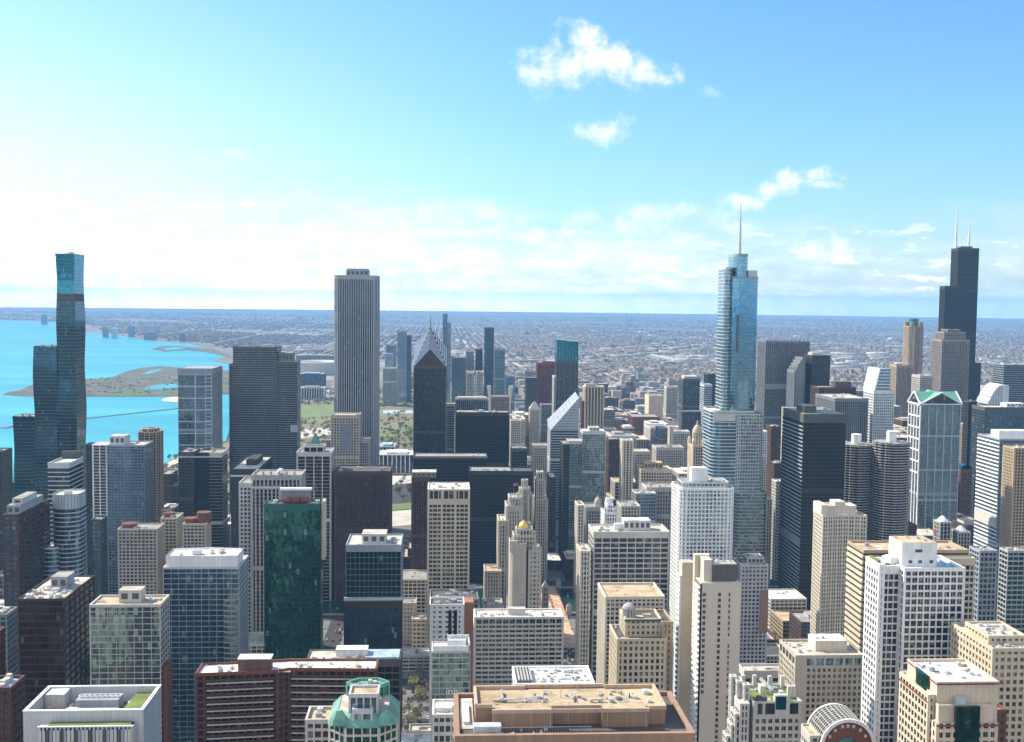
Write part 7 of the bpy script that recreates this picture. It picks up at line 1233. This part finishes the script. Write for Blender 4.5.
# the streets round the foot of the viewpoint: seen only as reflections in the glass further off
for wm_, k0 in (('sand', 0), ('brick', 1), ('pconc', 2)):
    mb = MB(); r = random.Random(40+k0)
    for xx in range(-640, 800, 62):
        for yy in list(range(-900, 60, 62))+[70, 132, 194, 256]:
            if r.random() > .33 or (abs(xx-10) < 75 and -60 < yy < 175): continue
            x0, y0, w_, d_ = xx+r.uniform(0, 12), yy+r.uniform(0, 12), r.uniform(24, 44), r.uniform(24, 44); z_ = r.choice((14, 22, 40, 70, 110, 150)); z_ = min(z_, 314-.47*math.hypot(yy+45, .0)-30) if yy > -40 else z_
            if not free(x0, x0+w_, y0, y0+d_) or z_ < 8: continue
            mb.box(x0, x0+w_, y0, y0+d_, 0, z_)
            for q in range(int(z_/3.6)): mb.box(x0-.4, x0+w_+.4, y0-.4, y0+d_+.4, q*3.6+.5, q*3.6+1.9)
    struct('surrounding_blocks', mb.mesh('surrounding_blocks', wm_), 'stuff', 'dense blocks of the near streets below and behind the viewpoint', 'buildings')
# park trees one by one
m, t, p = mk('spring_leaf'); oi = t.new('ShaderNodeObjectInfo'); P = pos(t)
k = t.mix(oi.outputs['Random'], (.20, .16, .07), (.27, .20, .11)); k = t.mix(t.rng(t.white(t.v('FLOOR', t.v('MULTIPLY', P, (.9, .9, .9))))[0], 0, 1), k, (.15, .16, .055)); t.put(p.inputs['Base Color'], k); p.inputs['Roughness'].default_value = .9
wall('bark', (.07, .055, .042), .95)
TM = []
for q in range(4):
    r = random.Random(q); mt = MB(); mt.loft([[(x, y, z) for x, y in ngon(0, 0, rr, rr, 7)] for z, rr in ((0, .32), (2, .24), (4, .16))]); mc = MB()
    for a in range(5):
        an_ = a*1.26+r.random(); mt.beam((0, 0, 2.6+a*.25), (2.2*math.cos(an_), 2.2*math.sin(an_), 5+r.random()), .14)
    for _ in range(240):
        an_, u, v_ = r.uniform(0, 6.28), r.random()**.5, r.uniform(-1, 1); R_ = 3.4*u*math.sqrt(1-v_*v_*.8); c_ = (R_*math.cos(an_), R_*math.sin(an_), 5.4+2.7*v_*u+r.uniform(-.3, .3)); s_ = r.uniform(.25, .55)
        e1 = Vector((r.uniform(-1, 1), r.uniform(-1, 1), r.uniform(-1, 1))).normalized()*s_; e2 = e1.orthogonal().normalized()*s_*r.uniform(.6, 1)
        cv = Vector(c_); mc.face([tuple(cv+e1), tuple(cv+e2), tuple(cv-e1), tuple(cv-e2)])
    TM.append((mt.mesh('trunk', 'bark'), mc.mesh('crown', 'spring_leaf')))
ntree = 0
def plant(x, y, s_, lab, grp):
    global ntree
    z = float(gz(math.hypot(x, y)))+.25; r_ = empty('tree', (x, y, z)); tag(r_, lab, 'tree', grp); k_ = fr.randrange(4)
    for nm, me in zip(('trunk', 'crown'), TM[k_]):
        o = bpy.data.objects.new(nm, me); COL.objects.link(o); o.parent = r_
    r_.rotation_euler.z = fr.uniform(0, 6.28); r_.scale = (s_, s_, s_*fr.uniform(.85, 1.15)); ntree += 1
TREES = [(('brown-green spring tree in the park strip right of the striped skyscraper', 'trees in the park strip'), [(-94.3, 2322.5, 1.13), (-105.3, 2416.6, 1.7), (-130.6, 2875.0, 1.4), (-64.4, 2353.8, 1.38), (-67.6, 2473.9, 1.04), (-96.4, 2439.7, 0.95), (-84.1, 2540.8, 1.53), (-88.5, 2676.8, 0.99), (-136.2, 2872.1, 1.44), (-87.8, 2853.4, 1.18), (-98.2, 2326.8, 1.03), (-134.0, 2483.8, 1.07), (-106.8, 2490.7, 1.13), (-112.3, 2465.3, 1.05), (-79.5, 2540.6, 1.06), (-79.0, 2360.3, 1.19), (-82.3, 2445.5, 0.99), (-137.6, 2651.8, 1.32), (-80.4, 2337.8, 1.67), (-92.9, 2366.1, 1.61), (-129.7, 2641.0, 1.36), (-78.5, 2558.2, 1.6), (-134.8, 2773.4, 1.23), (-95.2, 2852.7, 1.31), (-106.8, 3048.9, 1.59), (-104.8, 2599.6, 1.38), (-136.5, 2582.7, 1.2), (-113.2, 2459.6, 1.37), (-89.9, 2573.4, 1.22), (-69.6, 2365.5, 1.54), (-103.9, 2689.6, 0.93), (-121.0, 3022.5, 1.37), (-110.2, 2578.7, 1.28), (-74.2, 2573.3, 1.55), (-120.1, 2427.1, 0.99), (-104.1, 2682.8, 0.98), (-127.6, 2703.1, 0.98), (-100.1, 2933.2, 1.17), (-114.8, 3060.8, 1.29), (-104.4, 2572.5, 1.25), (-134.0, 2476.6, 1.15), (-107.3, 2616.5, 1.27), (-107.2, 2750.6, 1.4), (-114.7, 2411.5, 1.32), (-113.4, 2583.5, 0.9), (-69.9, 2429.1, 1.27), (-89.0, 2575.9, 1.06), (-97.0, 2886.8, 1.08), (-90.3, 2704.4, 1.35), (-116.1, 2387.8, 0.91), (-132.6, 3046.0, 1.13), (-81.9, 2549.4, 1.22), (-119.0, 2956.5, 1.14), (-117.0, 2580.0, 1.0), (-123.8, 2415.0, 1.11), (-88.1, 2709.8, 1.19), (-125.5, 2538.6, 1.18), (-78.2, 2644.3, 1.52), (-72.5, 2465.5, 1.27), (-139.7, 2837.8, 0.92), (-103.6, 2464.4, 1.03), (-99.2, 2754.2, 1.64), (-134.4, 2446.6, 1.59), (-127.2, 2865.2, 1.22), (-116.2, 2613.3, 1.43), (-103.7, 2759.8, 1.54), (-141.2, 2726.6, 1.67), (-87.5, 2460.3, 1.54), (-82.4, 2572.6, 1.51), (-105.2, 2893.8, 1.35), (-98.3, 2496.3, 1.51), (-79.4, 2907.1, 1.21), (-146.1, 2988.9, 1.38), (-73.1, 2600.9, 1.56), (-84.0, 2368.6, 0.91), (-115.1, 2444.7, 1.1), (-137.8, 2866.7, 1.18), (-75.5, 2373.4, 0.93), (-98.9, 2480.1, 1.13), (-73.3, 2548.1, 1.28), (-155.5, 2834.7, 1.24), (-113.6, 2845.2, 1.38), (-101.9, 2696.9, 1.41), (-123.0, 2608.5, 1.54), (-123.6, 2954.4, 1.61), (-102.9, 2600.7, 1.47), (-119.0, 2424.6, 0.92), (-147.3, 2679.7, 1.07), (-132.8, 2433.3, 1.53), (-124.3, 2494.7, 1.16), (-79.7, 2335.7, 1.43)]), (('hazy spring tree beyond the lawn left of the striped skyscraper', 'trees beyond the lawn'), [(-430.8, 3383.7, 1.14), (-380.4, 3357.9, 1.52), (-379.2, 3377.3, 1.41), (-343.5, 3444.8, 1.42), (-398.2, 3491.0, 1.36), (-380.9, 3376.2, 1.63), (-392.8, 3285.7, 1.32), (-372.0, 3331.9, 1.66), (-339.0, 3391.2, 1.33), (-437.1, 3456.4, 1.57), (-351.2, 3507.7, 1.06), (-394.5, 3285.7, 1.01), (-421.6, 3480.9, 1.19), (-381.7, 3326.5, 1.64), (-358.0, 3466.3, 1.19), (-374.7, 3462.4, 0.97), (-364.9, 3595.0, 1.28), (-418.8, 3379.4, 1.09), (-352.1, 3360.0, 0.92), (-409.1, 3420.8, 0.94), (-369.6, 3361.4, 1.34), (-370.6, 3462.3, 1.3), (-405.8, 3378.9, 1.47)]), (('spring tree between the lawn and the white-lined tower', 'trees before the lawn'), [(-333.8, 2885.8, 1.27), (-307.8, 2431.4, 1.0), (-262.7, 2572.9, 0.95), (-298.8, 2571.6, 1.09), (-365.3, 2909.4, 0.92), (-346.3, 2717.0, 1.16), (-299.1, 2613.7, 1.5), (-307.0, 2546.1, 1.13), (-314.3, 2668.9, 1.51), (-297.2, 2740.8, 1.19), (-331.9, 2643.7, 1.48), (-299.5, 2594.0, 1.51), (-347.5, 2717.6, 1.19), (-325.0, 2605.4, 1.2), (-292.4, 2802.2, 1.33), (-346.4, 2823.0, 1.23), (-357.2, 2828.2, 1.21), (-277.6, 2681.5, 1.38), (-350.0, 2740.7, 1.18), (-259.2, 2459.9, 1.6), (-344.9, 2876.8, 0.92), (-329.2, 2599.3, 1.43), (-286.5, 2764.6, 1.57), (-320.0, 2750.0, 1.66), (-312.5, 2629.8, 1.31), (-321.6, 2800.7, 1.5), (-306.5, 2495.4, 1.67), (-276.8, 2723.0, 1.04), (-285.4, 2577.7, 1.52), (-310.7, 2882.6, 1.21), (-302.9, 2904.9, 1.06), (-301.1, 2420.6, 1.09), (-293.1, 2758.1, 1.32), (-283.3, 2414.4, 1.07), (-287.7, 2609.1, 1.11)]), (('small tree behind the beach between two lakeside towers', 'trees behind the beach'), [(-515.4, 2166.4, 1.53), (-488.9, 2032.0, 1.55), (-528.9, 2169.1, 1.09), (-504.1, 2053.4, 1.37), (-480.6, 2037.7, 1.24), (-529.6, 2180.6, 1.37), (-512.3, 2155.8, 1.05)]), (('small tree in the gap beside the gold-banded tower', 'trees in the tower gap'), [(-326.2, 1696.5, 1.62), (-395.5, 2078.3, 1.65), (-417.2, 2184.8, 1.02), (-358.4, 1865.9, 1.1), (-388.3, 2049.9, 1.05), (-440.4, 2269.0, 1.12), (-430.9, 2263.1, 1.47), (-413.1, 2173.6, 1.39), (-366.5, 1913.5, 1.7), (-449.1, 2298.9, 0.93), (-329.0, 1735.3, 1.45)]), (('small street tree beside the lot between mirrored office and glass inn', 'trees beside the lot'), [(-17.8, 867.8, 1.09), (-15.4, 843.6, 1.62), (-23.2, 786.9, 1.03), (-24.0, 828.4, 1.21), (-13.4, 881.7, 1.04), (-19.9, 896.1, 1.18), (-22.1, 876.8, 1.64), (-17.5, 814.1, 1.37), (-22.7, 883.7, 1.09), (-30.2, 858.8, 1.05), (-8.9, 846.3, 1.14), (-21.8, 792.6, 0.99), (-21.8, 796.9, 1.58), (-15.6, 858.6, 1.4), (-10.0, 877.3, 0.94), (-16.7, 841.0, 1.45), (-29.3, 825.3, 1.15), (-17.2, 906.5, 1.49)]), (('bare street tree on the ground behind the stepped stone building', 'trees behind the stepped building'), [(307.9, 991.6, 1.18), (311.9, 1008.2, 1.02), (302.1, 972.9, 1.57), (306.9, 974.0, 1.1)]), (('spring tree in the garden below the art museum wing', 'trees in the museum garden'), [(-52.4, 1790.0, 1.49), (-51.4, 1769.7, 1.62), (-69.9, 1780.9, 1.55), (-77.0, 1854.9, 1.21), (-66.9, 1913.5, 1.09), (-53.9, 1818.6, 1.44), (-62.3, 1736.8, 1.09), (-74.8, 1798.3, 1.17), (-66.1, 1929.6, 1.42), (-70.1, 1788.1, 1.0), (-70.1, 1865.8, 1.33)])]
for (lab, grp), spots in TREES:
    for x, y, s_ in spots: plant(x, y, s_, lab, grp)
X = rg.uniform(-620, 60, 2600); Y = rg.uniform(1650, 3900, 2600); ok = ~in_lake(X, Y); ok &= (np.mod(X, 170) > 45) & (np.mod(Y, 260) > 60)
Z = np.array([[*proj(x, y, 5)] for x, y in zip(X, Y)]); ok &= ~((Z[:, 0] > 298) & (Z[:, 0] < 338) & (Z[:, 1] > 404) & (Z[:, 1] < 420)) & ~((Z[:, 0] > 379) & (Z[:, 0] < 416) & (Z[:, 1] > 405))
ok &= np.array([free(x-3, x+3, y-3, y+3) for x, y in zip(X, Y)])
V, Q = clumps(X[ok], Y[ok], 4, 7.5, 8); struct('park_woods', np_mesh('park_woods', V, Q, 'spring_leaf'), 'stuff', 'mass of brown-green spring treetops filling the lakefront park', 'woods')
V, Q = clumps(*[np.array(a) for a in zip(*[gnd(fr.uniform(60, 236), fr.uniform(378, 394.5)) for _ in range(260)])], 3, 6, 9); struct('island_scrub', np_mesh('island_scrub', V, Q, 'twig_brown'), 'stuff', 'low brown scrub and bare bushes covering the long island', 'scrub')
# cars on the streets
m, t, p = mk('car_glass'); p.inputs['Base Color'].default_value = (.02, .025, .03, 1); p.inputs['Roughness'].default_value = .08
CM = {}
for nm, c in (('white', (.75, .75, .75)), ('silver', (.42, .43, .45)), ('black', (.02, .02, .022)), ('red', (.38, .03, .03)), ('blue', (.04, .09, .25)), ('yellow', (.65, .42, .04))):
    m, t, p = mk('paint_'+nm); p.inputs['Base Color'].default_value = (*c, 1); p.inputs['Roughness'].default_value = .3; p.inputs['Coat Weight'].default_value = .5
    mb = MB(); mi = []
    def hx(l0, l1, w_, z0, l2, l3, w2, z1, mm):
        mb.hexa([(-w_, l0, z0), (w_, l0, z0), (w_, l1, z0), (-w_, l1, z0), (-w2, l2, z1), (w2, l2, z1), (w2, l3, z1), (-w2, l3, z1)]); mi.extend([mm]*6)
    hx(-2.2, 2.2, .9, .3, -2.15, 2.15, .86, .85, 0); hx(-1.5, 1.1, .84, .85, -1.0, .6, .68, 1.4, 1); hx(-.98, .58, .67, 1.4, -.9, .5, .62, 1.46, 0)
    for sx_ in (-.8, .8):
        for sy_ in (-1.35, 1.35):
            i0 = len(mb.f); mb.loft([[(sx_+q, sy_+.33*math.cos(a), .33+.33*math.sin(a)) for a in np.linspace(0, 2*math.pi, 10, endpoint=False)] for q in (-.12, .12)]); mi += [2]*(len(mb.f)-i0)
    CM[nm] = mb.mesh('car', ['paint_'+nm, 'car_glass', 'black'], mi)
CARS = [(('red', 'parked on the open lot between the mirrored office and glass inn', 'cars parked on the open lot between the mirrored office and glass inn'), [(-22.4, 889, 3.14), (-25.6, 861, 0), (-16.0, 812, 0)]), (('silver', 'parked on the open lot between the mirrored office and glass inn', 'cars parked on the open lot between the mirrored office and glass inn'), [(-25.6, 805, 3.14), (-28.8, 917, 3.14), (-16.0, 917, 0), (-12.8, 840, 3.14)]), (('black', 'parked on the open lot between the mirrored office and glass inn', 'cars parked on the open lot between the mirrored office and glass inn'), [(-22.4, 861, 3.14), (-19.2, 889, 0), (-16.0, 826, 0), (-25.6, 896, 0), (-22.4, 875, 0), (-16.0, 812, 0), (-16.0, 896, 3.14)]), (('blue', 'parked on the open lot between the mirrored office and glass inn', 'cars parked on the open lot between the mirrored office and glass inn'), [(-16.0, 903, 0), (-16.0, 896, 0), (-25.6, 847, 0), (-16.0, 917, 3.14)]), (('white', 'parked on the open lot between the mirrored office and glass inn', 'cars parked on the open lot between the mirrored office and glass inn'), [(-16.0, 847, 3.14), (-22.4, 833, 3.14), (-25.6, 840, 0), (-9.6, 819, 3.14), (-19.2, 854, 3.14), (-25.6, 826, 0), (-25.6, 805, 0)]), (('yellow', 'parked on the open lot between the mirrored office and glass inn', 'cars parked on the open lot between the mirrored office and glass inn'), [(-25.6, 805, 0), (-19.2, 840, 0), (-28.8, 833, 3.14)]), (('silver', 'in the gap beside the bright green tower', 'cars in the gap beside the bright green tower'), [(-108.8, 1099, 0), (-105.6, 1120, 3.14)]), (('white', 'in the gap beside the bright green tower', 'cars in the gap beside the bright green tower'), [(-105.6, 1015, 3.14), (-96.0, 1043, 0), (-112.0, 1050, 0), (-92.8, 1036, 0)]), (('red', 'in the gap beside the bright green tower', 'cars in the gap beside the bright green tower'), [(-92.8, 1015, 0)]), (('yellow', 'in the gap beside the bright green tower', 'cars in the gap beside the bright green tower'), [(-96.0, 1050, 3.14)]), (('black', 'in the gap beside the bright green tower', 'cars in the gap beside the bright green tower'), [(-96.0, 1036, 0)]), (('white', 'on the bridge plaza at the avenue', 'cars on the bridge plaza at the avenue'), [(124.8, 1148, 0), (121.6, 1071, 3.14), (134.4, 1162, 0), (124.8, 1155, 3.14), (124.8, 1085, 3.14)]), (('blue', 'on the bridge plaza at the avenue', 'cars on the bridge plaza at the avenue'), [(118.4, 1127, 3.14)]), (('yellow', 'on the bridge plaza at the avenue', 'cars on the bridge plaza at the avenue'), [(115.2, 1120, 0), (124.8, 1043, 3.14)]), (('yellow', 'on the broad avenue between the gridded hotel and cream block', 'cars on the avenue'), [(104, 1149.6, 3.14), (111.5, 987.7, 0), (115, 1114.5, 0)]), (('black', 'on the broad avenue between the gridded hotel and cream block', 'cars on the avenue'), [(108, 933.6, 0), (111.5, 971.3, 0), (115, 976.7, 0)]), (('white', 'on the broad avenue between the gridded hotel and cream block', 'cars on the avenue'), [(108, 947.5, 0), (111.5, 1119.7, 0), (111.5, 1140.5, 0), (115, 949.6, 0), (115, 1000.4, 0), (115, 1021.0, 0), (115, 1125.3, 0), (115, 1149.1, 0)]), (('red', 'on the broad avenue between the gridded hotel and cream block', 'cars on the avenue'), [(108, 960.0, 0), (115, 1132.6, 0)]), (('silver', 'on the broad avenue between the gridded hotel and cream block', 'cars on the avenue'), [(111.5, 938.2, 0), (111.5, 953.4, 0), (111.5, 961.7, 0), (115, 969.0, 0), (115, 984.1, 0), (115, 1160.2, 0)]), (('silver', 'on a side street west of the avenue', 'cars on a side street west of the avenue'), [(307, 450, 0), (301, 468.7, 0), (301, 490.6, 0), (311, 475.7, 0), (311, 490.9, 0), (436, 491.6, 0), (444, 505.8, 0), (444, 696.8, 0)]), (('blue', 'on a side street west of the avenue', 'cars on a side street west of the avenue'), [(307, 468.1, 0), (307, 486.4, 0), (436, 464.1, 0), (436, 615.4, 0), (436, 712.8, 0), (444, 460.9, 0), (444, 479.0, 0), (444, 524.4, 0), (444, 564.6, 0), (444, 624.6, 0), (444, 656.6, 0), (444, 756.7, 0)]), (('black', 'on a side street west of the avenue', 'cars on a side street west of the avenue'), [(307, 499.8, 0), (301, 450, 0), (311, 450, 0), (436, 450, 0), (436, 517.3, 0), (436, 602.4, 0), (436, 683.3, 0), (436, 721.1, 0), (444, 547.0, 0), (444, 645.2, 0), (444, 740.5, 0)]), (('white', 'on a side street west of the avenue', 'cars on a side street west of the avenue'), [(307, 525.8, 0), (311, 543.8, 0), (436, 546.1, 0), (436, 644.6, 0), (436, 670.3, 0), (444, 582.5, 0)]), (('yellow', 'on a side street west of the avenue', 'cars on a side street west of the avenue'), [(301, 459.5, 0), (436, 572.2, 0), (444, 450, 0), (444, 636.8, 0), (444, 682.2, 0)]), (('red', 'on a side street west of the avenue', 'cars on a side street west of the avenue'), [(301, 504.2, 0), (311, 509.7, 0), (311, 521.7, 0), (436, 593.8, 0), (444, 610.6, 0), (444, 724.4, 0)]), (('silver', 'on a side street east of the avenue', 'cars on a side street east of the avenue'), [(-320, 450, 0), (-320, 585.7, 0), (-320, 638.8, 0), (-320, 719.7, 0), (-316, 611.3, 0), (-316, 648.8, 0), (-316, 725.8, 0), (-207, 462.5, 0), (-207, 472.8, 0), (-207, 495.2, 0)]), (('black', 'on a side street east of the avenue', 'cars on a side street east of the avenue'), [(-320, 461.3, 0), (-320, 661.2, 0), (-320, 731.8, 0), (-316, 563.5, 0), (-316, 689.4, 0), (-207, 450, 0), (-203, 475.2, 0), (-211, 494.1, 0), (-100, 458.2, 0), (-100, 986.1, 0)]), (('yellow', 'on a side street east of the avenue', 'cars on a side street east of the avenue'), [(-320, 490.5, 0), (-320, 614.7, 0), (-320, 743.0, 0), (-316, 543.2, 0), (-203, 500.1, 0), (-211, 450, 0), (-100, 1039.6, 0)]), (('red', 'on a side street east of the avenue', 'cars on a side street east of the avenue'), [(-320, 505.4, 0), (-203, 483.8, 0), (-100, 450, 0), (-100, 1011.6, 0), (-100, 1065.5, 0)]), (('blue', 'on a side street east of the avenue', 'cars on a side street east of the avenue'), [(-320, 519.1, 0), (-320, 546.3, 0), (-316, 450, 0), (-316, 488.1, 0), (-316, 513.2, 0), (-316, 582.8, 0), (-316, 667.9, 0), (-211, 506.2, 0)]), (('white', 'on a side street east of the avenue', 'cars on a side street east of the avenue'), [(-320, 562.2, 0), (-320, 690.4, 0), (-316, 471.7, 0), (-316, 531.3, 0), (-316, 598.5, 0), (-316, 628.3, 0), (-316, 703.2, 0), (-203, 450, 0), (-211, 474.5, 0)]), (('black', 'on a cross street between the towers', 'cars on cross streets'), [(-420, 449, 1.57), (-374.4, 441, 1.57), (-193.7, 449, 1.57), (-106.2, 449, 1.57), (329.2, 449, 1.57), (397.8, 441, 1.57), (473.1, 441, 1.57), (548.8, 449, 1.57), (639.7, 441, 1.57), (654.4, 449, 1.57), (-322.8, 541, 1.57), (-10.7, 541, 1.57), (436.4, 541, 1.57), (609.5, 549, 1.57), (629.1, 549, 1.57), (511.3, 639, 1.57), (592.8, 639, 1.57), (622.4, 639, 1.57), (-420, 716, 1.57), (-380.6, 724, 1.57), (470.0, 724, 1.57), (480.7, 724, 1.57), (547.8, 716, 1.57), (580.7, 814, 1.57), (560.7, 904, 1.57), (573.8, 896, 1.57)]), (('silver', 'on a cross street between the towers', 'cars on cross streets'), [(-407.0, 441, 1.57), (-329.0, 449, 1.57), (-278.6, 449, 1.57), (276.2, 441, 1.57), (-352.0, 541, 1.57), (-283.3, 541, 1.57), (-260.2, 549, 1.57), (-134.6, 541, 1.57), (352.1, 541, 1.57), (382.4, 549, 1.57), (398.2, 541, 1.57), (468.1, 541, 1.57), (485.5, 549, 1.57), (665.7, 541, 1.57), (-407.4, 639, 1.57), (-353.3, 631, 1.57), (377.5, 639, 1.57), (417.5, 639, 1.57), (452.5, 639, 1.57), (477.2, 639, 1.57), (547.8, 631, 1.57), (649.0, 631, 1.57), (685.8, 631, 1.57), (-393.7, 716, 1.57), (-298.2, 724, 1.57), (595.1, 724, 1.57), (635.2, 806, 1.57), (671.2, 806, 1.57), (-420, 904, 1.57), (589.5, 904, 1.57), (615.2, 904, 1.57)]), (('blue', 'on a cross street between the towers', 'cars on cross streets'), [(-349.1, 441, 1.57), (-244.9, 449, 1.57), (-214.4, 441, 1.57), (358.6, 441, 1.57), (436.0, 449, 1.57), (690.2, 549, 1.57), (-326.1, 631, 1.57), (-152.8, 631, 1.57), (366.0, 631, 1.57), (421.5, 716, 1.57), (450.6, 724, 1.57), (581.8, 724, 1.57), (-375.7, 806, 1.57), (-347.7, 814, 1.57), (526.9, 814, 1.57)]), (('white', 'on a cross street between the towers', 'cars on cross streets'), [(-289.2, 449, 1.57), (-83.4, 449, 1.57), (-7.5, 449, 1.57), (139.1, 449, 1.57), (521.3, 441, 1.57), (608.7, 449, 1.57), (626.9, 441, 1.57), (-420, 549, 1.57), (363.9, 541, 1.57), (564.4, 549, 1.57), (588.4, 541, 1.57), (642.0, 549, 1.57), (-420, 631, 1.57), (-306.7, 631, 1.57), (-292.9, 639, 1.57), (401.8, 639, 1.57), (559.2, 639, 1.57), (606.6, 631, 1.57), (-363.9, 716, 1.57), (-337.8, 716, 1.57), (439.4, 724, 1.57), (504.4, 724, 1.57), (657.3, 724, 1.57), (692.0, 716, 1.57), (-386.0, 814, 1.57), (475.7, 814, 1.57), (549.0, 814, 1.57), (686.9, 814, 1.57)]), (('red', 'on a cross street between the towers', 'cars on cross streets'), [(109.6, 441, 1.57), (308.7, 449, 1.57), (571.6, 441, 1.57), (689.1, 441, 1.57), (-240.5, 549, 1.57), (542.5, 541, 1.57), (-389.9, 639, 1.57), (-279.5, 639, 1.57), (-420, 814, 1.57), (-402.3, 806, 1.57), (507.0, 814, 1.57), (544.5, 904, 1.57)]), (('yellow', 'on a cross street between the towers', 'cars on cross streets'), [(172.6, 449, 1.57), (506.0, 449, 1.57), (-387.8, 549, 1.57), (315.4, 549, 1.57), (506.3, 549, 1.57), (-256.7, 631, 1.57), (698.0, 631, 1.57), (527.2, 724, 1.57), (634.8, 716, 1.57), (608.2, 814, 1.57)])]
for (c, where, grp), spots in CARS:
    for x, y, rot in spots:
        o = bpy.data.objects.new('car', CM[c]); COL.objects.link(o); o.location = (x, y, .02); o.rotation_euler.z = rot; tag(o, f'{c} car {where}', 'car', f'{c} {grp}')
